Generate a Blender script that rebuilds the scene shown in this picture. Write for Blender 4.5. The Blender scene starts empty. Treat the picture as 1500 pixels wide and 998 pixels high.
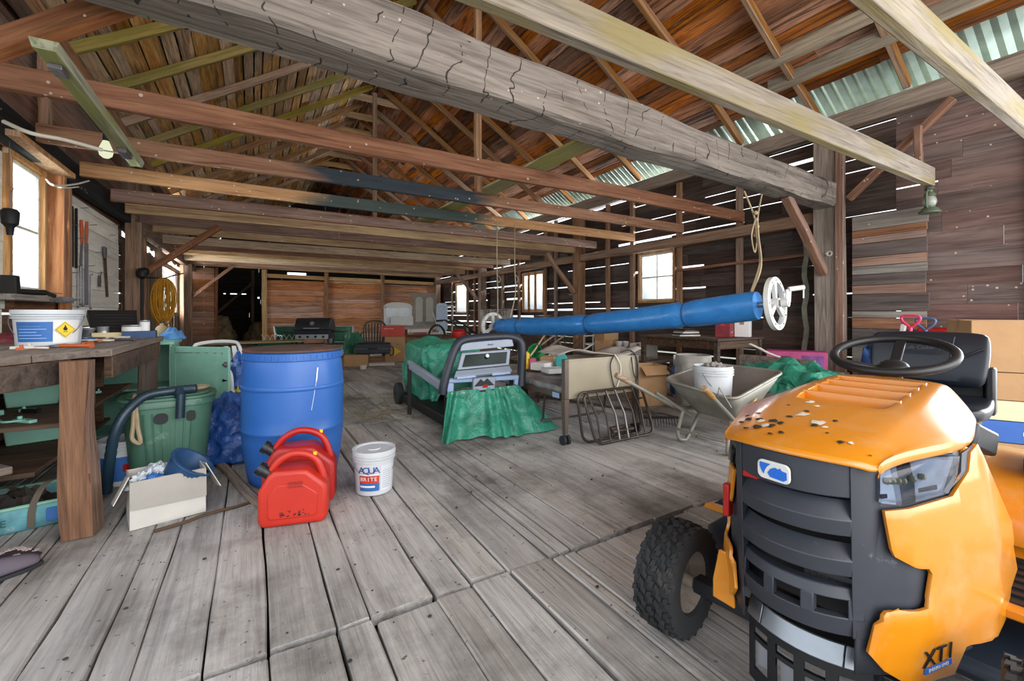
import bpy, bmesh, math, random
from mathutils import Vector, Matrix, noise
R = math.radians
rnd = random.Random(7)
sc = bpy.context.scene
COL = sc.collection
# ------------------------------------------------------------------ camera
YAW = R(30.7); FPX = 640.0; HOR = 460.0; EYE = 1.15
cam = bpy.data.objects.new('camera', bpy.data.cameras.new('camera')); COL.objects.link(cam)
cam.location = (0, 0, EYE); cam.rotation_euler = (R(90), 0, -YAW)
cam.data.sensor_width = 36; cam.data.lens = 36 * FPX / 1500; cam.data.shift_y = -(499 - HOR) / 1500
cam.data.clip_start = .02; cam.data.clip_end = 200
sc.camera = cam
# ------------------------------------------------------------------ light
sc.view_settings.view_transform = 'Standard'; sc.view_settings.look = 'None'
sc.view_settings.gamma = 1; sc.view_settings.use_curve_mapping = False
sc.view_settings.exposure = 0.47
sc.cycles.max_bounces = 8; sc.cycles.diffuse_bounces = 5; sc.cycles.glossy_bounces = 3
sc.cycles.transparent_max_bounces = 12; sc.cycles.use_denoising = True
sc.cycles.caustics_reflective = False; sc.cycles.caustics_refractive = False
sc.cycles.sample_clamp_indirect = 6
world = bpy.data.worlds.new('sky'); sc.world = world; world.use_nodes = True
bg = world.node_tree.nodes['Background']; bg.inputs[0].default_value = (.86, .93, 1, 1); bg.inputs[1].default_value = 1.8

def area(name, loc, target, sx, sy, power, col=(1, 1, 1)):
    l = bpy.data.lights.new(name, 'AREA'); l.shape = 'RECTANGLE'; l.size = sx; l.size_y = sy; l.energy = power; l.color = col
    o = bpy.data.objects.new(name, l); COL.objects.link(o); o.location = loc
    o.rotation_euler = (Vector(target) - Vector(loc)).to_track_quat('-Z', 'Z').to_euler()
    return o
# daylight through the big open doorway behind the camera, a side door and the windows, plus one added opening far back
area('daylight_gable_doorway', (2.6, -3.2, 2.3), (2.6, 10, 2.2), 8.0, 4.4, 345, (1, .97, .94))
area('daylight_side_doorway', (7.9, -.4, 1.7), (2, 1.8, 1.2), 2.4, 2.8, 250, (.93, .96, 1))
area('daylight_bench_window', (-2.15, 5.7, 1.9), (1, 5.5, 1.2), 1.0, 1.0, 130, (.95, .98, 1))
area('fill_far_bench_wall', (-2.5, 13.75, 2.1), (3, 14.6, 1.3), 3.2, 1.5, 620, (1, .97, .93))  # fill lamp added to brighten the far end, behind an added opening
area('daylight_small_window', (8.3, 6.1, 3.1), (4.5, 6, .6), 1.2, .9, 420, (.95, .98, 1))
area('daylight_slatted_window', (8.3, 10.5, 3.1), (4.5, 10.5, .6), 1.4, .9, 520, (.95, .98, 1))
area('daylight_narrow_window', (8.3, 15.8, 3.1), (4.5, 15.4, .6), 1.6, .9, 640, (.95, .98, 1))

# ------------------------------------------------------------------ pixel -> place
FW = Vector((math.sin(YAW), math.cos(YAW), 0)); RT = Vector((math.cos(YAW), -math.sin(YAW), 0))
def ray(u, v): return FW + RT * ((u - 750) / FPX) + Vector((0, 0, (HOR - v) / FPX))
def at(u, v, d=None, X=None, Y=None, Z=None):
    r = ray(u, v)
    if d is None:
        if X is not None: d = X / r.x
        elif Y is not None: d = Y / r.y
        else: d = ((Z or 0) - EYE) / r.z
    return Vector((0, 0, EYE)) + r * d

# ------------------------------------------------------------------ materials
def lin(h):
    if isinstance(h, str):
        h = h.lstrip('#'); h = [int(h[i:i + 2], 16) / 255 for i in (0, 2, 4)]
    return tuple((c / 12.92 if c <= .04045 else ((c + .055) / 1.055) ** 2.4) for c in h) + (1,)
class NT:
    def __init__(s, name):
        s.m = bpy.data.materials.new(name); s.m.use_nodes = True; s.t = s.m.node_tree; s.t.nodes.clear()
        s.out = s.n('ShaderNodeOutputMaterial'); s.b = s.n('ShaderNodeBsdfPrincipled')
        s.l(s.b.outputs[0], s.out.inputs[0])
    def n(s, k, **kw):
        x = s.t.nodes.new(k)
        for a, b in kw.items(): setattr(x, a, b)
        return x
    def l(s, a, b): s.t.links.new(a, b)
    def math(s, op, a, b=0.0, clamp=False):
        x = s.n('ShaderNodeMath', operation=op, use_clamp=clamp)
        for i, q in enumerate((a, b)):
            if hasattr(q, 'links'): s.l(q, x.inputs[i])
            else: x.inputs[i].default_value = q
        return x.outputs[0]
    def mix(s, f, a, b, mode='MIX'):
        x = s.n('ShaderNodeMix', data_type='RGBA', blend_type=mode)
        for i, q in ((0, f), (6, a), (7, b)):
            if hasattr(q, 'links'): s.l(q, x.inputs[i])
            else: x.inputs[i].default_value = q
        return x.outputs[2]
    def ramp(s, f, stops, interp='LINEAR'):
        x = s.n('ShaderNodeValToRGB'); e = x.color_ramp.elements; x.color_ramp.interpolation = interp
        while len(e) < len(stops): e.new(.5)
        for i, (p, c) in enumerate(stops):
            e[i].position = p; e[i].color = c if len(c) == 4 else tuple(c) + (1,)
        s.l(f, x.inputs[0]); return x.outputs[0]
    def noise(s, vec, scale, detail=4, rough=.55, dist=0):
        x = s.n('ShaderNodeTexNoise'); x.inputs['Scale'].default_value = scale; x.inputs['Detail'].default_value = detail
        x.inputs['Roughness'].default_value = rough; x.inputs['Distortion'].default_value = dist
        if vec: s.l(vec, x.inputs['Vector'])
        return x.outputs[0]
    def mapping(s, vec, scale):
        x = s.n('ShaderNodeMapping'); x.inputs['Scale'].default_value = scale; s.l(vec, x.inputs[0]); return x.outputs[0]
    def bump(s, h, strength, dist=.01):
        x = s.n('ShaderNodeBump'); x.inputs['Strength'].default_value = strength; x.inputs['Distance'].default_value = dist
        s.l(h, x.inputs['Height']); s.l(x.outputs[0], s.b.inputs['Normal'])
def smooth01(N, f, a, b): return N.ramp(f, [(a, (0, 0, 0)), (b, (1, 1, 1))])
MATS = {}
def wood(name, cols, axis=0, fine=1.0, vary=.35, bump=.5, rough=.85, splats=0.0, moss=None, char=None, dirt=0.0, sat=1.0, axe=0.0, grain=.75):
    """weathered timber: grain along one axis, its own tone per board"""
    if name in MATS: return MATS[name]
    N = NT(name); tc = N.n('ShaderNodeTexCoord'); g = N.n('ShaderNodeNewGeometry'); oi = N.n('ShaderNodeObjectInfo')
    rs = N.math('ADD', N.math('MULTIPLY', g.outputs['Random Per Island'], 37.0), N.math('MULTIPLY', oi.outputs['Random'], 53.0))
    va = N.n('ShaderNodeVectorMath', operation='ADD'); N.l(tc.outputs['Object'], va.inputs[0])
    cx = N.n('ShaderNodeCombineXYZ')
    for i in range(3): N.l(rs, cx.inputs[i])
    N.l(cx.outputs[0], va.inputs[1]); v = va.outputs[0]
    s = [14 * fine] * 3; s[axis] = .9 * fine
    s2 = [46 * fine] * 3; s2[axis] = 2.0 * fine
    s3 = [3.0] * 3; s3[axis] = .7
    n1 = N.noise(N.mapping(v, s), 1.0, 6, .6, 1.2); n2 = N.noise(N.mapping(v, s2), 1.0, 4, .6, .4); n3 = N.noise(N.mapping(v, s3), 1.0, 4, .6)
    c = N.ramp(n1, [(.22 + .56 * i / (len(cols) - 1), lin(h)) for i, h in enumerate(cols)])
    dk = N.ramp(n2, [(.30, (.42, .40, .38)), (.52, (1, 1, 1))])
    c = N.mix(grain, c, dk, 'MULTIPLY')
    big = N.ramp(n3, [(.3, (.68, .67, .66)), (.66, (1.18, 1.17, 1.15))])
    c = N.mix(.7, c, big, 'MULTIPLY')
    if vary:
        hs = N.n('ShaderNodeHueSaturation'); N.l(c, hs.inputs['Color']); hs.inputs['Saturation'].default_value = sat
        rr = N.math('FRACT', N.math('MULTIPLY', rs, 1.37))
        N.l(N.math('ADD', N.math('MULTIPLY', rr, 2 * vary), 1 - vary), hs.inputs['Value'])
        N.l(N.math('ADD', N.math('MULTIPLY', N.math('FRACT', N.math('MULTIPLY', rs, 3.1)), .5 * sat), .6 * sat), hs.inputs['Saturation'])
        c = hs.outputs[0]
    if moss:
        mm = smooth01(N, N.noise(N.mapping(v, s3), 1.3, 3, .5), .46, .62)
        c = N.mix(N.math('MULTIPLY', mm, .75), c, lin(moss))
    if char:
        sx = N.n('ShaderNodeSeparateXYZ'); N.l(tc.outputs['Object'], sx.inputs[0])
        wob = N.math('ADD', sx.outputs[0], N.math('MULTIPLY', N.math('SUBTRACT', n3, .5), 1.2))
        a = N.math('SMOOTH_MIN', N.math('SUBTRACT', wob, char[0]), N.math('SUBTRACT', char[1], wob))
        k = N.math('MULTIPLY', a, 3.0, True)
        c = N.mix(k, c, N.mix(n1, lin(char[2]), lin(char[3])))
    if axe:   # scoring cuts across a hewn face
        sx = N.n('ShaderNodeSeparateXYZ'); N.l(tc.outputs['Object'], sx.inputs[0])
        q = N.math('ADD', N.math('MULTIPLY', sx.outputs[0], axe), N.math('MULTIPLY', N.noise(tc.outputs['Object'], 2.2, 3), 2.6))
        ln = N.math('LESS_THAN', N.math('FRACT', q), .05)
        k = N.math('MULTIPLY', ln, N.math('GREATER_THAN', N.noise(N.mapping(tc.outputs['Object'], (1.5, 9, 9)), 1.0, 2), .5))
        c = N.mix(N.math('MULTIPLY', k, .85), c, lin('#231d19'))
    if dirt:
        dn = smooth01(N, N.noise(tc.outputs['Object'], .9, 8, .68), .47, .66)
        c = N.mix(N.math('MULTIPLY', dn, dirt), c, lin('#3d362f'))
        sp = smooth01(N, N.noise(tc.outputs['Object'], 26, 3, .7), .655, .70)
        c = N.mix(N.math('MULTIPLY', sp, .75), c, lin('#39332c'))
        st = smooth01(N, N.noise(N.mapping(tc.outputs['Object'], (5, .8, 1)), 1.0, 6, .6), .52, .68)
        c = N.mix(N.math('MULTIPLY', st, .4), c, lin('#4a423b'))
    if splats:
        vo = N.n('ShaderNodeTexVoronoi'); vo.inputs['Scale'].default_value = 11; N.l(v, vo.inputs['Vector'])
        thr = N.noise(v, 5, 2)
        k = N.math('MULTIPLY', N.math('LESS_THAN', vo.outputs['Distance'], N.math('MULTIPLY', thr, .22)), N.math('GREATER_THAN', n3, .62 - splats))
        c = N.mix(N.math('MULTIPLY', k, .8), c, lin('#cfc6bb'))
    N.l(c, N.b.inputs['Base Color']); N.b.inputs['Roughness'].default_value = rough
    N.b.inputs['Specular IOR Level'].default_value = .25
    N.bump(N.math('ADD', n1, n2), bump, .012)
    MATS[name] = N.m; return N.m
def paint(name, col, rough=.5, metal=0.0, wear=0.0, wearcol='#6b5a48', spec=.5, bump=0.0, bscale=40, mottling=.12, trans=0.0, alpha=1.0, coat=0.0, wscale=6.0):
    """plastic, enamel or metal with slight mottling and optional dirt or wear"""
    if name in MATS: return MATS[name]
    N = NT(name); tc = N.n('ShaderNodeTexCoord'); v = tc.outputs['Object']
    n = N.noise(v, 5, 5, .6); c = lin(col)
    m = N.ramp(n, [(.3, (1 - mottling,) * 3), (.7, (1 + mottling * .6,) * 3)])
    c = N.mix(1.0, c, m, 'MULTIPLY')
    if wear:
        w = smooth01(N, N.noise(v, wscale, 8, .7), .66 - wear * .3, .74 - wear * .2)
        c = N.mix(N.math('MULTIPLY', w, .8), c, lin(wearcol))
        N.l(N.math('ADD', N.math('MULTIPLY', w, .3), rough, True), N.b.inputs['Roughness'])
    else: N.b.inputs['Roughness'].default_value = rough
    N.l(c, N.b.inputs['Base Color']); N.b.inputs['Metallic'].default_value = metal
    N.b.inputs['Specular IOR Level'].default_value = spec
    if trans: N.b.inputs['Transmission Weight'].default_value = trans
    if alpha < 1: N.b.inputs['Alpha'].default_value = alpha
    if coat: N.b.inputs['Coat Weight'].default_value = coat
    if bump: N.bump(N.noise(v, bscale, 3, .6), bump, .004)
    MATS[name] = N.m; return N.m
def tarp(name, col, col2, rough=.38, bmp=.9):
    if name in MATS: return MATS[name]
    N = NT(name); tc = N.n('ShaderNodeTexCoord'); v = tc.outputs['Object']
    n = N.noise(v, 7, 5, .6, .8); n2 = N.noise(v, 24, 4, .6, .6)
    N.l(N.ramp(n, [(.3, lin(col2)), (.65, lin(col))]), N.b.inputs['Base Color'])
    N.b.inputs['Roughness'].default_value = rough
    N.bump(N.math('ADD', n, N.math('MULTIPLY', n2, .35)), bmp, .03)
    MATS[name] = N.m; return N.m
def glow(name, col, s):
    if name in MATS: return MATS[name]
    N = NT(name); e = N.n('ShaderNodeEmission'); e.inputs[0].default_value = lin(col); e.inputs[1].default_value = s
    N.l(e.outputs[0], N.out.inputs[0]); MATS[name] = N.m; return N.m
def glass(name, col='#eef4f6', rough=.03, haze=.4):
    """thin dusty pane: mostly clear, a little diffuse dirt, a gloss"""
    if name in MATS: return MATS[name]
    N = NT(name); t = N.n('ShaderNodeBsdfTransparent'); t.inputs[0].default_value = lin(col)
    g = N.n('ShaderNodeBsdfGlossy'); g.inputs['Roughness'].default_value = rough
    tl = N.n('ShaderNodeBsdfTranslucent'); tl.inputs[0].default_value = lin('#e8ecee')
    m1 = N.n('ShaderNodeMixShader'); m1.inputs[0].default_value = haze; N.l(t.outputs[0], m1.inputs[1]); N.l(tl.outputs[0], m1.inputs[2])
    f = N.n('ShaderNodeFresnel'); m2 = N.n('ShaderNodeMixShader'); N.l(f.outputs[0], m2.inputs[0]); N.l(m1.outputs[0], m2.inputs[1]); N.l(g.outputs[0], m2.inputs[2])
    N.l(m2.outputs[0], N.out.inputs[0]); MATS[name] = N.m; return N.m

# ------------------------------------------------------------------ mesh building
class MB:
    def __init__(s): s.v = []; s.f = []; s.M = Matrix()
    def add(s, vs, fs, M=None):
        b = len(s.v); T = s.M @ M if M is not None else s.M
        s.v += [T @ Vector(q) for q in vs]; s.f += [tuple(b + i for i in f) for f in fs]; return s
    def box(s, c, size, M=None, taper=None):
        x, y, z = (q / 2 for q in size); t = taper or 1
        vs = [(-x, -y, -z), (x, -y, -z), (x, y, -z), (-x, y, -z), (-x * t, -y * t, z), (x * t, -y * t, z), (x * t, y * t, z), (-x * t, y * t, z)]
        T = Matrix.Translation(c) @ (M if M is not None else Matrix())
        return s.add(vs, [(3, 2, 1, 0), (4, 5, 6, 7), (0, 1, 5, 4), (1, 2, 6, 5), (2, 3, 7, 6), (3, 0, 4, 7)], T)
    def mm(s, a, b): return s.box([(p + q) / 2 for p, q in zip(a, b)], [abs(q - p) for p, q in zip(a, b)])
    def bar(s, p, q, w, h, up=(0, 0, 1)):
        p, q = Vector(p), Vector(q); d = q - p; L = d.length; x = d.normalized(); y = Vector(up).cross(x)
        if y.length < 1e-4: y = Vector((0, 1, 0)).cross(x)
        y.normalize(); z = x.cross(y); m = Matrix((x, y, z)).transposed().to_4x4()
        return s.box((p + q) / 2, (L, w, h), m)
    def tube(s, pts, r, seg=8, closed=False, caps=True):
        pts = [Vector(p) for p in pts]; n = len(pts); rs = r if isinstance(r, (list, tuple)) else [r] * n
        prev = None; vs = []; fs = []
        for i, p in enumerate(pts):
            a = pts[(i - 1) % n] if (closed or i) else p; b = pts[(i + 1) % n] if (closed or i < n - 1) else p
            t = (b - a); t = t.normalized() if t.length > 1e-9 else Vector((0, 0, 1))
            if prev is None:
                u = t.orthogonal().normalized()
            else:
                u = prev - t * prev.dot(t); u = u.normalized() if u.length > 1e-6 else t.orthogonal().normalized()
            prev = u; w = t.cross(u)
            vs += [p + (u * math.cos(2 * math.pi * k / seg) + w * math.sin(2 * math.pi * k / seg)) * rs[i] for k in range(seg)]
        for i in range(n if closed else n - 1):
            j = (i + 1) % n
            fs += [(i * seg + k, i * seg + (k + 1) % seg, j * seg + (k + 1) % seg, j * seg + k) for k in range(seg)]
        if caps and not closed: fs += [tuple(range(seg - 1, -1, -1)), tuple((n - 1) * seg + k for k in range(seg))]
        return s.add(vs, fs)
    def cyl(s, p, q, r, r2=None, seg=20): return s.tube([p, q], [r, r if r2 is None else r2], seg)
    def lathe(s, prof, seg=32, M=None, a0=0.0, a1=2 * math.pi, cap0=False, cap1=False):
        full = abs(a1 - a0 - 2 * math.pi) < 1e-6; n = seg if full else seg + 1; vs = []; fs = []
        for r, z in prof:
            vs += [(r * math.cos(a0 + (a1 - a0) * k / seg), r * math.sin(a0 + (a1 - a0) * k / seg), z) for k in range(n)]
        for i in range(len(prof) - 1):
            for k in range(seg): 
                k2 = (k + 1) % n
                fs.append((i * n + k, i * n + k2, (i + 1) * n + k2, (i + 1) * n + k))
        if cap0: fs.append(tuple(range(n - 1, -1, -1)))
        if cap1: fs.append(tuple((len(prof) - 1) * n + k for k in range(n)))
        return s.add(vs, fs, M)
    def prism(s, poly, d0, d1, M=None, axis=1):
        """outline in a plane, extruded along an axis (0 x,1 y,2 z); the outline gives the two other coordinates in order"""
        n = len(poly)
        def mk(p, d): q = list(p); q.insert(axis, d); return tuple(q)
        vs = [mk(p, d0) for p in poly] + [mk(p, d1) for p in poly]
        fs = [tuple(range(n)), tuple(range(2 * n - 1, n - 1, -1))] + [(i, n + i, n + (i + 1) % n, (i + 1) % n) for i in range(n)]
        return s.add(vs, fs, M)
    def loft(s, secs, closed=True, cap=True, M=None):
        n = len(secs[0]); vs = [p for q in secs for p in q]; fs = []
        for i in range(len(secs) - 1):
            for k in range(n if closed else n - 1):
                fs.append((i * n + k, i * n + (k + 1) % n, (i + 1) * n + (k + 1) % n, (i + 1) * n + k))
        if cap and closed: fs += [tuple(range(n - 1, -1, -1)), tuple((len(secs) - 1) * n + k for k in range(n))]
        return s.add(vs, fs, M)
    def grid(s, fn, nu, nv, M=None):
        vs = [fn(i / nu, j / nv) for i in range(nu + 1) for j in range(nv + 1)]
        fs = [(i * (nv + 1) + j, (i + 1) * (nv + 1) + j, (i + 1) * (nv + 1) + j + 1, i * (nv + 1) + j + 1) for i in range(nu) for j in range(nv)]
        return s.add(vs, fs, M)
    def ball(s, c, r, seg=16, M=None, sq=(1, 1, 1)):
        prof = [(math.sin(math.pi * i / (seg // 2)) * r + 1e-5, -math.cos(math.pi * i / (seg // 2)) * r) for i in range(seg // 2 + 1)]
        T = Matrix.Translation(c) @ (M if M is not None else Matrix()) @ Matrix.Diagonal((*sq, 1))
        return s.lathe(prof, seg, T)
    def build(s, name, mat, parent=None, bevel=0, smooth=35, sub=0, solid=0, label=None, fix=True, bseg=2):
        me = bpy.data.meshes.new(name); me.from_pydata([tuple(p) for p in s.v], [], s.f)
        if fix:
            bm = bmesh.new(); bm.from_mesh(me); bmesh.ops.remove_doubles(bm, verts=bm.verts, dist=1e-6)
            bmesh.ops.recalc_face_normals(bm, faces=bm.faces); bm.to_mesh(me); bm.free()
        me.materials.append(mat)
        if smooth:
            me.polygons.foreach_set('use_smooth', [True] * len(me.polygons)); me.set_sharp_from_angle(angle=R(smooth))
        o = bpy.data.objects.new(name, me); COL.objects.link(o)
        if parent: o.parent = parent
        if label: o['label'] = label
        if solid: m = o.modifiers.new('solid', 'SOLIDIFY'); m.thickness = solid; m.offset = 0
        if sub: m = o.modifiers.new('sub', 'SUBSURF'); m.levels = m.render_levels = sub
        if bevel: m = o.modifiers.new('bevel', 'BEVEL'); m.width = bevel; m.segments = bseg; m.limit_method = 'ANGLE'; m.angle_limit = R(40)
        return o
def thing(name, label, cat, loc=(0, 0, 0), rotz=0, group=None):
    o = bpy.data.objects.new(name, None); COL.objects.link(o); o.empty_display_size = .1
    o.location = loc; o.rotation_euler = (0, 0, R(rotz)); o['label'] = label; o['category'] = cat; o['kind'] = 'thing'
    if group: o['group'] = group
    return o
def tag(o, label, cat, group=None, loc=None, rotz=None, kind='thing'):
    o['label'] = label; o['category'] = cat; o['kind'] = kind
    if group: o['group'] = group
    if loc is not None: o.location = loc
    if rotz is not None: o.rotation_euler = (0, 0, R(rotz))
    return o
def struct(o): o['kind'] = 'structure'; return o
def copy_tree(o, parent=None):
    c = o.copy(); COL.objects.link(c)
    if parent: c.parent = parent
    for ch in list(o.children): copy_tree(ch, c)
    return c
def timber(name, p, q, w, h, mat, label=None, cat='beam', group=None, wob=.006, hewn=0.0, seg=10, parent=None, up=(0, 0, 1), bev=.008, r=None, taper=1.0):
    """one beam whose own x axis is its length; w across, h upright"""
    p, q = Vector(p), Vector(q); d = q - p; L = d.length; x = d.normalized(); y = Vector(up).cross(x)
    if y.length < 1e-3: y = Vector((0, 1, 0)).cross(x)
    y.normalize(); z = x.cross(y); sd = rnd.random() * 90; b = MB(); secs = []
    for i in range(seg + 1):
        t = i / seg; k = 1 + (taper - 1) * t; oy = wob * 2 * (noise.noise((sd, t * 2.3, 0)) ); oz = wob * 2 * noise.noise((sd, t * 2.3, 9))
        if r:
            secs.append([(t * L, oy + r * k * math.cos(a), oz + r * k * math.sin(a)) for a in [2 * math.pi * j / 10 for j in range(10)]])
            continue
        a, c = w / 2 * k, h / 2 * k; e = hewn
        pts = [(-a, -c), (a, -c), (a, c), (-a, c)]
        if e:
            f = .16; pts = [(-a + f * a, -c), (a - f * a, -c), (a, -c + f * c), (a, c - f * c), (a - f * a, c), (-a + f * a, c), (-a, c - f * c), (-a, -c + f * c)]
        secs.append([(t * L, oy + py + (e * noise.noise((sd + j * 3, t * L * 1.4, 5)) if e else 0), oz + pz + (e * noise.noise((sd + j * 3, t * L * 1.4, 25)) if e else 0)) for j, (py, pz) in enumerate(pts)])
    b.loft(secs); o = b.build(name, mat, parent, bevel=0 if (r or hewn) else bev, smooth=40 if not hewn else 30)
    o.matrix_world = Matrix.Translation(p) @ Matrix((x, y, z)).transposed().to_4x4()
    if label: tag(o, label, cat, group)
    return o
def text(name, s, size, M, mat, parent=None, extrude=.0006, align='CENTER', sx=1.0, shear=0.0, label=None):
    cu = bpy.data.curves.new(name, 'FONT'); cu.body = s; cu.size = size; cu.extrude = extrude; cu.align_x = align; cu.align_y = 'CENTER'; cu.shear = shear; cu.resolution_u = 3
    t = bpy.data.objects.new('tmp', cu); COL.objects.link(t); bpy.context.view_layer.update()
    me = bpy.data.meshes.new_from_object(t.evaluated_get(bpy.context.evaluated_depsgraph_get())); bpy.data.objects.remove(t)
    me.transform(M @ Matrix.Diagonal((sx, 1, 1, 1))); me.materials.clear(); me.materials.append(mat)
    o = bpy.data.objects.new(name, me); COL.objects.link(o)
    if parent: o.parent = parent
    return o
def frame(o, x, y, z): return Matrix.Translation(o) @ Matrix((Vector(x), Vector(y), Vector(z))).transposed().to_4x4()
def rr(w, h, r, seg=4, cx=0, cy=0):
    """rounded rectangle outline"""
    out = []
    for (sx, sy, a) in ((1, -1, -90), (1, 1, 0), (-1, 1, 90), (-1, -1, 180)):
        for i in range(seg + 1):
            t = R(a + 90 * i / seg); out.append((cx + sx * (w / 2 - r) + r * math.cos(t), cy + sy * (h / 2 - r) + r * math.sin(t)))
    return out
def smoothpath(pts, n=6):
    pts = [Vector(p) for p in pts]; out = []
    for i in range(len(pts) - 1):
        p0, p1, p2, p3 = pts[max(i - 1, 0)], pts[i], pts[i + 1], pts[min(i + 2, len(pts) - 1)]
        for k in range(n):
            t = k / n
            out.append(.5 * ((2 * p1) + (p2 - p0) * t + (2 * p0 - 5 * p1 + 4 * p2 - p3) * t * t + (3 * p1 - p0 - 3 * p2 + p3) * t ** 3))
    return out + [pts[-1]]
# ================================================================== the setting
XL, XR, YB, YE, ZE = -1.8, 7.1, 18.0, 23.0, 4.0
RX, RZ = 2.6, 6.88
W_FLOOR = wood('floor_timber', ['#8f8883', '#aaa39d', '#b8b1ab', '#a09993'], 1, 1.3, .13, .6, .95, dirt=.75, sat=.6, grain=.42)
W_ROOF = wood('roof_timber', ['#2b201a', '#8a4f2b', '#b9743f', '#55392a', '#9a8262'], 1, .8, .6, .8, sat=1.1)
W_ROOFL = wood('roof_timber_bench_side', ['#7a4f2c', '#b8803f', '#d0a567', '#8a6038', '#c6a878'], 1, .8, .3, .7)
W_DARK = wood('siding_dark', ['#261f1d', '#4a3b36', '#5a4a44', '#33302f'], 1, .8, .35, .5)
W_PURPLE = wood('siding_plum', ['#4d3d3b', '#6e5752', '#816963', '#5d4c4a'], 1, .8, .22, .4, splats=.12)
W_DARKZ = wood('siding_upright', ['#4b3a30', '#7c6350', '#94806c', '#5e4c40'], 2, .8, .35, .5)
W_BACKX = wood('partition_boards', ['#7d4a2e', '#b8754a', '#c98a5e', '#9c694a', '#b59a80'], 0, .8, .2, .5, splats=.15)
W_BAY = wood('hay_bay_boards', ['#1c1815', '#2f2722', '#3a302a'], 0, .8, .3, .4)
W_WHITE = wood('whitewashed_boards', ['#d5d0be', '#ece8da', '#e2dccb', '#cfc7b0'], 1, .8, .05, .25, splats=0, sat=.9, grain=.25)
W_POST = wood('post_timber', ['#5e3f2c', '#8f6a50', '#a88568', '#6f523f'], 0, .9, .15, .6)
W_POSTG = wood('post_timber_grey', ['#54453c', '#7f7064', '#95877a', '#6b5a4d'], 0, .9, .15, .6)
W_RED = wood('joist_reddish', ['#55341f', '#83543a', '#9a6a4c', '#694530'], 0, .9, .12, .5, splats=.18)
W_TAN = wood('joist_tan', ['#8a6740', '#b38d5c', '#c6a574', '#94784e'], 0, .9, .12, .5, splats=.10)
W_PALE = wood('joist_pale', ['#6b5f50', '#8d7f6c', '#9f917c', '#7a6d5b'], 0, .9, .1, .5, moss='#8a7d4c')
W_HEWN = wood('hewn_log', ['#4f463f', '#7f746a', '#988b7f', '#675d54'], 0, .8, .05, 1.0, splats=.05, axe=4.5)
W_CHAR1 = wood('joist_half_charred', ['#6b4230', '#98694d', '#ad7f5e', '#7d553f'], 0, .9, .05, .5, splats=.22, char=(1.9, 4.4, '#20242a', '#47525c'))
W_CHAR2 = wood('joist_part_charred', ['#8a5f3e', '#b18155', '#c1966a', '#94704e'], 0, .9, .05, .5, splats=.24, char=(2.2, 5.0, '#2c3333', '#55605c'))
W_CHARB = wood('plate_charred', ['#15171a', '#25292c', '#33383b'], 0, .9, .1, .6, splats=.1)
W_RAFT = wood('rafter_pole', ['#6b4426', '#96683c', '#ad8050', '#7d5734'], 0, .9, .2, .5)
W_RAFTM = wood('rafter_mossy', ['#6b5a2c', '#93813f', '#a8924e', '#77693a'], 0, .9, .15, .5, moss='#7f8038')
W_MOSS = wood('mossy_plank', ['#8f8a55', '#b8b07c', '#c9c294', '#989058'], 0, .9, .1, .5, moss='#9fa24c')
M_EARTH = paint('earth', '#2b2622', .95, mottling=.4, bump=.6, bscale=8)
M_GLASS = glass('window_pane'); M_GALV = paint('galvanised_sheet', '#9fb0a6', .4, .55, mottling=.25)

def boards(b, axis, fixed, thick, a0, a1, z0, z1, h=.2, gap=(.002, .008, .022), pw=(.6, .3, .1), holes=(), seg=(2.4, 4.2), jit=.006, face=1):
    """rows of boards on an upright plane; axis is the direction they run (0 x, 1 y)"""
    z = z0; row = 0
    while z < z1 - .03:
        hh = min(h * rnd.uniform(.8, 1.2), z1 - z); a = a0 - rnd.uniform(0, 1.5)
        while a < a1:
            e = min(a + rnd.uniform(*seg), a1); s = max(a, a0); a = e
            if e - s < .08: continue
            g = rnd.choices(gap, pw)[0] * rnd.uniform(.6, 1.4)
            spans = [(s + .002, e - .002, z, z + hh - g)]
            for (ha, hb, hz0, hz1) in holes:
                out = []
                for (p, q, u, w) in spans:
                    if q <= ha or p >= hb or w <= hz0 or u >= hz1: out.append((p, q, u, w)); continue
                    if p < ha: out.append((p, ha, u, w))
                    if q > hb: out.append((hb, q, u, w))
                    m, n = max(p, ha), min(q, hb)
                    if u < hz0 - .01: out.append((m, n, u, hz0))
                    if w > hz1 + .01: out.append((m, n, hz1, w))
                spans = out
            off = rnd.uniform(-.004, .004); sd = rnd.random() * 80
            for (p, q, u, w) in spans:
                n = max(2, int((q - p) / .35)); secs = []
                for i in range(n + 1):
                    t = p + (q - p) * i / n
                    lo = u + jit * noise.noise((t * 1.7, sd, 0)); hi = w + jit * 2.2 * noise.noise((t * 1.3, sd, 7)) - abs(jit)
                    f0, f1 = fixed + off, fixed + off + thick
                    secs.append([(f0, t, lo), (f1, t, lo), (f1, t, hi), (f0, t, hi)] if axis == 1 else [(t, f0, lo), (t, f1, lo), (t, f1, hi), (t, f0, hi)])
                b.loft(secs)
        z += hh; row += 1
    return b
def uprights(b, x, thick, y0, y1, z0, z1, w=.2, gap=.012, holes=()):
    y = y0
    while y < y1 - .02:
        ww = min(w * rnd.uniform(.7, 1.25), y1 - y); g = gap * rnd.uniform(.1, 1.6)
        segs = [(z0 + rnd.uniform(-.03, .03), z1 - rnd.uniform(0, .05))]
        for (ya, yb, ha, hb) in holes:
            if y + ww - g > ya and y < yb: segs = [(p, q) for s0, s1 in segs for p, q in ((s0, min(s1, ha)), (max(s0, hb), s1)) if q - p > .02]
        for p, q in segs: b.mm((x, y, p), (x + thick, y + ww - g, q))
        y += ww
    return b
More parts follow.
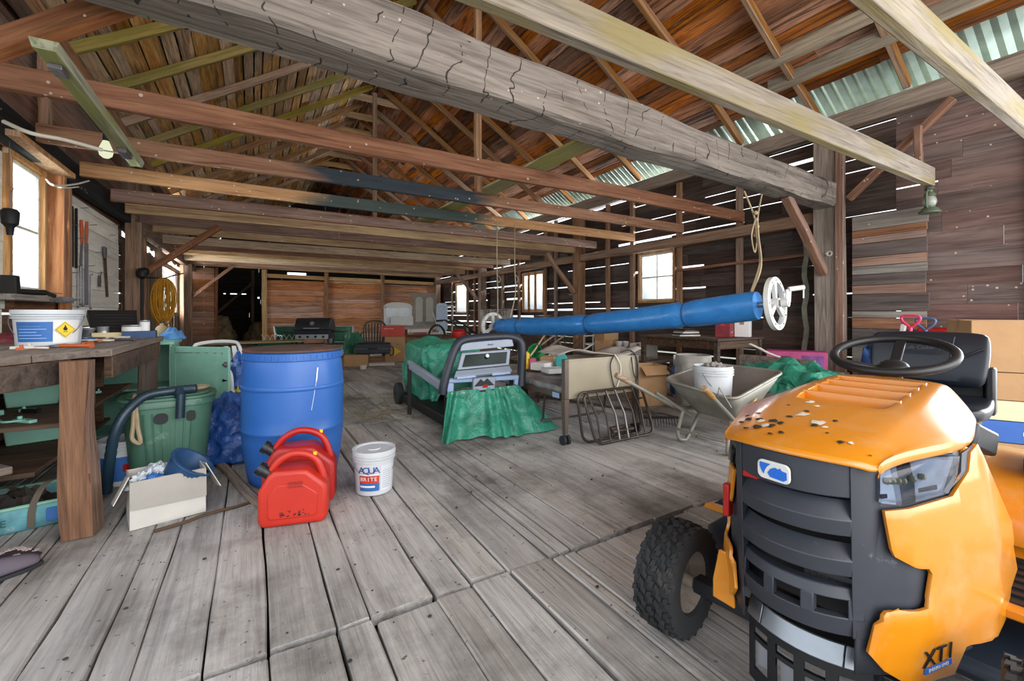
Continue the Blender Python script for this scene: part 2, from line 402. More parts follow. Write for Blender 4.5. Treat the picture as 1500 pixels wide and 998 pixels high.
# floor: planks along the barn, butted every three metres, over bare earth
b = MB(); xs = -1.78
while xs < 7.05:
    w = rnd.choice((.07, .12, .16, .19, .22, .25)); joints = [-3, -1.35, 1.69, 4.72, 7.75, 10.8, 13.8, 16.8, 20, 23]
    for j0, j1 in zip(joints, joints[1:]):
        n = max(4, int((j1 - j0) / .3)); sh = rnd.uniform(-.003, .003); g0, g1 = rnd.choice((.002, .004, .007)), rnd.choice((.002, .004, .008))
        top = rnd.uniform(-.006, 0); sd = rnd.random() * 50; secs = []
        e0, e1 = rnd.uniform(.004, .03), rnd.uniform(.004, .03)
        tilt = rnd.uniform(-.003, .003)
        for i in range(n + 1):
            y = j0 + e0 + (j1 - j0 - e0 - e1) * i / n; r1 = .009 * noise.noise((sd, y * 2.1, 0)); r2 = .009 * noise.noise((sd, y * 2.1, 9))
            a, c = xs + g0 + r1 + sh, min(xs + w, 7.08) - g1 + r2 + sh; zz = top + .003 * noise.noise((sd, y, 3))
            secs.append([(a, y, -.05), (c, y, -.05), (c, y, zz - .006 + tilt), (c - .006, y, zz + tilt), (a + .006, y, zz - tilt), (a, y, zz - .006 - tilt)])
        b.loft(secs)
    xs += w
struct(b.build('floor', W_FLOOR, smooth=30))
b = MB(); b.mm((-2.2, -6, -.2), (7.5, 24, -.07)); struct(b.build('floor_earth', M_EARTH, smooth=0))
# outside ground, seen only through the gaps
b = MB(); b.mm((-40, -40, -.5), (60, 60, -.25)); struct(b.build('ground', paint('yard', '#8c8f7a', .95, mottling=.3), smooth=0))

# long wall with three small windows
def span(u0, u1, v0, v1, X):
    p, q = at(u0, v1, X=X), at(u1, v0, X=X); m = at((u0 + u1) / 2, v0, X=X).z, at((u0 + u1) / 2, v1, X=X).z
    return min(p.y, q.y), max(p.y, q.y), m[1], m[0]
WIN = [span(940, 988, 371, 440, 7.1), span(768, 797, 401, 455, 7.1), (15.3, 16.3, 1.2, 2.32)]
b = MB(); boards(b, 1, 7.08, .022, 2.3, 18.2, .02, 3.72, .19, (-.006, .012, .036), (.66, .2, .14), holes=WIN, seg=(.9, 2.6), jit=.004)
struct(b.build('wall_right', W_DARK, smooth=0))
b = MB(); boards(b, 1, 7.08, .022, .8, 2.3, .02, 3.72, .21, (-.008, -.006, .014), (.7, .22, .08), seg=(.9, 1.6), jit=.001)
struct(b.build('wall_right_plum', W_PURPLE, smooth=0))
b = MB(); boards(b, 1, 7.08, .022, -3, .8, 3.1, 3.72, .2); boards(b, 1, 7.08, .022, -3, -1.8, .02, 3.1, .2)
struct(b.build('wall_right_door_side', W_PURPLE, smooth=0))
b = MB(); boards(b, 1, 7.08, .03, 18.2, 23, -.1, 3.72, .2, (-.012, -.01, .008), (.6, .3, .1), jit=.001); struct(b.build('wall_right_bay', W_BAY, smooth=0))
# bench wall
WL = [(5.36, 6.03, 1.36, 2.5)]; WL2 = [(12.3, 15.2, 1.15, 2.3)]  # WL2 is an added opening, made wide to let light into the back
b = MB(); boards(b, 1, -1.84, .022, 3.9, 9.3, .02, 3.98, .2, (.001, .004, .01), holes=WL); struct(b.build('wall_left', wood('siding_brown', ['#3d2b22', '#6b4a38', '#7f5b46', '#50392d'], 1, .8, .3, .5), smooth=0))
b = MB(); uprights(b, -1.84, .022, 9.3, 18, .02, 2.42, .2, .016, holes=WL2); uprights(b, -1.84, .022, 9.3, 18, 2.5, 3.98, .2, .008)
struct(b.build('wall_left_uprights', W_DARKZ, smooth=0))
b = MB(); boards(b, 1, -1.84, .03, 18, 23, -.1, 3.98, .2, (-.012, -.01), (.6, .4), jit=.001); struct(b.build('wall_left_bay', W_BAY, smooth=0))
# whitewashed boards over the bench
b = MB()
for (y0, y1, z0, z1) in ((3.4, 5.31, .97, 2.5), (6.6, 8.95, 1.0, 2.52)):
    z = z0
    while z < z1 - .04:
        h = min(.24 * rnd.uniform(.85, 1.2), z1 - z); e = y1 + rnd.uniform(-.03, .03)
        b.mm((-1.815, y0, z + .003), (-1.79, e, z + h - .003)); z += h
struct(b.build('trim_white_boards', W_WHITE, smooth=0))
# windows: sash, panes and casing
def window(name, y0, y1, z0, z1, x, inward, nx, nz, casing, sash, slats=0, pane=True):
    w = MB(); t = .05; xi = x + inward * .05; lo, hi = min(x, xi), max(x, xi)
    for (a, c, e, f) in ((y0 - t, y1 + t, z1, z1 + t), (y0 - t, y1 + t, z0 - t, z0), (y0 - t, y0, z0, z1), (y1, y1 + t, z0, z1)): w.mm((lo, a, e), (hi, c, f))
    xs_ = x - inward * .005
    o = struct(w.build(name, casing, bevel=.004)); s = MB(); k = .035
    for (a, c, e, f) in ((y0, y1, z1 - k, z1), (y0, y1, z0, z0 + k), (y0, y0 + k, z0 + k, z1 - k), (y1 - k, y1, z0 + k, z1 - k)): s.mm((xs_ - .018, a, e), (xs_ + .018, c, f))
    for i in range(1, nx): yy = y0 + (y1 - y0) * i / nx; s.mm((xs_ - .012, yy - .013, z0 + k), (xs_ + .012, yy + .013, z1 - k))
    for i in range(1, nz): zz = z0 + (z1 - z0) * i / nz; s.mm((xs_ - .011, y0 + k, zz - .013), (xs_ + .011, y1 - k, zz + .013))
    s.build('sash', sash, o, bevel=.002)
    if pane: p = MB(); p.mm((xs_ - .002, y0 + k * .7, z0 + k * .7), (xs_ + .002, y1 - k * .7, z1 - k * .7)); p.build('pane', M_GLASS, o)
    for i in range(slats):
        yy = y0 + (y1 - y0) * (i + 1) / (slats + 1); q = MB(); q.mm((xi - .012, yy - .05, z0 - .03), (xi + .012, yy + .05, z1 + .03)); q.build('slat', W_RAFT, o)
    return o
W_CASE = wood('window_casing', ['#8a5a34', '#b5824f', '#cfa06a', '#96683f'], 2, .9, .1, .4)
M_SASH = paint('old_white_paint', '#d6d2c4', .6, wear=.3, wearcol='#8d7a60')
window('window_1', *WL[0], -1.8, 1, 1, 2, W_CASE, M_SASH)
window('window_2', *WIN[0], 7.09, -1, 2, 2, W_CASE, M_SASH)
window('window_3', *WIN[1], 7.09, -1, 1, 1, W_CASE, W_CASE, slats=2)
window('window_4', *WIN[2], 7.09, -1, 1, 1, W_CASE, M_SASH, slats=0)
window('added_window', *WL2[0], -1.8, 1, 4, 2, W_CASE, W_CASE)  # added window, only there to pass the far fill light
# deep jamb board of the bench window
for z0, z1, y in ((1.32, 2.55, 6.12),):
    b = MB(); b.mm((-1.79, y, z0), (-1.64, y + .07, z1)); b.mm((-1.79, y + .38, .97), (-1.70, y + .46, 2.52)); struct(b.build('trim_1', wood('jamb', ['#6b3d24', '#a8683c', '#c48a58', '#8a5a38'], 2, .9, .1, .5), bevel=.004))
b = MB(); b.mm((-1.79, 4.95, 2.55), (-1.58, 6.22, 2.60)); struct(b.build('trim_2', W_CASE, bevel=.004))
b = MB(); b.mm((-1.79, 4.95, 1.26), (-1.60, 6.25, 1.31)); struct(b.build('trim_3', W_POSTG and wood('sill_grey', ['#5a5048', '#8a8078', '#9f958b'], 1, .9, .1, .5), bevel=.004))

# partition before the hay bay
b = MB()
boards(b, 0, 17.98, .025, -1.78, -1.12, .05, 2.72, .19, (.002, .004, .006))
boards(b, 0, 17.98, .025, .42, 2.35, .05, 2.38, .19, (.002, .004, .006))
boards(b, 0, 17.98, .025, 2.45, 4.48, .05, 2.42, .19, (.002, .004, .006))
boards(b, 0, 17.98, .025, 4.55, 6.95, .05, 2.36, .19, (.002, .004, .006))
struct(b.build('wall_back', W_BACKX, smooth=0))
b = MB()
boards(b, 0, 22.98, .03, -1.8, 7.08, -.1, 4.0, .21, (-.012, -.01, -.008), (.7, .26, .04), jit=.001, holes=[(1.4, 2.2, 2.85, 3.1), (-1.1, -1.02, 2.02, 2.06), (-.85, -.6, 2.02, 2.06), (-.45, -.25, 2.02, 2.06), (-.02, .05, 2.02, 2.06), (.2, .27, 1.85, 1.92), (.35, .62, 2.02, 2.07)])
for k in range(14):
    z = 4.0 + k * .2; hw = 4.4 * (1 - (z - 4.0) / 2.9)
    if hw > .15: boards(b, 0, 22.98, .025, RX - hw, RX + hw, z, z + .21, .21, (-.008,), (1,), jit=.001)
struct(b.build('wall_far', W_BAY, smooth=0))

# roof boarding on both slopes, sheeting above it
sl = math.hypot(XR - RX, RZ - ZE); 
def roofpt(side, s, dz=0):   # s metres down from the ridge
    k = s / sl; return RX + side * (XR - RX) * k, RZ - (RZ - ZE) * k + dz
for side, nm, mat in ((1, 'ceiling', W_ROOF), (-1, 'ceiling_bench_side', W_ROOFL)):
    b = MB(); s = .02; end = sl - (.46 if side > 0 else .1)
    while s < end:
        w = rnd.uniform(.13, .24); y = -3 - rnd.uniform(0, 2); g = rnd.choice((.005, .012, .03))
        while y < 23:
            e = min(y + rnd.uniform(3, 5), 23.2); secs = []; n = 8; sd = rnd.random() * 60
            for i in range(n + 1):
                t = max(y, -3) + (e - max(y, -3)) * i / n; a = s + .012 * noise.noise((sd, t, 0)); c = s + w - g + .014 * noise.noise((sd, t, 5))
                q = []
                for ss, dz in ((a, .05), (c, .05), (c, .075), (a, .075)):
                    X, Z = roofpt(side, ss, dz); q.append((X, t, Z))
                secs.append(q)
            if e > -3: b.loft(secs)
            y = e + .003
        s += w
    struct(b.build(nm, mat, smooth=0))
    b = MB(); n = 420; L = sl + .35
    def fn(u, v):
        y = -3.2 + u * 26.6; X, Z = roofpt(side, v * L, .13 + .012 * (1 if int(u * n) % 2 else -1)); return (X, y, Z)
    b.grid(fn, n, 2); struct(b.build(nm.replace('ceiling', 'roof') + '_sheeting', M_GALV, smooth=0))
# eave plates
struct(timber('wall_plate_right', (7.0, -3, 3.78), (7.0, 23, 3.78), .14, .24, wood('plate_grey', ['#5b4b3f', '#857263', '#9b8a7a', '#6d5c4e'], 0, .9, .1, .6), seg=30, wob=.015))
struct(timber('wall_plate_left', (-1.7, 9.2, 2.7), (-1.7, 18, 2.7), .12, .28, W_POST, seg=20))
struct(timber('eave_plate_left', (-1.7, -3, 3.86), (-1.7, 23, 3.86), .14, .2, W_POST, seg=20))
o = timber('charred_plate', (-1.72, 3.4, 2.66), (-1.72, 9.05, 2.72), .10, .27, W_CHARB, 'blackened charred plate timber running over the bench window', 'beam', seg=14, wob=.015)
struct(timber('wall_girt_right', (6.84, 3.05, 2.5), (6.84, 18, 2.5), .14, .17, W_POST, seg=24, wob=.01))
struct(timber('ridge_pole', (RX, -3, RZ - .08), (RX, 23, RZ - .08), .05, .16, W_RAFT, seg=12))

# ---------------------------------------------------------------- rafters
def ordinal(n): return ('first second third fourth fifth sixth seventh eighth ninth tenth eleventh twelfth thirteenth fourteenth fifteenth sixteenth seventeenth eighteenth nineteenth twentieth').split()[n]
ry = [1.02 + 1.1 * i for i in range(16)]
for i, y in enumerate(ry):
    for side, nm in ((1, 'tractor side'), (-1, 'bench side')):
        s0, s1 = .1, sl - (.12 if side > 0 else .08)
        if side > 0 and i == 0: s1 = 3.5
        x0, z0 = roofpt(side, s0, -.075); x1, z1 = roofpt(side, s1, -.075); yy = y + rnd.uniform(-.05, .05)
        mat = W_RAFT if side > 0 else (W_RAFTM if i in (5, 6, 8, 9) else W_RAFT)
        timber('rafter', (x1, yy, z1), (x0, yy + rnd.uniform(-.04, .04), z0), .07, .12, mat, 'brown pole rafter under the roof boards on the %s, %s from the camera' % (nm, ordinal(i)), 'rafter', 'rafters under the roof boards, ' + nm, wob=.02, seg=10)
    if i >= 2:
        z = 6.45; x0 = RX - (RZ - z) / (RZ - ZE) * (XR - RX); x1 = 2 * RX - x0
        timber('collar_tie', (x0 + .04, y + .125, z), (x1 - .04, y + .125, z), .035, .17, W_TAN, 'short yellow collar tie joining a rafter pair below the ridge, %s from the camera' % ordinal(i - 2), 'beam', 'collar ties below the ridge', wob=.003, seg=3)
# long loose purlins near the eave
for k, (s, nm) in enumerate(((4.05, 'upper'), (4.42, 'lower'))):
    x, z = roofpt(1, s, -.13)
    timber('purlin', (x, -1, z), (x + .02, 3.9 - .4 * k, z), .06, .2, wood('purlin_grey', ['#6b6052', '#978b79', '#aea28f', '#7e7365'], 0, .9, .12, .6), '%s of two weathered grey planks nailed below the rafters over the tractor' % nm, 'plank', wob=.015, seg=14)

# ---------------------------------------------------------------- tie joists
J = [(.93, -1.4, 5.98, 2.62, W_PALE, .07, .21, 'pale sawn tie joist high over the tractor, nearest the doorway'),
     (1.87, -1.5, 6.76, 2.62, W_PALE, .08, .21, 'pale tan tie joist ending over the glass lantern'),
     (4.15, -1.6, 6.8, 2.62, W_RED, .06, .17, 'reddish brown tie joist behind the hewn log beam'),
     (5.3, -1.6, 6.78, 2.63, W_CHAR1, .06, .16, 'tie joist burnt black in its middle, second behind the hewn log'),
     (6.45, -1.6, 6.75, 2.63, W_CHAR2, .06, .16, 'orange brown tie joist burnt grey in its middle, third behind the hewn log'),
     (7.6, -1.6, 6.75, 2.63, W_RED, .06, .17, 'brown splattered tie joist, fourth behind the hewn log')]
for i, y in enumerate((8.35, 9.3, 10.4, 11.5, 12.6, 13.7, 14.8, 15.9, 17.0)):
    J.append((y, -1.6, 6.75, 2.62 + .02 * (i % 3), (W_TAN, W_RED, W_TAN)[i % 3], .07, .17, 'brown tie joist over the stored clutter, %s behind the hewn log' % ordinal(4 + i)))
for (y, x0, x1, z, m, w, h, lab) in J:
    timber('tie_joist', (x0, y + rnd.uniform(-.03, .03), z + h / 2), (x1, y, z + h / 2), w, h, m, lab, 'beam', 'tie joists across the barn', seg=16, wob=.012)
timber('hewn_beam', (-1.6, 2.92, 3.0), (6.68, 2.92, 2.74), .36, .43, W_HEWN, 'massive hand hewn grey log beam with axe notches', 'beam', hewn=.035, seg=46, wob=.012, taper=.72)
timber('timber_brace', at(-30, 78, Y=3.5), at(228, -14, Y=3.2), .09, .12, W_RED, 'dark red brown brace slanting up to the hewn log above the fluorescent batten', 'brace', seg=6)
# mossy plank laid over the joists
for i, (y0, y1, x) in enumerate(((3.3, 5.6, 2.85), (5.65, 8.6, 2.75))):
    timber('mossy_plank', (x, y0, 2.85), (x - .05, y1, 2.85), .28, .03, W_MOSS, 'pale mossy plank lying across the tie joists, %s' % ('beside the hewn log' if i == 0 else 'farther from the hewn log'), 'plank', seg=4)
# posts
P = [(6.82, 2.93, .28, 3.66, W_POSTG, 'big grey post carrying the hewn log beam'), (6.82, 8.3, .22, 3.66, W_POST, 'brown post on the window wall between the slatted and the four pane window'),
     (6.82, 13.5, .22, 3.66, W_POST, 'brown post on the window wall beyond the slatted window'), (6.82, 17.75, .2, 3.66, W_POST, 'brown corner post where the partition meets the window wall'),
     (-1.64, 9.15, .2, 2.62, W_POST, 'brown post at the end of the whitewashed tool wall'), (-1.62, 15.9, .18, 2.62, W_POST, 'brown post on the bench wall before the partition'),
     (.36, 17.88, .16, 2.72, W_TAN, 'yellowish post beside the dark hay opening'), (2.4, 17.88, .14, 2.72, W_POST, 'partition post behind the grill'), (4.52, 17.88, .13, 2.72, W_POST, 'partition post beside the arched window sash'),
     (-1.06, 17.93, .09, 2.72, W_RED, 'door jamb post on the bench side of the dark hay opening')]
for (x, y, w, h, m, lab) in P:
    timber('timber_post', (x, y, 0), (x, y, h), w, w, m, lab, 'post', wob=.008, seg=8, up=(0, 1, 0))
timber('post_board', (6.66, 2.75, .0), (6.66, 2.75, 3.6), .035, .1, W_RED, 'reddish board nailed to the big grey post', 'board', up=(0, 1, 0), seg=5)
# knee braces
B = [((6.66, 2.93, 1.70), (5.70, 2.93, 2.62), W_RED, .1, .1, 'orange knee brace under the hewn log beam'),
     ((6.82, 2.72, 2.68), (6.9, 1.72, 3.62), W_RED, .09, .08, 'long slanting brace in the wall above the glass lantern'),
     ((6.66, 8.3, 1.66), (5.85, 8.3, 2.56), W_POST, .09, .09, 'knee brace on the post beside the slatted window'),
     ((6.69, 13.61, 1.66), (5.85, 13.66, 2.60), W_POST, .09, .09, 'knee brace near the narrow window'),
     ((-1.50, 9.15, 1.82), (-.5, 9.15, 2.66), W_RED, .1, .1, 'dark brown knee brace above the coil of yellow rope'),
     ((-1.51, 15.86, 1.67), (-.5, 15.9, 2.63), W_RED, .09, .09, 'knee brace before the dark hay opening')]
for (p, q, m, w, h, lab) in B: timber('knee_brace', p, q, w, h, m, lab, 'brace', seg=5)
timber('hanger_stud', (6.74, 1.98, 2.84), (6.74, 1.98, 3.36), .07, .07, W_RED, 'short upright under the slanting brace over the lantern', 'post', up=(0, 1, 0), seg=3)
timber('king_post', (2.62, 5.3, 2.785), (2.6, 5.3, 6.3), .09, .07, W_RAFT, 'slim brown upright standing on the joists below the ridge', 'post', up=(0, 1, 0), seg=5)
timber('king_post', (2.45, 10.4, 2.80), (2.45, 10.4, 6.3), .09, .07, W_RAFT, 'slim upright below the ridge deep in the roof', 'post', up=(0, 1, 0), seg=5)
timber('partition_beam', (-1.7, 17.9, 2.9), (6.9, 17.9, 2.78), .16, .2, W_POSTG, 'grey brown beam across the top of the plank partition', 'beam', seg=16)
timber('partition_rail', (.42, 17.9, 2.52), (6.7, 17.9, 2.44), .08, .14, W_TAN, 'yellowish rail along the upper edge of the partition boards', 'beam', seg=16)
# wall studs between the posts
for i, y in enumerate((1.1, 4.35, 5.55, 6.75, 7.5, 9.5, 10.0, 11.4, 12.4, 14.5, 15.1, 16.6)):
    timber('wall_stud', (7.02, y, .0), (7.02, y, 3.66), .07, .1, W_POST, 'upright wall stud against the gappy siding, %s from the tractor' % ordinal(i), 'stud', 'studs on the window wall', up=(0, 1, 0), seg=4)
for i, (y, w) in enumerate(((3.5, .1), (4.5, .1), (5.95, .08), (10.3, .12), (11.9, .12), (15.5, .1))):
    timber('wall_stud', (-1.73, y, 2.86 if y < 9 else 0), (-1.73, y, 3.78 if y < 9 else 2.55), w, .09, W_POST, ('short stud above the charred plate, %s' if y < 9 else 'stud on the planked bench wall past the rope coil, %s') % ('first', 'second', 'third', 'first', 'second', 'third')[i] + ' from the camera', 'stud', 'studs on the bench wall', up=(0, 1, 0), seg=4)
timber('wall_rail', (6.98, 3.3, 2.02), (6.98, 5.6, 1.98), .04, .05, W_RED, 'thin reddish rail across the studs beside the four pane window', 'board', seg=4)
# patched boards by the big post
b = MB(); z = .02; i = 0
WP = [wood('patch_orange', ['#744a33', '#9c6c4f', '#b08163'], 1, .9, .2, .4, splats=.08, sat=.9), wood('patch_grey', ['#6b645c', '#928b82', '#a8a196'], 1, .9, .15, .4, splats=.08), wood('patch_dark', ['#4a4342', '#6a605d', '#7c726e'], 1, .9, .15, .4, splats=.08)]
hs = [.42, .3, .22, .14, .09, .22, .12, .14, .11, .12, .18, .09, .09, .19]; ks = [2, 1, 2, 0, 1, 2, 0, 2, 1, 0, 2, 0, 0, 1]
for h, k in zip(hs, ks):
    b = MB(); b.mm((6.94, 1.96 + rnd.uniform(-.02, .02), z), (6.965, 2.72, z + h - .006)); o = b.build('trim_patch_board', WP[k], bevel=.002); struct(o); z += h
# ================================================================== lawn tractor
def hood_paint():
    N = NT('yellow_enamel'); tc = N.n('ShaderNodeTexCoord'); v = tc.outputs['Object']
    c = N.mix(N.noise(v, 3, 4), lin('#bd720e'), lin('#cb8118'))
    du = smooth01(N, N.noise(v, 9, 8, .7), .5, .75); c = N.mix(N.math('MULTIPLY', du, .35), c, lin('#b39a74'))
    N.l(c, N.b.inputs['Base Color']); N.b.inputs['Roughness'].default_value = .28; N.b.inputs['Coat Weight'].default_value = .4
    N.b.inputs['Coat Roughness'].default_value = .12
    return N.m
M_YEL = hood_paint()
M_FASCIA = paint('dark_fascia_plastic', '#2c3038', .48, wear=.12, wearcol='#6a6f78', mottling=.15, bump=.08, bscale=300)
M_BLACK = paint('black_plastic', '#15171b', .45, mottling=.2)
M_SEAT = paint('seat_vinyl', '#161c26', .38, mottling=.2, bump=.05, bscale=200)
M_TYRE = paint('tyre_rubber', '#1f2022', .8, wear=.25, wearcol='#4a4641', mottling=.25)
M_RIM = paint('dusty_rim', '#8a7f73', .6, .3, wear=.4, wearcol='#4b4038')
M_STEEL = paint('bare_steel', '#8d9298', .35, .8, mottling=.15)
M_DKMETAL = paint('dark_metal', '#2b2d30', .5, .4, wear=.2, wearcol='#6b5d50')
M_LENS = glass('headlight_lens', '#dde4ee', .04, .18)
M_CHROME = paint('reflector_chrome', '#b4bac6', .35, .5, mottling=.35)
M_WHITEP = paint('white_plastic', '#cdcdca', .4, mottling=.06)
M_BLUEP = paint('emblem_blue', '#1f62c2', .35)
M_REDP = paint('red_lens', '#a3160f', .3)
M_ENGINE = paint('engine_grey', '#4a4b4d', .6, .3, wear=.4, wearcol='#8a8680')

TR = thing('lawn_tractor', 'yellow and charcoal ride-on lawn tractor marked XT1', 'lawn tractor', (1.245, .62, 0), 7)
PA, PB, PC, PD = (.01, -.150), (.10, -.222), (.42, -.33), (.75, -.345)
def ky(z):
    return .97 + .03 * (z - .2) / .35 if z < .55 else 1 - .12 * (min(z, .8) - .55) / .25
def S(s, z, side=-1, inset=0.0):
    pts = (PA, PB, PC, PD); i = max(0, min(int(s), 2)); f = s - i
    x = pts[i][0] + (pts[i + 1][0] - pts[i][0]) * f; y = pts[i][1] + (pts[i + 1][1] - pts[i][1]) * f
    return (x + inset * (.8 if s < 1 else .35), -side * (y * ky(z) + inset), z)
def gx(y, z):   # grille face: bowed forward, leaning back towards the bottom
    return -.07 + .075 * (abs(y) / .155) ** 2.2 + .05 * (.8 - z)
# hood top: yellow shell with crown, ridges and shoulders
ST = [0, .06, .14, .24, .34, .46, .58, .72, .80, .84, .90, .97, 1.02]
def hood_sec(x):
    ip = lambda *kv: (lambda j: kv[j][1] + (kv[j + 1][1] - kv[j][1]) * (x - kv[j][0]) / (kv[j + 1][0] - kv[j][0]))(max(j for j in range(len(kv) - 1) if x >= kv[j][0] - 1e-9))
    zc = ip((0, .812), (.14, .842), (.34, .872), (.6, .893), (.9, .902), (1.03, .885))
    wr = ip((0, .165), (.2, .175), (.5, .18), (1.03, .165))
    ws = ip((0, .182), (.1, .205), (.32, .283), (.45, .287), (.7, .265), (1.03, .235))
    zs = ip((0, .800), (.1, .806), (.32, .812), (.45, .812), (.7, .80), (1.03, .76))
    return zc, wr, ws, zs
def hood_y(x):
    zc, wr, ws, zs = hood_sec(x)
    half = [(0, zc), (.06, zc - .001), (.12, zc - .004), (wr - .012, zc - .009), (wr, zc - .014), (wr + (ws - wr) * .35, zc - .014 - (zc - .014 - zs) * .3), (wr + (ws - wr) * .75, zc - .014 - (zc - .014 - zs) * .68), (ws - .004, zs + .006), (ws, zs - .006), (ws - .004, zs - .022)]
    return [(-y, z) for y, z in reversed(half[1:])] + half
vent = []   # louvre pockets are cut between the ridges
secs = []
def front_x(x, y):
    k = max(0, 1 - x / .3); return x - k * .078 * max(0, 1 - (abs(y) / .19) ** 2.2)
for x in [-.012] + ST:
    xx = max(x, 0); sec = hood_y(xx); dz = -.02 if x < 0 else (-.006 if x == 0 else 0)
    secs.append([(front_x(xx, y) - (.004 if x == 0 else 0), y, z + dz) for y, z in sec])
b = MB(); b.loft(secs, closed=False)
_nc = len(secs[0]); _c = [j for j in range(_nc - 1) if all(abs(hood_y(.6)[jj][0]) < .125 for jj in (j, j + 1))]
b.f = [f for f in b.f if not (f[0] // _nc >= 1 and ST[f[0] // _nc - 1] >= .339 and ST[f[2] // _nc - 1] <= .8401 and f[0] % _nc in _c)]
hood = b.build('hood', M_YEL, TR, smooth=40, solid=.006, sub=1)
# stepped louvres set in the hood opening
def slat_z(x): return hood_sec(x)[0]
prof = [(.32, slat_z(.32) - .009), (.345, slat_z(.345) - .003)]
for k in range(4):
    x0 = .35 + k * .123; x1 = x0 + .098
    prof += [(x0, slat_z(x0) - .040), (x1, slat_z(x1) - .036), (x1 + .004, slat_z(x1) + .001), (x1 + .017, slat_z(x1) + .0015)]
prof += [(.86, slat_z(.86) - .010)]
q = MB(); W2 = .132
q.loft([[(x, -W2, z), (x, W2, z), (x, W2, z - .004), (x, -W2, z - .004)] for x, z in prof])
for sg in (-1, 1): q.loft([[(x, sg * .124, slat_z(x) - .006), (x, sg * .134, slat_z(x) - .006), (x, sg * .134, slat_z(x) - .04), (x, sg * .124, slat_z(x) - .04)] for x in (.33, .45, .55, .7, .86)])
q.build('hood_louver', M_YEL, hood, smooth=20)
# droppings, leaves and burnt flecks lying on the nose
M_DROP = paint('dropping_white', '#c9c2b4', .9, mottling=.3); M_FLECK = paint('leaf_fleck', '#221b14', .95, mottling=.4)
dr = random.Random(5); mw, mk = MB(), MB()
def hood_at(x, y):
    sec = hood_y(x)
    for (y0, z0), (y1, z1) in zip(sec, sec[1:]):
        if y0 <= y <= y1: return z0 + (z1 - z0) * (y - y0) / (y1 - y0 + 1e-9)
    return sec[0][1]
def blob(m, x, y, r, e=1.0, n=9):
    a0 = dr.random() * 6; vs = [(front_x(x, y), y, hood_at(max(x, 0), y) + .0052)]
    ring = []
    for i in range(n):
        a = a0 + 2 * math.pi * i / n; q = r * dr.uniform(.5, 1.25); px, py = x + math.cos(a) * q * e, y + math.sin(a) * q
        ring.append((front_x(px, py), py, hood_at(max(px, 0), py) + .0038))
    m.add(vs + ring, [(0, 1 + i, 1 + (i + 1) % n) for i in range(n)])
for x, y, r in ((.30, .06, .012), (.27, .03, .010), (.19, .035, .020), (.15, -.02, .016), (.08, .085, .016), (.10, .11, .013), (.07, -.115, .008), (.13, -.045, .007)): blob(mw, x, y, r)
for x, y, r in ((.10, .15, .013), (.075, .165, .012), (.13, .172, .010), (.15, .15, .012), (.06, .10, .014), (.085, .07, .011), (.115, .08, .013), (.11, .055, .010), (.16, .055, .009), (.22, .035, .008), (.06, .03, .009), (.04, .05, .010), (.13, -.02, .011), (.18, -.05, .008), (.065, -.10, .008), (.25, .10, .008), (.11, .12, .009), (.04, .125, .010), (.03, -.16, .004), (.10, -.06, .005)): blob(mk, x, y, r, dr.uniform(.5, 1.1))
mw.build('dropping', M_DROP, hood, smooth=0, fix=False)['kind'] = 'stuff'
hood.children[-1]['label'] = 'white bird droppings on the hood nose'
mk.build('fleck', M_FLECK, hood, smooth=0, fix=False)['kind'] = 'stuff'
hood.children[-1]['label'] = 'dark leaf flecks on the hood nose'

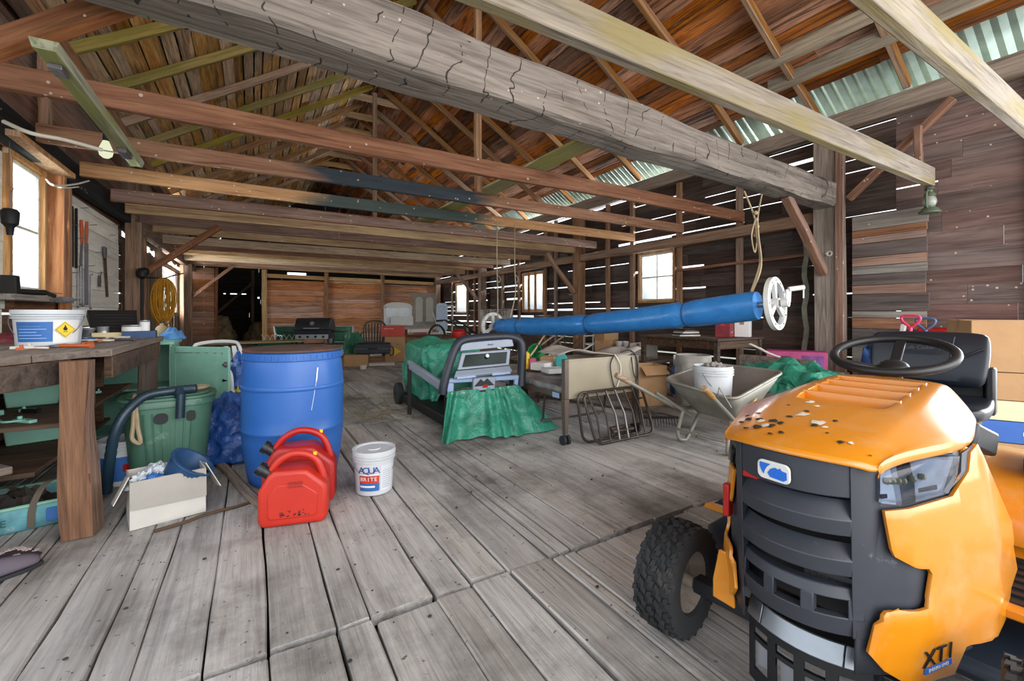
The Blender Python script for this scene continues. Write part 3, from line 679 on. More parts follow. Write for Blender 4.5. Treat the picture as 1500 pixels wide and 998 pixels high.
# fascia: dark shell behind the yellow side panels, its corners wrapping to the headlights
for side in (-1, 1):
    b = MB()
    zs = [.27, .33, .40, .47, .54, .61, .68, .74, .785]
    b.grid(lambda u, v: S(-.12 + u * 1.9, zs[0] + (zs[-1] - zs[0]) * v, side, .007), 19, 8)
    b.build('fascia_corner', M_FASCIA, TR, smooth=40, solid=.006)
    # yellow side panel with its notch
    out = [(.44, .674), (.46, .64), (.5, .585), (.55, .568), (.95, .543), (1.12, .532), (1.16, .516), (1.12, .452), (1.09, .439), (.6, .441), (.32, .438), (.24, .43), (.15, .404), (.02, .336), (.35, .294), (.87, .26), (1.46, .242), (1.6, .299), (2.0, .285), (2.55, .278), (2.68, .30), (2.72, .48), (2.4, .609), (1.98, .797), (1.86, .78), (1.78, .735), (1.51, .684), (1.1, .68)]
    bm = bmesh.new(); vs = [bm.verts.new((s, 0, z)) for s, z in out]; bm.faces.new(vs)
    for s in [.2, .4, .6, .8, .94, 1.0, 1.06, 1.2, 1.4, 1.6, 1.8, 1.94, 2, 2.06, 2.3, 2.5]:
        bmesh.ops.bisect_plane(bm, geom=bm.verts[:] + bm.edges[:] + bm.faces[:], plane_co=(s, 0, 0), plane_no=(1, 0, 0))
    for z in [.3, .34, .4, .46, .5, .55, .6, .65, .7, .75]:
        bmesh.ops.bisect_plane(bm, geom=bm.verts[:] + bm.edges[:] + bm.faces[:], plane_co=(0, 0, z), plane_no=(0, 0, 1))
    bmesh.ops.triangulate(bm, faces=[f for f in bm.faces if len(f.verts) > 4])
    for v in bm.verts:
        s, z = v.co.x, v.co.z; p = Vector(S(s, z, side, -.006)); 
        for w, c in ((.07, 1.0), (.07, 2.0)):   # soften the folds
            if abs(s - c) < w: p = (Vector(S(s - w, z, side, -.006)) + Vector(S(s + w, z, side, -.006)) + 2 * p) / 4
        p.y += -side * (-.012 * max(0, 1 - abs(z - .41) / .05)) * (1 if s > .2 else 0); v.co = p
    me = bpy.data.meshes.new('side_panel'); bm.to_mesh(me); bm.free(); me.materials.append(M_YEL)
    me.polygons.foreach_set('use_smooth', [True] * len(me.polygons))
    o = bpy.data.objects.new('side_panel', me); COL.objects.link(o); o.parent = TR
    m = o.modifiers.new('solid', 'SOLIDIFY'); m.thickness = .009; m.offset = 0
    m = o.modifiers.new('bevel', 'BEVEL'); m.width = .003; m.segments = 2; m.limit_method = 'ANGLE'; m.angle_limit = R(50)
    if side == -1:
        p0, p1 = Vector(S(1.12, .305, side, -.014)), Vector(S(1.45, .305, side, -.014))
        ex = (p1 - p0).normalized(); ez = Vector((0, 0, 1)); ey = ez - ex * ez.dot(ex); nrm = ex.cross(ey)
        text('model_mark', 'XT1', .054, frame(Vector(S(1.24, .312, side, -.0135)), ex, ey, nrm), M_BLACK, o, .001, sx=1.25, shear=.12)
        q = MB(); q.M = frame(Vector(S(1.24, .284, side, -.0130)), ex, ey, nrm); q.box((0, 0, 0), (.105, .013, .0015)); sb = q.build('series_strip', M_BLUEP, o, label='blue strip under the XT1 mark')
        text('series_text', 'ENDURO SERIES', .011, frame(Vector(S(1.24, .284, side, -.0130)) + nrm * .0012, ex, ey, nrm), M_WHITEP, sb, .0004, shear=.1)
    # headlight: clear cover over a chrome bowl, LED strip inside
    hl = [(.37, .694), (.36, .76), (.75, .776), (1.35, .788), (1.70, .778), (1.62, .735), (1.46, .694), (.8, .688)]
    def hlm(ins, scale=1.0):
        cs, cz = 1.0, .735; return [S(cs + (s - cs) * scale, cz + (z - cz) * scale, side, ins) for s, z in hl]
    b = MB(); o1, o2, o3 = hlm(.004), hlm(-.012, .985), hlm(-.016, .9); n = len(o1); b.add(o1 + o2 + o3, [(i, (i + 1) % n, n + (i + 1) % n, n + i) for i in range(n)] + [(n + i, n + (i + 1) % n, 2 * n + (i + 1) % n, 2 * n + i) for i in range(n)])
    f = [2 * n + i for i in range(n)]; b.f += [(f[0], f[1], f[2], f[7]), (f[7], f[2], f[3], f[6]), (f[6], f[3], f[4], f[5])]
    hlo = b.build('headlight', M_LENS, TR, smooth=30)
    b = MB(); g = [S(s, z, side, .0) for s, z in ((.37, .694), (.36, .76), (.75, .776), (.8, .688))] ; g2 = [S(s, z, side, .0) for s, z in ((.8, .688), (.75, .776), (1.35, .788), (1.7, .778), (1.46, .694))]
    b.add(g + g2, [(0, 1, 2, 3), (4, 5, 6, 7, 8)]); b.build('reflector', M_CHROME, hlo, smooth=0)
    b = MB()
    for i in range(6): b.ball(S(.62 + i * .12, .742, side, -.003), .009, 8, sq=(.6, 1, 1))
    b.build('led_strip', paint('led_yellowish', '#8f8c70', .35, .3), hlo)
    b = MB(); q = [S(s, z, side, -.0) for s, z in ((.5, .7), (1.4, .704), (1.4, .714), (.5, .71))]; b.add(q + [(p[0] - .008, p[1], p[2]) for p in q], [(0, 1, 2, 3), (4, 5, 6, 7), (0, 1, 5, 4), (2, 3, 7, 6)]); b.build('light_bar', M_BLACK, hlo, smooth=0)
    # grey trim beside the headlight
    b = MB(); q = [S(s, z, side, -.004) for s, z in ((1.48, .694), (1.70, .735), (1.76, .78), (1.94, .794), (1.9, .76), (1.8, .735))]; b.add(q, [tuple(range(6))]); b.build('headlight_trim', paint('trim_grey', '#4c5058', .35), TR, smooth=0, solid=.004)
    if side == -1:
        p0, p1 = Vector(S(1.5, .7, side, -.006)), Vector(S(1.8, .74, side, -.006)); ex = (p1 - p0).normalized(); ey = Vector((0, 0, 1)); ey = (ey - ex * ey.dot(ex)).normalized()
        text('model_text', 'LT42', .011, frame(Vector(S(1.62, .722, side, -.0075)), ex, ey, ex.cross(ey)), M_YEL, TR, .0004)
# grille: upper plate with badge, two louver slats, lower plate with three slots, side rails
def gplate(m, z0, z1, y0=-.135, y1=.135, ny=14, out0=0.0, out1=0.0, th=.02):
    A = []; 
    for i in range(ny + 1):
        y = y0 + (y1 - y0) * i / ny
        A.append([(gx(y, z0) - out0, y, z0), (gx(y, z1) - out1, y, z1), (gx(y, z1) - out1 + th, y, z1), (gx(y, z0) - out0 + th, y, z0)])
    m.loft(A)
g = MB(); gplate(g, .702, .79, -.15, .15); gplate(g, .355, .405, -.145, .145, out0=-.006, out1=.004, th=.03); gplate(g, .447, .475, -.14, .14, out0=.0, out1=-.012, th=.03)
for y in (-.135, -.045, .045, .135): gplate(g, .40, .45, y - .014, y + .014, 2, out0=.004, out1=.0, th=.025)
for sg in (-1, 1):
    for i in range(2): pass
    A = []
    for z in (.355, .45, .55, .65, .72, .79):
        y0, y1 = sg * .128, sg * .17
        A.append([(gx(y0, z) - .004, y0, z), (gx(.152, z) + .002, sg * .156, z), (.035 + .02, y1, z), (gx(y0, z) + .03, y0, z)])
    g.loft(A)
grille = g.build('grille', M_FASCIA, TR, smooth=30, bevel=.003)
for (z0, z1) in ((.608, .690), (.508, .582)):
    q = MB(); A = []
    for i in range(15):
        y = -.130 + .26 * i / 14; x = gx(y, z0)
        A.append([(x - .002, y, z0), (x - .008, y, z0 + .04), (x + .03, y, z1), (x + .036, y, z1 - .006), (x + .004, y, z0 + .036), (x + .008, y, z0)])
    q.loft(A); q.build('grille_slat', M_FASCIA, grille, smooth=30, bevel=.002)
q = MB(); q.box((.0, -.01, .725), (.05, .0, .0)); 
# badge
bc = Vector((gx(0, .735) - .003, .022, .738)); bx = Vector((-.12, -1, 0)).normalized(); by = Vector((-.05, 0, 1)); by = (by - bx * by.dot(bx)).normalized(); bz = bx.cross(by)
if bz.x > 0: bz = -bz; bx = -bx
BF = frame(bc, bx, by, bz)
q = MB(); q.M = BF; q.prism(rr(.082, .05, .014), -.003, .004, axis=2); bd = q.build('badge', M_WHITEP, TR, bevel=.0015, label='white and blue nose badge')
q = MB(); q.M = BF
q.prism([(-.034, .018), (-.006, .018), (-.016, .008), (-.022, -.004), (-.024, -.012), (-.030, -.004), (-.034, .006)], .004, .0056, axis=2)
q.prism([(-.014, -.006), (-.006, .006), (.006, .012), (.014, .009), (.018, .014), (.022, .008), (.034, .006), (.034, -.012), (.026, -.018), (-.008, -.016)], .004, .0056, axis=2)
q.build('badge_swoosh', M_BLUEP, bd)
# engine glimpsed through the grille
q = MB(); q.mm((.06, -.15, .36), (.5, .15, .75)); q.build('engine_shroud', M_BLACK, TR, bevel=.01)
q = MB(); q.cyl((.035, -.06, .46), (.055, -.06, .46), .05); q.box((.045, -.07, .475), (.03, .12, .02)); q.box((.04, .07, .5), (.03, .06, .03))
for i in range(6): q.box((.035, -.12 + i * .018, .462), (.01, .006, .022))
q.build('engine_casting', M_ENGINE, TR, bevel=.003)
q = MB(); q.box((gx(.09, .7) + .035, .09, .694), (.012, .075, .022)); q.build('red_rail', M_REDP, TR, bevel=.002, label='red piece behind the grille')
# bracket with a steel strip below the fascia
q = MB()
def br(y, z, o=0): return (.03 + .05 * (abs(y) / .15) ** 2 + o, y, z)
for (y0, y1, z0, z1) in ((-.15, .15, .215, .262), (-.15, .15, .05, .085), (-.15, -.132, .085, .215), (.132, .15, .085, .215), (-.085, -.06, .085, .215), (-.012, .012, .085, .215), (.06, .085, .085, .215), (-.132, .132, .175, .188)):
    n = max(2, int((y1 - y0) / .03)); q.loft([[br(y0 + (y1 - y0) * i / n, z0), br(y0 + (y1 - y0) * i / n, z1), br(y0 + (y1 - y0) * i / n, z1, .012), br(y0 + (y1 - y0) * i / n, z0, .012)] for i in range(n + 1)])
brk = q.build('front_bracket', M_BLACK, TR, smooth=30, bevel=.002)
q = MB()
for y0, y1 in ((-.148, -.1), (-.098, .1), (.102, .148)):
    n = 6; q.loft([[br(y0 + (y1 - y0) * i / n, .248, -.016), br(y0 + (y1 - y0) * i / n, .295, .006), br(y0 + (y1 - y0) * i / n, .295, .012), br(y0 + (y1 - y0) * i / n, .244, -.008)] for i in range(n + 1)])
q.build('bracket_strip', M_STEEL, brk, bevel=.002, label='bare steel strip')
for y in (-.11, -.036, .036, .11): q = MB(); q.box((.06 + .05 * (y / .15) ** 2, y, .13), (.004, .038, .08)); q.build('radiator_plate', paint('plate_light', '#8f9096', .5, .3), brk)
# red side reflector on the far corner, lower yellow tab with screw
q = MB(); q.box((.06, .205, .57), (.03, .02, .10)); q.build('side_reflector', M_REDP, TR, bevel=.004)
q = MB(); q.prism([(.195, .40), (.235, .40), (.255, .30), (.255, .24), (.185, .235), (.19, .32)], .06, .07, axis=0); q.build('corner_tab', M_YEL, TR, bevel=.004)
# chassis, axle, wheels
q = MB(); q.mm((.12, -.16, .2), (1.5, .16, .30)); q.bar((.15, -.36, .2), (.15, .36, .2), .05, .05); q.mm((.9, -.14, .14), (1.4, .14, .34)); q.build('chassis', M_BLACK, TR, bevel=.005)
def wheel(x, y, r, w, tread, rim_r, steer=0):
    o = bpy.data.objects.new('wheel', None)
    b = MB(); b.M = Matrix.Translation((x, y, r)) @ Matrix.Rotation(R(steer), 4, 'Z') @ Matrix.Rotation(R(90), 4, 'X')
    h = w / 2; prof = [(rim_r, -h * .75), (rim_r + .01, -h * .92), (r * .86, -h), (r * .94, -h * .9), (r - .012, -h * .62), (r - .008, 0), (r - .012, h * .62), (r * .94, h * .9), (r * .86, h), (rim_r + .01, h * .92), (rim_r, h * .75)]
    b.lathe(prof, 40); ty = b.build('wheel', M_TYRE, TR, smooth=40)
    # chunky zigzag tread blocks
    b2 = MB(); b2.M = b.M; n = tread
    for k in range(n):
        a = 2 * math.pi * k / n
        for j in range(5):
            zz = (-2 + j) * w * .19; aa = a + (math.pi / n if j % 2 else 0); rr_ = r - .0075 - .014 * (abs(zz) / h) ** 2.5
            da = math.pi / n * .78; dz = w * .075; sk = .55 * da * (1 if (j % 2) else -1)
            pts = []
            for (ta, tz) in ((-da, -dz), (-da * .1, -dz * 1.25), (0, -dz * .4), (da * .9, -dz * .4), (da, dz), (da * .1, dz * 1.25), (0, dz * .4), (-da * .9, dz * .4)):
                pts.append((aa + ta + sk * tz / dz * .6, zz + tz))
            vs = [(rad * math.cos(t), rad * math.sin(t), z) for rad in (rr_ - .006, rr_ + .0085) for (t, z) in pts]; m = len(pts)
            b2.add(vs, [tuple(range(m, 2 * m))] + [(i, (i + 1) % m, m + (i + 1) % m, m + i) for i in range(m)])
    b2.build('tyre_tread', M_TYRE, ty, smooth=20)
    b3 = MB(); b3.M = b.M; b3.lathe([(.001, -.01), (.03, -.012), (rim_r * .55, .0), (rim_r * .8, -h * .3), (rim_r * .92, -h * .72), (rim_r + .006, -h * .8)], 28); b3.lathe([(.001, .02), (rim_r * .6, .02), (rim_r * .92, h * .72), (rim_r + .006, h * .8)], 28); b3.cyl((0, 0, -h * .9), (0, 0, h * .9), .022, seg=12)
    b3.build('rim', M_RIM, ty)
wheel(.15, .435, .192, .15, 24, .1, 4); wheel(.15, -.435, .192, .15, 24, .1, 4); wheel(1.36, .43, .25, .21, 26, .12); wheel(1.36, -.43, .25, .21, 26, .12)
# rear body: fenders, foot plates, dash
q = MB()
for sg in (-1, 1):
    q.loft([[(x, sg * .20, z), (x, sg * .56, z - .02), (x, sg * .575, z - .06), (x, sg * .20, z - .06)] for x, z in ((.98, .40), (1.04, .50), (1.15, .565), (1.36, .59), (1.6, .57), (1.72, .50))])
q.mm((1.0, -.22, .36), (1.75, .22, .56)); q.build('fender', M_YEL, TR, smooth=40, bevel=.012, bseg=3)
for sg in (-1, 1): q = MB(); q.loft([[(x, sg * .17, .30 + dz), (x, sg * .55, .29 + dz), (x, sg * .56, .265 + dz), (x, sg * .17, .265 + dz)] for x, dz in ((.56, .02), (.7, 0), (1.0, 0), (1.05, .04))]); q.build('foot_plate', M_YEL, TR, bevel=.006)
for sg in (-1, 1):
    q = MB(); q.mm((.6, sg * .24, .298), (1.0, sg * .53, .306))
    for i in range(7): q.mm((.62 + i * .055, sg * .25, .306), (.64 + i * .055, sg * .52, .312))
    q.build('foot_mat', M_BLACK, TR)
q = MB(); q.loft([[(x, -w, .32), (x, w, .32), (x, w * .95, z), (x, -w * .95, z)] for x, w, z in ((.72, .20, .80), (.95, .19, .84), (1.06, .17, .80))]); q.build('dash_tower', M_BLACK, TR, bevel=.02)
q = MB(); q.loft([[(x, -.245, z0), (x, -.275, z0), (x, -.26, z1), (x, -.23, z1)] for x, z0, z1 in ((.62, .36, .74), (.8, .36, .70), (1.0, .36, .60), (1.12, .36, .56))]); q.build('body_side', M_YEL, TR, bevel=.012)
q = MB(); q.mm((1.14, -.36, .50), (1.40, -.35, .645)); q.box((1.25, -.4, .605), (.3, .11, .05)); q.build('fender_panel', M_SEAT, TR, bevel=.01)
q = MB(); q.bar((.95, -.21, .72), (1.12, -.25, .66), .075, .09, up=(0, 0, 1)); q.build('throttle_pod', M_BLACK, TR, bevel=.012)
q = MB(); q.box((.99, -.1, .86), (.04, .06, .035)); q.build('lever_knob', M_BLACK, TR, bevel=.01)
# steering wheel
SM = Matrix.Translation((1.0, 0, .985)) @ Matrix.Rotation(R(-19), 4, 'Y')
q = MB(); q.M = SM; q.tube([(.178 * math.cos(a), .19 * math.sin(a), 0) for a in [2 * math.pi * i / 48 for i in range(48)]], .0165, 12, closed=True)
for i in range(24):
    a = math.pi * .55 + i * math.pi * .9 / 24; q.ball((.164 * math.cos(a), .176 * math.sin(a), -.004), .006, 6)
stw = q.build('steering_wheel', M_BLACK, TR)
q = MB(); q.M = SM
for a in (R(120), R(240), R(0)): q.bar((.03 * math.cos(a), .03 * math.sin(a), -.06), (.172 * math.cos(a), .182 * math.sin(a), -.004), .036, .012)
q.ball((0, 0, -.06), .055, 16, sq=(1, 1, .55)); q.cyl((0, 0, -.22), (0, 0, -.07), .03); q.build('spoke', M_BLACK, stw, bevel=.004)
# seat
q = MB(); A = []
for i, (z, x, t, w) in enumerate(((.80, 1.66, .05, .19), (.82, 1.655, .09, .205), (.90, 1.675, .10, .22), (1.0, 1.70, .09, .222), (1.045, 1.715, .07, .215), (1.062, 1.725, .03, .19))):
    A.append([(x + (t / 2) * math.copysign(abs(math.cos(a)) ** .5, math.cos(a)) - .02 * (abs(math.sin(a)) ** 3), w * math.copysign(abs(math.sin(a)) ** .55, math.sin(a)), z) for a in [2 * math.pi * j / 28 for j in range(28)]])
q.loft(A); sb = q.build('seat_back', M_SEAT, TR, smooth=60, sub=1)
text('seat_mark', 'Cub Cadet', .026, frame(Vector((1.612, .02, .985)), (0, -1, 0), (.2, 0, .98), (-.98, 0, .2)), paint('seat_emboss', '#2b333f', .35), sb, .001)
q = MB(); q.tube(smoothpath([(1.625, -.06, .86), (1.62, -.09, .93), (1.625, -.10, 1.0), (1.64, -.105, 1.04)], 6), .004, 6); q.tube(smoothpath([(1.618, -.10, .93), (1.62, -.15, .96), (1.635, -.2, .99)], 6), .004, 6)
q.tube([(1.617, y + .02, z + .985) for y, z in rr(.15, .044, .012)], .0025, 6, closed=True); q.build('seat_seam', M_SEAT, sb)
q = MB(); A = []
for (x, z0, z1, w) in ((1.27, .70, .73, .19), (1.30, .685, .755, .225), (1.4, .68, .75, .24), (1.55, .68, .745, .24), (1.68, .685, .77, .235), (1.73, .70, .75, .21)):
    zc, zh = (z0 + z1) / 2, (z1 - z0) / 2
    A.append([(x, w * math.copysign(abs(math.cos(a)) ** .5, math.cos(a)), zc + zh * math.copysign(abs(math.sin(a)) ** .6, math.sin(a)) + (.02 * abs(math.cos(a)) ** 4 if math.sin(a) > 0 else 0)) for a in [2 * math.pi * j / 28 for j in range(28)]])
q.loft(A); q.build('seat_cushion', M_SEAT, TR, smooth=60, sub=1)
q = MB(); q.mm((1.70, -.2, .66), (1.73, .2, .84)); q.mm((1.3, -.19, .62), (1.72, .19, .685)); q.mm((1.36, -.1, .55), (1.66, .1, .63)); q.mm((1.66, -.235, .68), (1.74, -.2, .9)); q.build('seat_pan', M_BLACK, TR, bevel=.01)
q = MB(); q.loft([[(x, -w, z0), (x, w, z0), (x, w, z1), (x, -w, z1)] for x, w, z0, z1 in ((.5, .5, .09, .14), (.62, .57, .07, .2), (.95, .57, .07, .2), (1.05, .45, .09, .14))]); q.build('mower_deck', paint('deck_blue_black', '#1b2531', .45, wear=.2, wearcol='#5d5548'), TR, bevel=.03, bseg=3)
# ================================================================== workbench side
W_BENCH = wood('bench_dark', ['#2f231d', '#523d31', '#64503f', '#3d2e25'], 0, .9, .2, .6)
W_BENCHY = wood('bench_top_wood', ['#4a4039', '#776a60', '#8b7e73', '#5d5249'], 1, .9, .15, .6)
W_LEG = wood('rough_leg_wood', ['#3d281b', '#6b4932', '#8a6346', '#4f3524'], 0, .8, .05, 1.2)
M_BLKIRON = paint('black_iron', '#1b1a1a', .55, .4, wear=.2, wearcol='#5d4637')
M_TOOLST = paint('tool_steel', '#77757a', .4, .7, wear=.3, wearcol='#6b4a35')
M_CAN = paint('tin_can', '#b9bcc0', .3, .8, mottling=.15)
M_LABELW = paint('label_white', '#dcdcd8', .6); M_LABELB = paint('label_blue', '#2f63a6', .5, mottling=.3)
M_YELLAB = paint('hazard_yellow', '#e3c21c', .5); M_CARD = paint('cardboard', '#b08a62', .85, mottling=.12, bump=.1, bscale=60)
M_CARDW = paint('cardboard_white', '#c4c0b8', .8, mottling=.08); M_CARDG = paint('cardboard_grey', '#9f9a92', .85, mottling=.12)
M_PAIL = paint('pail_white', '#c2c5c8', .38, mottling=.05, wear=.08, wearcol='#8d877e')
M_ORANGEW = paint('orange_handle', '#b3552a', .6, wear=.2); M_TEAL = paint('teal_paint', '#80b3a0', .6, mottling=.12, wear=.22, wearcol='#8ac0aa', bump=.2)
M_NAVY = paint('navy', '#26406b', .6, mottling=.3); M_MAROON = paint('maroon', '#6b2230', .6, mottling=.5)
M_TARPB = tarp('tarp_blue', '#335fa8', '#1d3f80', .3); M_TARPG = tarp('tarp_green', '#3a957b', '#23705a', .3)
M_BINGREEN = paint('bin_green', '#4c7361', .5, mottling=.15, wear=.2, wearcol='#8aa394')
M_HOSE = paint('hose_blue_black', '#1f3442', .4, mottling=.3); M_ROPE = paint('rope_tan', '#a89678', .9, mottling=.3, bump=.6, bscale=160)
M_ROPEY = paint('rope_yellow', '#d59a2c', .8, mottling=.25, bump=.5, bscale=120); M_CORD = paint('cord_white', '#c9c3b4', .7)
M_PAPER = paint('paper', '#cfcabf', .8, mottling=.2); M_RUBBER = paint('rubber_black', '#202225', .7)

wb = thing('workbench', 'dark timber workbench on a rough hewn leg below the tool wall', 'workbench')
b = MB()
for pl in ([(-1.76, 2.2), (-1.48, 2.2), (-1.48, 5.08), (-1.76, 5.06)], [(-1.475, 2.3), (-1.28, 2.3), (-1.2, 2.55), (-1.2, 5.05), (-1.475, 5.09)], [(-1.195, 2.58), (-1.0, 2.98), (-.95, 3.08), (-.95, 5.07), (-1.195, 5.04)], [(-.945, 3.09), (-.80, 3.30), (-.70, 3.36), (-.70, 5.06), (-.945, 5.08)]): b.prism(pl, .905, .945, axis=2)
b.build('top', W_BENCHY, wb, bevel=.004)
b = MB(); b.bar((-1.27, 2.45, .84), (-.86, 3.27, .84), .035, .125); b.build('apron', W_BENCH, wb, bevel=.005); b = MB(); b.mm((-.745, 3.40, .775), (-.705, 4.75, .90)); b.build('apron', W_BENCH, wb, bevel=.005)
b = MB(); b.mm((-1.7, 5.0, .76), (-.72, 5.04, .90)); b.build('apron', W_BENCH, wb, bevel=.005)
lt, lb = at(107, 512, Y=3.15), at(121, 782, Z=0); lt.z = .905
timber('leg', (lb.x, lb.y, 0), (lt.x + .02, lb.y + .02, .905), .12, .13, W_LEG, parent=wb, hewn=.035, seg=14, up=(0, 1, 0))
timber('leg', (-.77, 4.8, 0), (-.77, 4.8, .905), .12, .11, W_BENCH, parent=wb, up=(0, 1, 0), seg=4); timber('leg', (-1.62, 4.8, 0), (-1.62, 4.8, .905), .1, .1, W_BENCH, parent=wb, up=(0, 1, 0), seg=4); timber('leg', (-1.62, 2.6, 0), (-1.62, 2.6, .905), .1, .1, W_BENCH, parent=wb, up=(0, 1, 0), seg=4)
timber('leg', (-1.28, 2.85, 0), (-1.28, 2.85, .905), .05, .09, W_TAN, parent=wb, up=(0, 1, 0), seg=4)
b = MB(); b.mm((-1.7, 2.3, .715), (-1.2, 3.2, .74)); b.mm((-1.72, 3.2, .55), (-.86, 4.75, .575)); b.mm((-1.72, 3.3, .28), (-1.0, 4.75, .305)); b.build('shelf', W_BENCH, wb, bevel=.003)
b = MB(); b.mm((-1.3, 4.62, .30), (-1.02, 4.66, .90)); b.mm((-.9, 3.6, .58), (-.86, 3.75, .9)); b.build('upright_board', W_BENCH, wb, bevel=.003)
BT = .945
def pail(name, label, cat, p, r, h, group=None, taper=.88, rot=0, lid=True, mat=None, handle=True, rim=True, seg=36):
    t = thing(name, label, cat, p, rot, group); mat = mat or M_PAIL; r0 = r * taper
    b = MB(); b.lathe([(0.001, 0), (r0 - .006, 0), (r0, .006), (r * .985, h * .93), (r * .985, h), (r * .955, h), (r0 * .95, .008), (.001, .008)], seg)
    if rim:
        for k in (.80, .86, .92): b.lathe([(r * (taper + (1 - taper) * k) * .98, h * k - .006), (r * 1.035, h * k - .004), (r * 1.035, h * k + .004), (r * .98, h * k + .006)], seg)
    b.build('body', mat, t, smooth=40)
    if lid: b = MB(); b.lathe([(.001, h + .003), (r * .3, h + .003), (r * .32, h - .002), (r * .86, h - .002), (r * .9, h + .004), (r * 1.04, h + .006), (r * 1.05, h - .02), (r * 1.0, h - .022)], seg); b.build('lid', mat, t, smooth=40)
    if handle:
        b = MB(); b.tube([(r * 1.06 * math.cos(a), -.02 - r * .55 * math.sin(a), h * .86 - r * 1.05 * math.sin(a)) for a in [math.pi * i / 20 for i in range(21)]], .0025, 6); b.build('wire_handle', M_TOOLST, t)
    return t
def wraplabel(t, r0, r1, z0, z1, a0, a1, mat, name='label', off=.0012, seg=14):
    b = MB(); A = R(a0); B_ = R(a1)
    b.grid(lambda u, v: ((r0 + (r1 - r0) * v + off) * math.cos(A + (B_ - A) * u), (r0 + (r1 - r0) * v + off) * math.sin(A + (B_ - A) * u), z0 + (z1 - z0) * v), seg, 2)
    return b.build(name, mat, t)
# chemical pail on the bench
pp = at(72, 507, d=2.85); pp.z = BT
cp = pail('chlorine_pail', 'white lidded pail with blue label and yellow hazard diamond on the workbench', 'bucket', pp, .165, .225, taper=.9, rot=0)
wraplabel(cp, .15, .16, .03, .155, 225, 292, M_LABELB)
wl = wraplabel(cp, .1495, .16, .02, .165, 292, 345, M_LABELW)
b = MB(); a = R(312); c = Vector((.158 * math.cos(a), .158 * math.sin(a), .105)); n = Vector((math.cos(a), math.sin(a), .05)).normalized(); tx = Vector((-math.sin(a), math.cos(a), 0)); tz = n.cross(tx)
HF = frame(c + n * .004, tx, tz, n)
b.M = HF; b.prism([(.052, 0), (0, .052), (-.052, 0), (0, -.052)], 0, .0012, axis=2); hz = b.build('hazard_diamond', M_YELLAB, cp)
b = MB(); b.M = HF; b.tube([(x, y, .0016) for x, y in ((.046, 0), (0, .046), (-.046, 0), (0, -.046))], .0012, 4, closed=True); b.prism([(.011 * math.cos(q), .004 + .011 * math.sin(q)) for q in [2 * math.pi * i / 14 for i in range(14)]], .001, .002, axis=2); b.prism([(-.006, .012), (0, .03), (.007, .012)], .001, .002, axis=2); b.box((0, -.014, .0015), (.022, .004, .001)); b.build('hazard_mark', M_RUBBER, hz)
b = MB()
for i in range(5):
    A = R(232 + 0); r_ = .1575
    b.grid(lambda u, v: ((r_ + .0015) * math.cos(R(232) + R(50 - 8 * (i % 3)) * u), (r_ + .0015) * math.sin(R(232) + R(50 - 8 * (i % 3)) * u), .05 + i * .019 + .005 * v), 8, 1)
b.build('label_lines', paint('label_pale_blue', '#7fa7d6', .5), cp)
# maroon bag
def lump(name, label, cat, p, size, mat, seed=0, amp=.25, freq=2.2, group=None, rot=0, flat=.0, sub=0, n=28, m=14, parent=None, power=1.0):
    b = MB(); sx, sy, sz = size
    prof = []
    def fn(u, v):
        a = 2 * math.pi * u; e = math.pi * v / 2
        d = Vector((math.cos(a) * math.cos(e), math.sin(a) * math.cos(e), math.sin(e)))
        k = 1 + amp * noise.fractal(d * freq + Vector((seed, seed * 1.7, 0)), .7, 2.1, 4)
        z = abs(d.z) ** power
        return (d.x * sx * k, d.y * sy * k, max(.001, z * sz * (1 + amp * noise.noise(d * freq * 1.4 + Vector((0, seed, 3)))) * (1 if v > .02 else 0)))
    b.grid(fn, n, m); b.f.append(tuple(i * (m + 1) for i in range(n)))
    o = b.build(name, mat, parent, smooth=50, sub=sub)
    if parent is None: tag(o, label, cat, group, p, rot)
    else: o.location = p
    return o
q = at(8, 503, Z=BT); lump('bag', 'crumpled maroon bag beside the white chemical pail on the workbench', 'bag', (q.x, q.y, BT), (.11, .08, .07), M_MAROON, 3)
def can(p, r, h, label, mat, band=None, group='tins on the workbench', name='tin_can'):
    t = thing(name, label, 'can', p, 0, group); b = MB(); b.lathe([(.001, .004), (r - .004, .004), (r, 0), (r, .006), (r - .0015, .009), (r - .0015, h - .009), (r, h - .006), (r, h), (r - .004, h - .004), (.001, h - .006)], 24); b.build('body', M_CAN, t, smooth=40)
    if band: b = MB(); b.lathe([(r, .014), (r, h - .014)], 24); b.build('label_band', band, t)
    return t
def on(u, v, z):
    p = at(u, v, Z=z)
    if p.y > 4.9: p = at(u, v, Y=4.86)
    return (min(p.x, -.80), p.y, z)
can(on(131, 494, BT), .045, .09, 'small tin with a dark printed band beside the white chemical pail', M_CAN, paint('tin_band_dark', '#4a4d52', .5, mottling=.8))
can(on(151, 492, BT), .04, .10, 'ribbed silver tin standing below the hanging hatchet', M_CAN)
can(on(194, 482, BT), .07, .11, 'white labelled paint tin near the end of the workbench', M_CAN, M_LABELW)
can(on(221, 488, BT), .035, .15, 'tall white printed canister at the bench end', M_CAN, M_LABELW)
t = thing('paint_tray', 'black paint tray tilted against the whitewashed boards on the bench', 'tray', on(170, 478, BT), 20)
b = MB(); b.M = Matrix.Rotation(R(38), 4, 'X'); b.loft([[(-.14, 0, 0), (.14, 0, 0), (.14, 0, .02), (-.14, 0, .02)], [(-.16, .26, .03), (.16, .26, .03), (.16, .26, .10), (-.16, .26, .10)]]); 
for i in range(7): b.bar((-.13, .03 + i * .03, .03 + i * .009), (.13, .03 + i * .03, .03 + i * .009), .006, .01)
b.build('tray_body', M_BLKIRON, t, bevel=.004)
b = MB(); b.M = Matrix.Rotation(R(38), 4, 'X'); b.bar((.10, .02, .02), (.28, -.02, .0), .02, .012); b.build('handle', W_TAN, t)
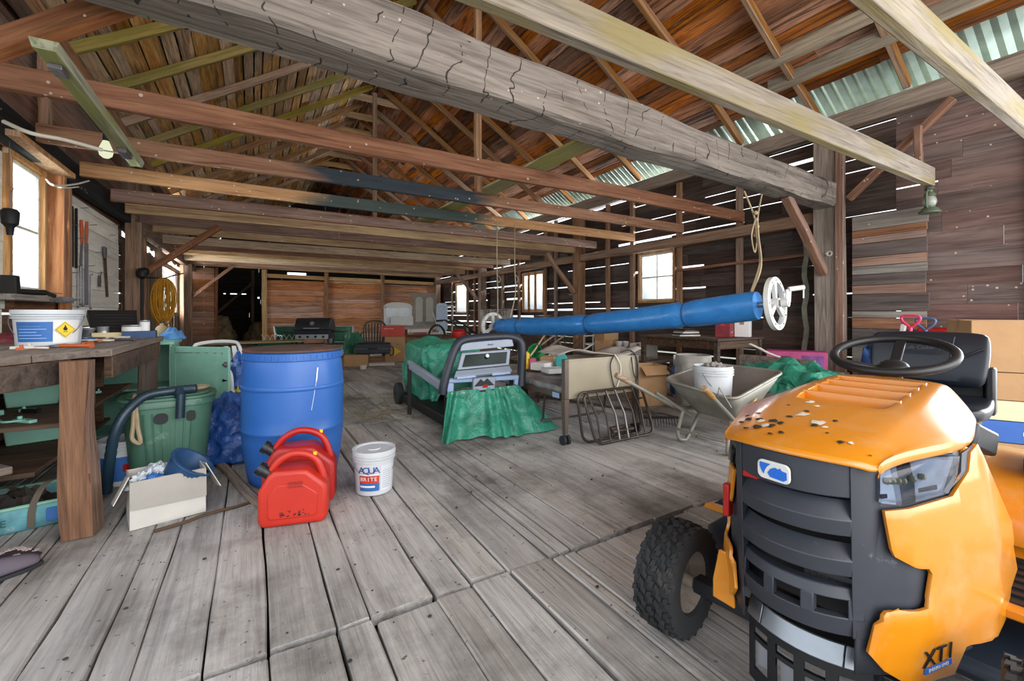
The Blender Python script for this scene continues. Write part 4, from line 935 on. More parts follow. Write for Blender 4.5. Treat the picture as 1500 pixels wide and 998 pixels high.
# flat clutter on the bench
for k, (u, v, L, w, h, a, m, nm, lab, cat) in enumerate(((118, 499, .26, .03, .012, 60, M_ORANGEW, 'pencil_box', 'slim red box lying flat at the front edge of the bench', 'box'), (140, 497, .24, .17, .01, 25, M_PAPER, 'paper_sheaf', 'sheaf of pale papers lying on the workbench', 'papers'),
        (170, 495, .34, .06, .012, 75, M_TOOLST, 'hand_saw', 'dull steel blade tool lying on the bench front', 'tool'), (192, 493, .3, .05, .02, 80, M_PAPER, 'paint_stirrer', 'pale flat stick lying along the bench front', 'stick'), (165, 484, .25, .12, .05, 10, paint('cream', '#c8b98e', .7), 'cream_box', 'cream coloured box lying behind the papers on the bench', 'box'), (205, 476, .22, .16, .06, 5, M_NAVY, 'tool_case', 'navy blue case lying behind the tins on the bench', 'case'))):
    b = MB(); b.box((0, 0, h / 2), (L, w, h)); 
    if nm == 'paper_sheaf': b = MB(); [b.box((rnd.uniform(-.02, .02), rnd.uniform(-.02, .02), .001 + .0025 * i), (L, w, .002), Matrix.Rotation(rnd.uniform(-.3, .3), 4, 'Z')) for i in range(4)]
    if nm == 'hand_saw': b = MB(); b.prism([(-.17, -.012), (.1, -.03), (.1, .03), (-.17, .006)], .004, .006, axis=2); b.prism(rr(.09, .07, .02, 4, .14, 0), 0, .02, axis=2)
    tag(b.build(nm, m, bevel=.002), lab, cat, None, on(u, v, BT), a)
# teal cupboard with its door swung open at the bench end
cb = thing('cupboard', 'worn teal cupboard with its door swung open at the end of the workbench', 'cupboard')
cx0, cx1, cy0, cy1, cz = -1.62, -.66, 5.22, 5.72, .86
b = MB(); b.mm((cx0, cy0, .0), (cx0 + .02, cy1, cz)); b.mm((cx1 - .02, cy0, 0), (cx1, cy1, cz)); b.mm((cx0, cy1 - .02, 0), (cx1, cy1, cz)); b.mm((cx0, cy0, .04), (cx1, cy1, .06)); b.mm((cx0, cy0, .44), (cx1, cy1, .46)); b.mm((cx0 - .02, cy0 - .02, cz), (cx1 + .02, cy1 + .01, cz + .025)); b.build('carcass', M_TEAL, cb, bevel=.003)
p0 = Vector((cx1, cy0 + .02, 0)); dd = Vector((.62, -.5, 0)).normalized(); dn = Vector((-dd.y, dd.x, 0)); W_ = .62
DF = frame(p0, dd, (0, 0, 1), -dn)
b = MB(); b.M = DF; b.box((W_ / 2, .44, .012), (W_ - .1, .68, .012))
for (x0, x1, y0, y1) in ((0, .055, .06, .84), (W_ - .055, W_, .06, .84), (.055, W_ - .055, .785, .84), (.055, W_ - .055, .06, .12)): b.mm((x0, y0, 0), (x1, y1, .025))
dr_ = b.build('door', M_TEAL, cb, bevel=.003)
b = MB(); b.M = DF; b.box((W_ - .022, .68, .032), (.025, .05, .012)); b.cyl((W_ - .022, .68, .03), (W_ - .022, .68, .06), .012, seg=12); b.build('latch', M_TOOLST, dr_, bevel=.002)
b = MB(); b.M = DF; b.prism([(W_ - .06, .545), (W_ - .005, .53), (W_ - .06, .515)], .025, .03, axis=2); b.build('hinge', M_BLKIRON, dr_)
for u, v, dz, size, m, nm, lab, cat, sd in ((252, 492, .885, (.1, .1, .12), paint('cloth_blue', '#4f83b8', .8, mottling=.4), 'cloth_bundle', 'bright blue cloth bundle on the teal cupboard', 'cloth', 5), (237, 496, .885, (.055, .055, .13), paint('jug_tan', '#a48f68', .6), 'jug', 'tan plastic jug standing on the teal cupboard', 'jug', 8)):
    p = at(u, v, d=4.55); 
    if nm == 'jug':
        t = thing(nm, lab, cat, (p.x, p.y, dz)); b = MB(); b.lathe([(.001, 0), (.055, 0), (.06, .01), (.06, .09), (.045, .13), (.018, .15), (.018, .17), (.001, .17)], 20); b.build('body', m, t); b = MB(); b.cyl((0, 0, .168), (0, 0, .19), .02, seg=14); b.build('cap', M_BLACK, t)
    else: lump(nm, lab, cat, (p.x, p.y, dz), size, m, sd, .3)
p = at(243, 470, d=5.1); b = MB(); b.box((0, 0, .05), (.26, .18, .10)); b.box((0, 0, .105), (.27, .19, .02)); tag(b.build('box', M_NAVY, bevel=.004), 'dark navy box behind the blue cloth on the teal cupboard', 'box', None, (-1.15, 5.5, .885), 10)
# clutter on the bench shelves
for k, (x, y, z, s, m, nm, lab, cat) in enumerate(((-1.2, 3.95, .577, (.13, .12, .09), M_TEAL, 'teal_tub', 'teal tub on the middle bench shelf behind the rough leg', 'tub'), (-1.25, 4.15, .308, (.15, .13, .11), M_TEAL, 'teal_crate', 'teal crate on the lowest bench shelf', 'crate'))):
    t = thing(nm, lab, cat, (x, y, z), 15); b = MB(); L, W2, H2 = s[0] * 2, s[1] * 2, s[2] * 2
    b.loft([[(-L * .42, -W2 * .42, 0), (L * .42, -W2 * .42, 0), (L * .42, W2 * .42, 0), (-L * .42, W2 * .42, 0)], [(-L / 2, -W2 / 2, H2), (L / 2, -W2 / 2, H2), (L / 2, W2 / 2, H2), (-L / 2, W2 / 2, H2)]]); b.build('body', m, t, bevel=.008)
    b = MB(); b.tube([(x_, y_, H2) for x_, y_ in rr(L * 1.02, W2 * 1.02, .03)], .008, 8, closed=True); b.build('rim', m, t)
def junk(n, box, mats, names, labelfmt, cat, group, seed, smin=.03, smax=.1, thin=True):
    """separate odds and ends lying about"""
    r_ = random.Random(seed)
    for i in range(n):
        x, y = r_.uniform(box[0], box[1]), r_.uniform(box[2], box[3]); z = box[4]; k = r_.randrange(4); s = r_.uniform(smin, smax); b = MB(); a = r_.uniform(0, 360)
        if k == 0: b.tube(smoothpath([(0, 0, .012), (s, .3 * s, .014), (1.6 * s, -.2 * s, .012), (2.4 * s, .1 * s, .012)], 4), .006, 6); nm = 'wire_scrap'
        elif k == 1: b.cyl((-s, 0, .012), (s, 0, .012), .011, seg=8); b.cyl((s, 0, .012), (s * 1.25, 0, .012), .016, seg=8); nm = 'pipe_scrap'
        elif k == 2: b.prism(rr(s * 1.8, s * .5, s * .1), 0, .015, axis=2); b.cyl((-s * .5, 0, .015), (-s * .5, 0, .03), s * .15, seg=10); nm = 'metal_bracket'
        else: b.lathe([(s * .25, 0), (s * .5, .004), (s * .5, .014), (s * .25, .018), (s * .25, 0)], 14); nm = 'metal_ring'
        tag(b.build(nm, r_.choice(mats), smooth=40), labelfmt % nm.replace('_', ' '), cat, group, (x, y, z), a)
junk(14, (-1.6, -1.25, 2.4, 3.1, .74), (M_TOOLST, M_BLKIRON, M_PAPER), None, 'small dull %s among the junk on the upper bench shelf', 'scrap', 'junk on the upper bench shelf', 3)
junk(16, (-1.5, -.95, 3.3, 4.4, .577), (M_TOOLST, M_BLKIRON, M_TEAL), None, 'small dull %s among the junk on the middle bench shelf', 'scrap', 'junk on the middle bench shelf', 4)
junk(14, (-1.5, -.9, 3.25, 3.9, BT), (M_TOOLST, M_BLKIRON, M_PAPER, M_ORANGEW), None, 'small worn %s lying loose near the chemical pail on the bench', 'scrap', 'loose bits on the workbench', 6)
junk(12, (-1.3, -.8, 4.2, 4.95, BT), (M_TOOLST, M_PAPER, M_LABELB, M_ORANGEW), None, 'small worn %s lying loose near the bench end', 'scrap', 'loose bits near the bench end', 9)
# caulking guns and pegs on the window sill
t = thing('caulking_gun', 'black caulking gun lying on the bench window sill', 'tool', (-1.68, 5.5, 1.313), 60); b = MB(); b.cyl((-.11, 0, .03), (.11, 0, .03), .026, seg=14); b.bar((.12, 0, .03), (.2, 0, -.0), .02, .03); b.build('barrel', M_BLKIRON, t, bevel=.002); b = MB(); b.cyl((.11, 0, .03), (.26, 0, .03), .005, seg=8); b.build('rod', M_TOOLST, t)
for i in range(6):
    b = MB(); b.cyl((0, 0, 0), (.09, .02, .04), .007, seg=8); b.cyl((.09, .02, .04), (.1, .022, .044), .011, seg=8)
    tag(b.build('peg', M_TOOLST), 'pale peg sticking out below the bench window', 'peg', 'pegs under the bench window', (-1.62, 5.6 + i * .1, 1.262))
# hanging in the bench window
for (u, v0, v1, nm, lab, k) in ((20, 290, 345, 'hanging_lamp', 'small dark lamp hanging on a wire hook before the bench window', 0), (20, 385, 412, 'hanging_tin', 'dark square tin hanging low before the bench window', 1)):
    p = at(u, v1, X=-1.66); q = at(u, v0, X=-1.66); p.x = -1.68; t = thing(nm, lab, 'lantern' if k == 0 else 'tin', (p.x, p.y, p.z if k == 0 else 1.312)); H_ = q.z - p.z
    b = MB()
    if k == 0: b.lathe([(.001, 0), (.02, 0), (.025, H_ * .2), (.05, H_ * .3), (.055, H_ * .62), (.04, H_ * .7), (.001, H_ * .72)], 18)
    else: b.loft([[(-.05, -.04, 0), (.05, -.04, 0), (.05, .04, 0), (-.05, .04, 0)], [(-.045, -.035, H_), (.045, -.035, H_), (.045, .035, H_), (-.045, .035, H_)]])
    b.build('body', M_BLKIRON, t, bevel=.004); b = MB(); b.tube(smoothpath([(0, 0, H_ * .7), (0, 0, H_ * 1.1), (.0, .06, H_ * 1.3), (0, -.05, H_ * 1.4), (0, 0, 2.553 - p.z)] if k == 0 else [(0, 0, H_ * .9), (0, 0, H_ * 1.1), (.0, .05, H_ * 1.3), (0, 0, H_ * 1.2)], 5), .003, 6); b.build('wire_hook', M_TOOLST, t)
# tools hanging on the whitewashed boards
def wl_(u, v, o=.0): p = at(u, v, X=-1.775 + o); return p
def hang(nm, lab, cat, u0, v0, u1, v1, w, mat, group=None, thick=.02):
    p, q = wl_(u0, v0), wl_(u1, v1); b = MB(); d = q - p; L = d.length
    b.loft([[(0, -w / 2 * k, -L * s), (thick, -w / 2 * k, -L * s), (thick, w / 2 * k, -L * s), (0, w / 2 * k, -L * s)] for s, k in ((0, .6), (.03, 1), (.5, .9), (.97, .9), (1, .5))])
    o = b.build(nm, mat, bevel=.003); tag(o, lab, cat, group, p); o.rotation_euler = (math.atan2(d.y, -d.z), 0, 0); return o
hang('pry_bar', 'straight black iron bar on the tool wall, the one beside the window', 'tool', 104, 302, 104, 391, .035, M_BLKIRON, 'iron bars on the tool wall'); hang('pry_bar', 'straight black iron bar on the tool wall, the one beside the orange shears', 'tool', 110, 305, 110, 393, .035, M_BLKIRON, 'iron bars on the tool wall')
t = thing('hedge_shears', 'hedge shears with orange brown grips hanging on the tool wall', 'shears', wl_(122, 320)); o0 = wl_(122, 320)
for k, (u, s_) in enumerate(((119, 0), (127, 1))):
    a, m_, c = wl_(u, 322 + 3 * s_) - o0, wl_(u + (-1 if s_ else 1), 356) - o0, wl_(u + (-1 if s_ else -1), 398 if not s_ else 447) - o0
    b = MB(); b.tube([a, a * .5 + m_ * .5, m_], [.016, .019, .015], 10); b.build('grip', M_ORANGEW, t); b = MB(); b.bar(m_, c, .012, .045 if s_ else .025, up=(1, 0, 0)); b.build('blade', M_TOOLST, t, bevel=.002)
t = thing('hatchet', 'small hatchet hanging head up on the tool wall', 'hatchet', wl_(152, 362)); o0 = wl_(152, 362)
b = MB(); b.prism([(-.06, .0), (.05, .0), (.055, -.1), (.03, -.15), (-.02, -.15), (-.04, -.08)], 0, .025, axis=0); b.build('head', M_TOOLST, t, bevel=.003); b = MB(); b.bar((.012, .0, -.13), wl_(157, 435) - o0, .03, .025, up=(1, 0, 0)); b.build('handle', W_BENCH, t)
t = thing('trowel', 'small square steel trowel hanging beside the hatchet', 'trowel', wl_(146, 404)); b = MB(); b.mm((0, -.045, -.15), (.006, .045, 0)); b.build('blade', M_TOOLST, t); b = MB(); b.tube([(.003, 0, 0), (.02, 0, .03), (.01, .01, .06)], .005, 6); b.build('tang', M_TOOLST, t)
for i, (u, v0, v1) in enumerate(((114, 392, 450), (118, 390, 446), (122, 396, 448), (133, 404, 452))):
    p, q = wl_(u, v0), wl_(u, v1); b = MB(); b.cyl((0, 0, 0), (0, 0, q.z - p.z), .007, seg=8); b.cyl((0, 0, 0), (.02, 0, .02), .006, seg=6); b.ball((0, 0, q.z - p.z), .014, 8)
    tag(b.build('steel_rod', M_TOOLST), 'thin steel rod hanging under the orange shears on the tool wall', 'rod', 'rods on the tool wall', p)
for i, (u, v) in enumerate(((100, 330), (118, 305), (112, 350), (131, 330), (160, 345), (170, 352), (172, 343), (140, 370), (145, 400), (128, 390), (105, 400), (165, 330))):
    p = wl_(u, v, -.012); b = MB(); b.cyl((0, 0, 0), (.07, 0, .012), .0035, seg=6); b.cyl((.07, 0, .012), (.072, 0, .012), .007, seg=8); tag(b.build('wall_nail', M_TOOLST), 'long nail driven into the whitewashed tool wall', 'nail', 'nails in the tool wall', p)
# batten light and bulb under the joists
t = thing('batten_light', 'weathered pale fluorescent batten under the joists above the bench', 'light', (-.95, 4.3, 2.55))
b = MB(); b.loft([[(-.06, y, .055), (.06, y, .055), (.045, y, .0), (-.045, y, .0)] for y in (-1.05, 1.1)]); b.build('batten', wood('batten_mossy', ['#5f6048', '#8f8f70', '#a8a888', '#727258'], 1, .9, .1, .5, moss='#8f9250'), t, bevel=.004)
b = MB(); b.mm((-.03, .55, -.035), (.03, .75, .0)); b.build('lamp_holder', M_TOOLST, t, bevel=.004); b = MB(); b.mm((-.03, -.9, -.03), (.03, -.78, .0)); b.build('lamp_holder', M_TOOLST, t, bevel=.004)
p = at(155, 205, d=3.75); t = thing('hanging_bulb', 'bare pale bulb hanging in a dark socket by the batten light', 'bulb', (p.x, p.y, p.z))
b = MB(); b.cyl((0, 0, -.01), (0, 0, .09), .022, .018, 14); b.build('socket', M_RUBBER, t); b = MB(); b.lathe([(.018, 0), (.024, -.02), (.045, -.075), (.05, -.1), (.042, -.135), (.02, -.155), (.001, -.158)], 20); b.build('bulb', glow('bulb_glow', '#dfe2c0', .8), t)
b = MB(); b.tube([(0, 0, .09), (.02, .02, .18), (.0, .0, max(.2, 2.55 - p.z))], .004, 6); b.build('flex', M_RUBBER, t)
b = MB(); b.tube(smoothpath([at(5, 178, X=-1.5), at(45, 195, X=-1.35), at(95, 205, X=-1.2), at(150, 220, X=-1.0)], 6), .014, 7); b.tube([at(150, 220, X=-1.0), (-.97, 5.2, 2.6)], .006, 6); tag(b.build('white_cable', M_CORD), 'white cable strung from the wall to the batten light', 'cable')
b = MB(); b.tube(smoothpath([at(68, 263, X=-1.70), at(80, 272, X=-1.5), at(110, 270, X=-1.5), at(130, 265, X=-1.5)], 6), .009, 6); b.tube(smoothpath([at(70, 266, X=-1.70), at(90, 275, X=-1.5), at(115, 274, X=-1.5)], 6), .006, 6); tag(b.build('loose_cord', M_CORD), 'pale loose cord looped over the bench window corner', 'cord')
# yellow rope coil, hook and black strap by the post
p = at(240, 410, X=-1.42); t = thing('rope_coil', 'hanging coil of yellow rope below the knee brace', 'rope', (p.x, p.y, p.z)); b = MB(); rq = random.Random(2); pts = []
for i in range(30):
    w, h, off = rq.uniform(.04, .17), rq.uniform(.70, .86), rq.uniform(-.06, .06)
    for k in range(14): a = 2 * math.pi * k / 14 - math.pi / 2 + math.pi; pts.append((off + w * math.cos(a) * .9 + rq.uniform(-.008, .008), rq.uniform(-.05, .05), -h / 2 + h / 2 * math.sin(a) + .02))
b.tube(smoothpath(pts, 2), .009, 5); b.build('coil', M_ROPEY, t); b = MB(); b.bar((.0, .05, -.78), (.06, .05, -1.0), .05, .03); b.build('red_plug', M_REDP, t)
b = MB(); b.tube(smoothpath([(-.30, .02, .0), (-.1, .0, -.0), (0, .0, -.005), (.14, -.03, .05), (.3, -.05, .1)], 5), .012, 7); tag(b.build('hook', M_BLKIRON), 'black iron hook above the yellow rope coil', 'hook', None, (p.x, p.y, p.z + .03))
p = at(208, 400, X=-1.5); b = MB(); b.lathe([(.02, -p.z), (.022, -.1), (.07, -.06), (.08, 0), (.06, .06), (.02, .08)], 12); b.ball((.03, 0, .02), .07, 10); tag(b.build('downpipe_strap', M_BLKIRON), 'black pipe with a wrapped top at the foot of the knee brace', 'pipe', None, (p.x, p.y, p.z))
# ------------------------------------------------------------- on the floor by the bench
bn = thing('tote_bin', 'green plastic tote bin with rope and junk on its lid', 'bin', (-.50, 3.86, 0), 6)
b = MB(); L, W_, H_ = .51, .43, .575; A = []
for z, k in ((0, .78), (.02, .80), (H_ - .05, .97), (H_ - .045, 1.02), (H_ - .01, 1.03), (H_, 1.0)):
    A.append([(x, y, z) for x, y in rr(L * k, W_ * k, .15, 8)])
b.loft(A); b.build('tub', M_BINGREEN, bn, smooth=40)
b = MB()
for i in range(7): b.bar((-.10 + i * .034, -.172, .04), (-.13 + i * .043, -.206, H_ - .08), .012, .008)
b.build('rib', M_BINGREEN, bn)
b = MB(); b.prism(rr(L * 1.06, W_ * 1.06, .16, 8), H_, H_ + .018, axis=2); b.prism(rr(L * .9, W_ * .88, .13, 8), H_ + .018, H_ + .03, axis=2); b.build('lid', M_BINGREEN, bn, bevel=.004)
b = MB(); b.prism(rr(.075, .07, .03, 4, -.04, .46), -.216, -.204, axis=1); b.build('hand_hole', M_RUBBER, bn); b = MB(); b.prism(rr(.05, .07, .022, 4, .12, .46), -.214, -.202, axis=1); b.build('hand_hole', M_RUBBER, bn)
b = MB(); b.tube(smoothpath([(-.18, -.1, H_ + .04), (-.17, -.235, H_ + .03), (-.175, -.245, .45), (-.18, -.245, .36), (-.14, -.246, .33), (-.155, -.25, .46), (-.14, -.2, H_ + .04), (.1, -.1, H_ + .045), (.22, -.02, H_ + .05), (.1, .1, H_ + .045)], 5), .012, 7); tag(b.build('rope', M_ROPE), 'tan rope hanging over the edge of the green tote bin', 'rope', None, (-.50, 3.86, 0), 6)
b = MB(); b.cyl((.06, -.25, .46), (.065, -.25, .62), .026, seg=14); b.cyl((.06, -.25, .60), (.06, -.20, .64), .03, seg=12); tag(b.build('pipe_elbow', M_HOSE), 'short dark pipe elbow hung on the rim of the green tote bin', 'pipe', None, (-.50, 3.86, 0), 6)
hp = [at(156, 722, d=2.72), at(159, 690, d=2.70), at(167, 640, d=2.68), at(183, 606, d=2.72), at(212, 581, d=2.82), at(250, 573, d=2.92), at(288, 569, d=2.98)]
pts = smoothpath(hp, 10); b = MB(); b.tube(pts, [.027 + (.003 if i % 2 else 0) for i in range(len(pts))], 14); tag(b.build('corrugated_hose', M_HOSE), 'thick dark blue hose arching over the green tote bin', 'hose')
# open box with bags and a blue basket
bx = thing('cardboard_box', 'open white cardboard box on the floor before the green tote bin', 'box', (-.559, 3.018, 0), 13.7)
b = MB(); L, D_, H_ = .335, .27, .255; th = .005
b.mm((0, 0, 0), (L, th, H_)); b.mm((0, D_ - th, 0), (L, D_, H_)); b.mm((0, 0, 0), (th, D_, H_)); b.mm((L - th, 0, 0), (L, D_, H_)); b.mm((0, 0, 0), (L, D_, th)); b.build('carton', M_CARDW, bx, bevel=.002)
b = MB(); b.loft([[(0, -.004, H_), (L, -.004, H_), (L, -.008, H_), (0, -.008, H_)], [(0, -.02, .115), (L, -.016, .10), (L, -.02, .10), (0, -.024, .115)]]); b.build('front_flap', M_CARDG, bx, label='greyish flap folded down the front')
b = MB(); b.bar((-.002, .13, H_), (-.065, .1, .13), .26, .004, up=(1, 0, 0)); b.build('side_flap', M_CARDW, bx); b = MB(); b.bar((L + .002, .13, H_), (L + .07, .1, .11), .24, .004, up=(1, 0, 0)); b.build('side_flap', M_CARDW, bx)
BXM = Matrix.Translation((-.559, 3.018, 0)) @ Matrix.Rotation(R(13.7), 4, 'Z')
q = BXM @ Vector((.23, .11, .2)); t = thing('basket', 'dark blue plastic basket tipped into the white cardboard box', 'basket', q, 14)
b = MB(); b.M = Matrix.Rotation(R(35), 4, 'Y') @ Matrix.Rotation(R(18), 4, 'X'); b.lathe([(.001, -.05), (.075, -.05), (.08, -.045), (.115, .10), (.125, .10), (.125, .108), (.108, .108), (.072, -.04), (.001, -.04)], 32); 
for i in range(32): a = 2 * math.pi * i / 32; b.bar((.083 * math.cos(a), .083 * math.sin(a), -.035), (.113 * math.cos(a), .113 * math.sin(a), .09), .006, .004)
b.build('body', paint('basket_blue', '#2a4a70', .4), t, smooth=40)
for i, (x, y, z, s, lab) in enumerate(((.07, .1, .2, .085, 'crumpled clear white plastic bag in the white cardboard box, by its flap'), (.13, .17, .22, .08, 'crumpled white plastic bag behind the blue basket in the box'), (.10, .05, .22, .055, 'small blue and white packet in the white cardboard box'))):
    q = BXM @ Vector((x, y, z)); lump('plastic_bag', lab, 'bag', q, (s, s * .9, s * .8), (tarp('bag_white', '#cfd6dc', '#aab4bd', .3), tarp('bag_white', '', ''), M_LABELB)[i], i * 5 + 2, .45, 3)
# tarp bundle, sticks and lath
lump('tarp_bundle', 'crumpled blue tarp bundle between the green tote bin and the blue barrel', 'tarp', (-.10, 4.20, 0), (.31, .32, .52), M_TARPB, 12, .3, 2.6, sub=1, n=56, m=26)
p, q = at(322, 682, Z=0), at(384, 748, Z=0); timber('lath', (p.x, p.y, .02), (q.x, q.y, .02), .055, .03, W_POSTG, 'grey wooden lath on the floor behind the red fuel cans', 'board', seg=4)
p, q = at(225, 783, Z=0), at(366, 738, Z=0); timber('stick', (p.x, p.y, .012), (q.x, q.y, .012), .018, .018, W_BENCH, 'thin dark stick on the floor before the white cardboard box', 'stick', seg=6, r=.009)
# blue barrel with its rusty lid
bp = at(431, 500, d=3.13); br_ = thing('barrel', 'tall blue plastic barrel with a rusty lid on top', 'barrel', (bp.x, bp.y, 0))
M_BARREL = paint('barrel_blue', '#2b5fa8', .42, mottling=.06, bump=.03, bscale=8)
b = MB(); prof = [(.001, .0), (.27, .0), (.285, .012), (.292, .05), (.310, .16), (.324, .30), (.325, .355), (.328, .358), (.329, .366), (.328, .374), (.326, .378), (.327, .45), (.327, .62), (.327, .640), (.3305, .643), (.332, .655), (.3305, .667), (.327, .67), (.323, .75), (.314, .825), (.311, .835), (.318, .84), (.319, .885), (.31, .892), (.28, .892), (.001, .885)]
b.lathe(prof, 64); b.build('drum', M_BARREL, br_, smooth=45)
b = MB()
for i in range(48): a = 2 * math.pi * i / 48; b.box((.319 * math.cos(a), .319 * math.sin(a), .862), (.006, .016, .028), Matrix.Rotation(a, 4, 'Z'))
b.build('lid_lug', M_BARREL, br_)
b = MB(); b.lathe([(.001, .912), (.3, .912), (.318, .906), (.32, .894), (.3, .892), (.001, .892)], 48); tag(b.build('rusty_disc', paint('rusty_lid', '#55413a', .8, .2, wear=.4, wearcol='#7a4a33', mottling=.4)), 'rusty dark disc lying on the blue barrel', 'lid', None, (bp.x, bp.y, .0005))
b = MB(); a = R(-75)
def dp(az, z, r): return (r * math.cos(R(az)), r * math.sin(R(az)), z)
b.grid(lambda u, v: dp(-68 - 8 * u + (v - .5) * (1.6 if u < .3 else .5) , .79 - .28 * u, .3215 + .004 * math.sin(u * 3) + (.0045 if u > .15 else 0)), 14, 2); b.build('spill_mark', M_LABELW, br_, label='white spill streak')
# red fuel cans
def jerry(name, label, p, rot, W_, H_, D_, m, group):
    t = thing(name, label, 'fuel can', p, rot, group); b = MB(); h = H_ * .78; s = W_ / 2
    out = [(-s + .02, 0), (s - .02, 0), (s, .03), (s, h * .66), (s - .02, h * .74), (s * .42, h * .98), (s * .2, h), (-s * .55, h), (-s * .72, h * .93), (-s + .015, h * .74), (-s, h * .66), (-s, .03)]
    def ring(k, y, c=(0, h * .48)): return [(c[0] + (x - c[0]) * k, y, c[1] + (z - c[1]) * k) for x, z in out]
    b.loft([ring(.93, -D_ / 2), ring(.985, -D_ / 2 + .012), ring(1, -D_ / 2 + .03), ring(1, D_ / 2 - .03), ring(.985, D_ / 2 - .012), ring(.93, D_ / 2)])
    b.build('body', m, t, smooth=50, bevel=.012, bseg=3)
    b = MB(); b.prism([(x * .72, z * .62 + h * .14) for x, z in out], -D_ / 2 - .004, -D_ / 2 + .01, axis=1); pn = b.build('face_panel', m, t, smooth=50, bevel=.008, bseg=3)
    b = MB(); b.tube(smoothpath([(-s * .78, 0, h * .88), (-s * .5, 0, h * 1.10), (-s * .1, 0, h * 1.22), (s * .3, 0, h * 1.2), (s * .62, 0, h * 1.08), (s * .8, 0, h * .84), (s * .86, 0, h * .66)], 5), [.02] * 31, 12); b.build('handle', m, t)
    b = MB(); b.M = Matrix.Translation((-s * .8, 0, h * .9)) @ Matrix.Rotation(R(-52), 4, 'Y'); b.cyl((0, 0, -.01), (0, 0, .03), .03, seg=18); b.cyl((0, 0, .03), (0, 0, .062), .037, .034, 18)
    for i in range(14): a = 2 * math.pi * i / 14; b.box((.037 * math.cos(a), .037 * math.sin(a), .045), (.005, .005, .03), Matrix.Rotation(a, 4, 'Z'))
    b.build('cap', M_BLACK, t, smooth=40)
    b = MB(); b.M = Matrix.Translation((s * .55, 0, h * 1.13)); b.cyl((0, 0, -.01), (.006, 0, .03), .011, seg=10); b.build('vent_cap', M_YELLAB, t)
    return t, pn
M_CAN_R = paint('fuel_can_red', '#a81c16', .42, mottling=.08, wear=.06, wearcol='#8f4a3c', bump=.03); M_CAN_R2 = paint('fuel_can_orange_red', '#b82a1a', .45, mottling=.08, wear=.1, wearcol='#7c4a3c', bump=.03)
p = at(441, 733, d=2.70); jerry('fuel_can', 'large red plastic fuel can against the blue barrel', (p.x, p.y, 0), -14, .40, .45, .19, M_CAN_R, None)
p = at(433, 768, d=2.45); tj, pn = jerry('fuel_can', 'small orange red fuel can standing in front of the larger can', (p.x, p.y, 0), -14, .345, .385, .17, M_CAN_R2, None)
b = MB()
for k in range(3): 
    for i in range(7): b.box((-.02 + i * .011, -.0905, .235 - k * .012), (.007, .002, .006 + (i % 2) * .002))
b.build('moulded_text', paint('fuel_can_dark', '#8f2114', .6), tj)
b = MB(); rs = random.Random(9)
for i in range(26): b.box((rs.uniform(-.06, .1), -.0895, rs.uniform(.055, .085) + .0), (rs.uniform(.004, .02), .001, rs.uniform(.002, .006)))
b.box((.118, -.0865, .12), (.006, .001, .04)); b.build('grime', paint('grime', '#3c1c16', .9), tj)
b = MB(); p = at(505, 690, d=2.95); b.tube([(0, 0, .045), (.13, .06, .045), (.3, .2, .045)], .045, 16)
for i in range(9): b.tube([(.012 + i * .016, .006 + i * .0075, .045), (.018 + i * .016, .009 + i * .0075, .045)], .05, 16)
tag(b.build('ribbed_pipe', paint('ribbed_pipe', '#1c2427', .5)), 'dark ribbed pipe end on the floor beside the fuel cans', 'pipe', None, (p.x - .06, p.y - .02, 0), 150)
# AQUA pail
p = at(548, 726, d=2.86); ap = pail('lidded_pail', 'small white lidded pail marked AQUA standing alone on the floor', 'bucket', (p.x, p.y, 0), .13, .272, taper=.88)
CA = 270 - 16   # side facing the camera
wraplabel(ap, .118, .121, .035, .086, CA - 42, CA + 18, M_LABELB)
wraplabel(ap, .119, .1225, .085, .132, CA - 41.5, CA + 17.5, paint('label_red', '#cf3a2a', .5, mottling=.4), 'label_stripe', .0025); wraplabel(ap, .1185, .1193, .058, .07, CA - 40, CA + 5, M_LABELW, 'label_stripe', .0026); wraplabel(ap, .122, .1225, .133, .142, CA - 41, CA + 17, M_LABELW, 'label_stripe', .0026); wraplabel(ap, .117, .125, .03, .19, CA + 22, CA + 62, paint('label_fine_print', '#cfd2d8', .6), 'fine_print_panel', .0015)
def curvetext(s, size, r, z, amid, sx, mat, parent, step, sh=0, nm='label_text'):
    n = len(s)
    for i, ch in enumerate(s):
        a = R(amid + (i - (n - 1) / 2) * step); nrm = Vector((math.cos(a), math.sin(a), .02)); tx = Vector((-math.sin(a), math.cos(a), 0))
        text(nm, ch, size, frame(nrm * r + Vector((0, 0, z)), tx, (0, 0, 1), nrm), mat, parent, .0004, sx=sx, shear=sh)
curvetext('AQUA', .056, .1275, .163, CA - 12, 1.15, paint('aqua_navy', '#1c3f8f', .5), ap, 14.5); curvetext('BRITE', .034, .1262, .108, CA - 13, 1.1, M_LABELW, ap, 10)
b = MB()
for k in range(10):
    b.grid(lambda u, v: (.1255 * math.cos(R(CA + 26 + 30 * u)), .1255 * math.sin(R(CA + 26 + 30 * u)), .05 + k * .013 + .003 * v), 4, 1)
b.build('fine_print', paint('print_grey', '#8f949c', .7), ap)
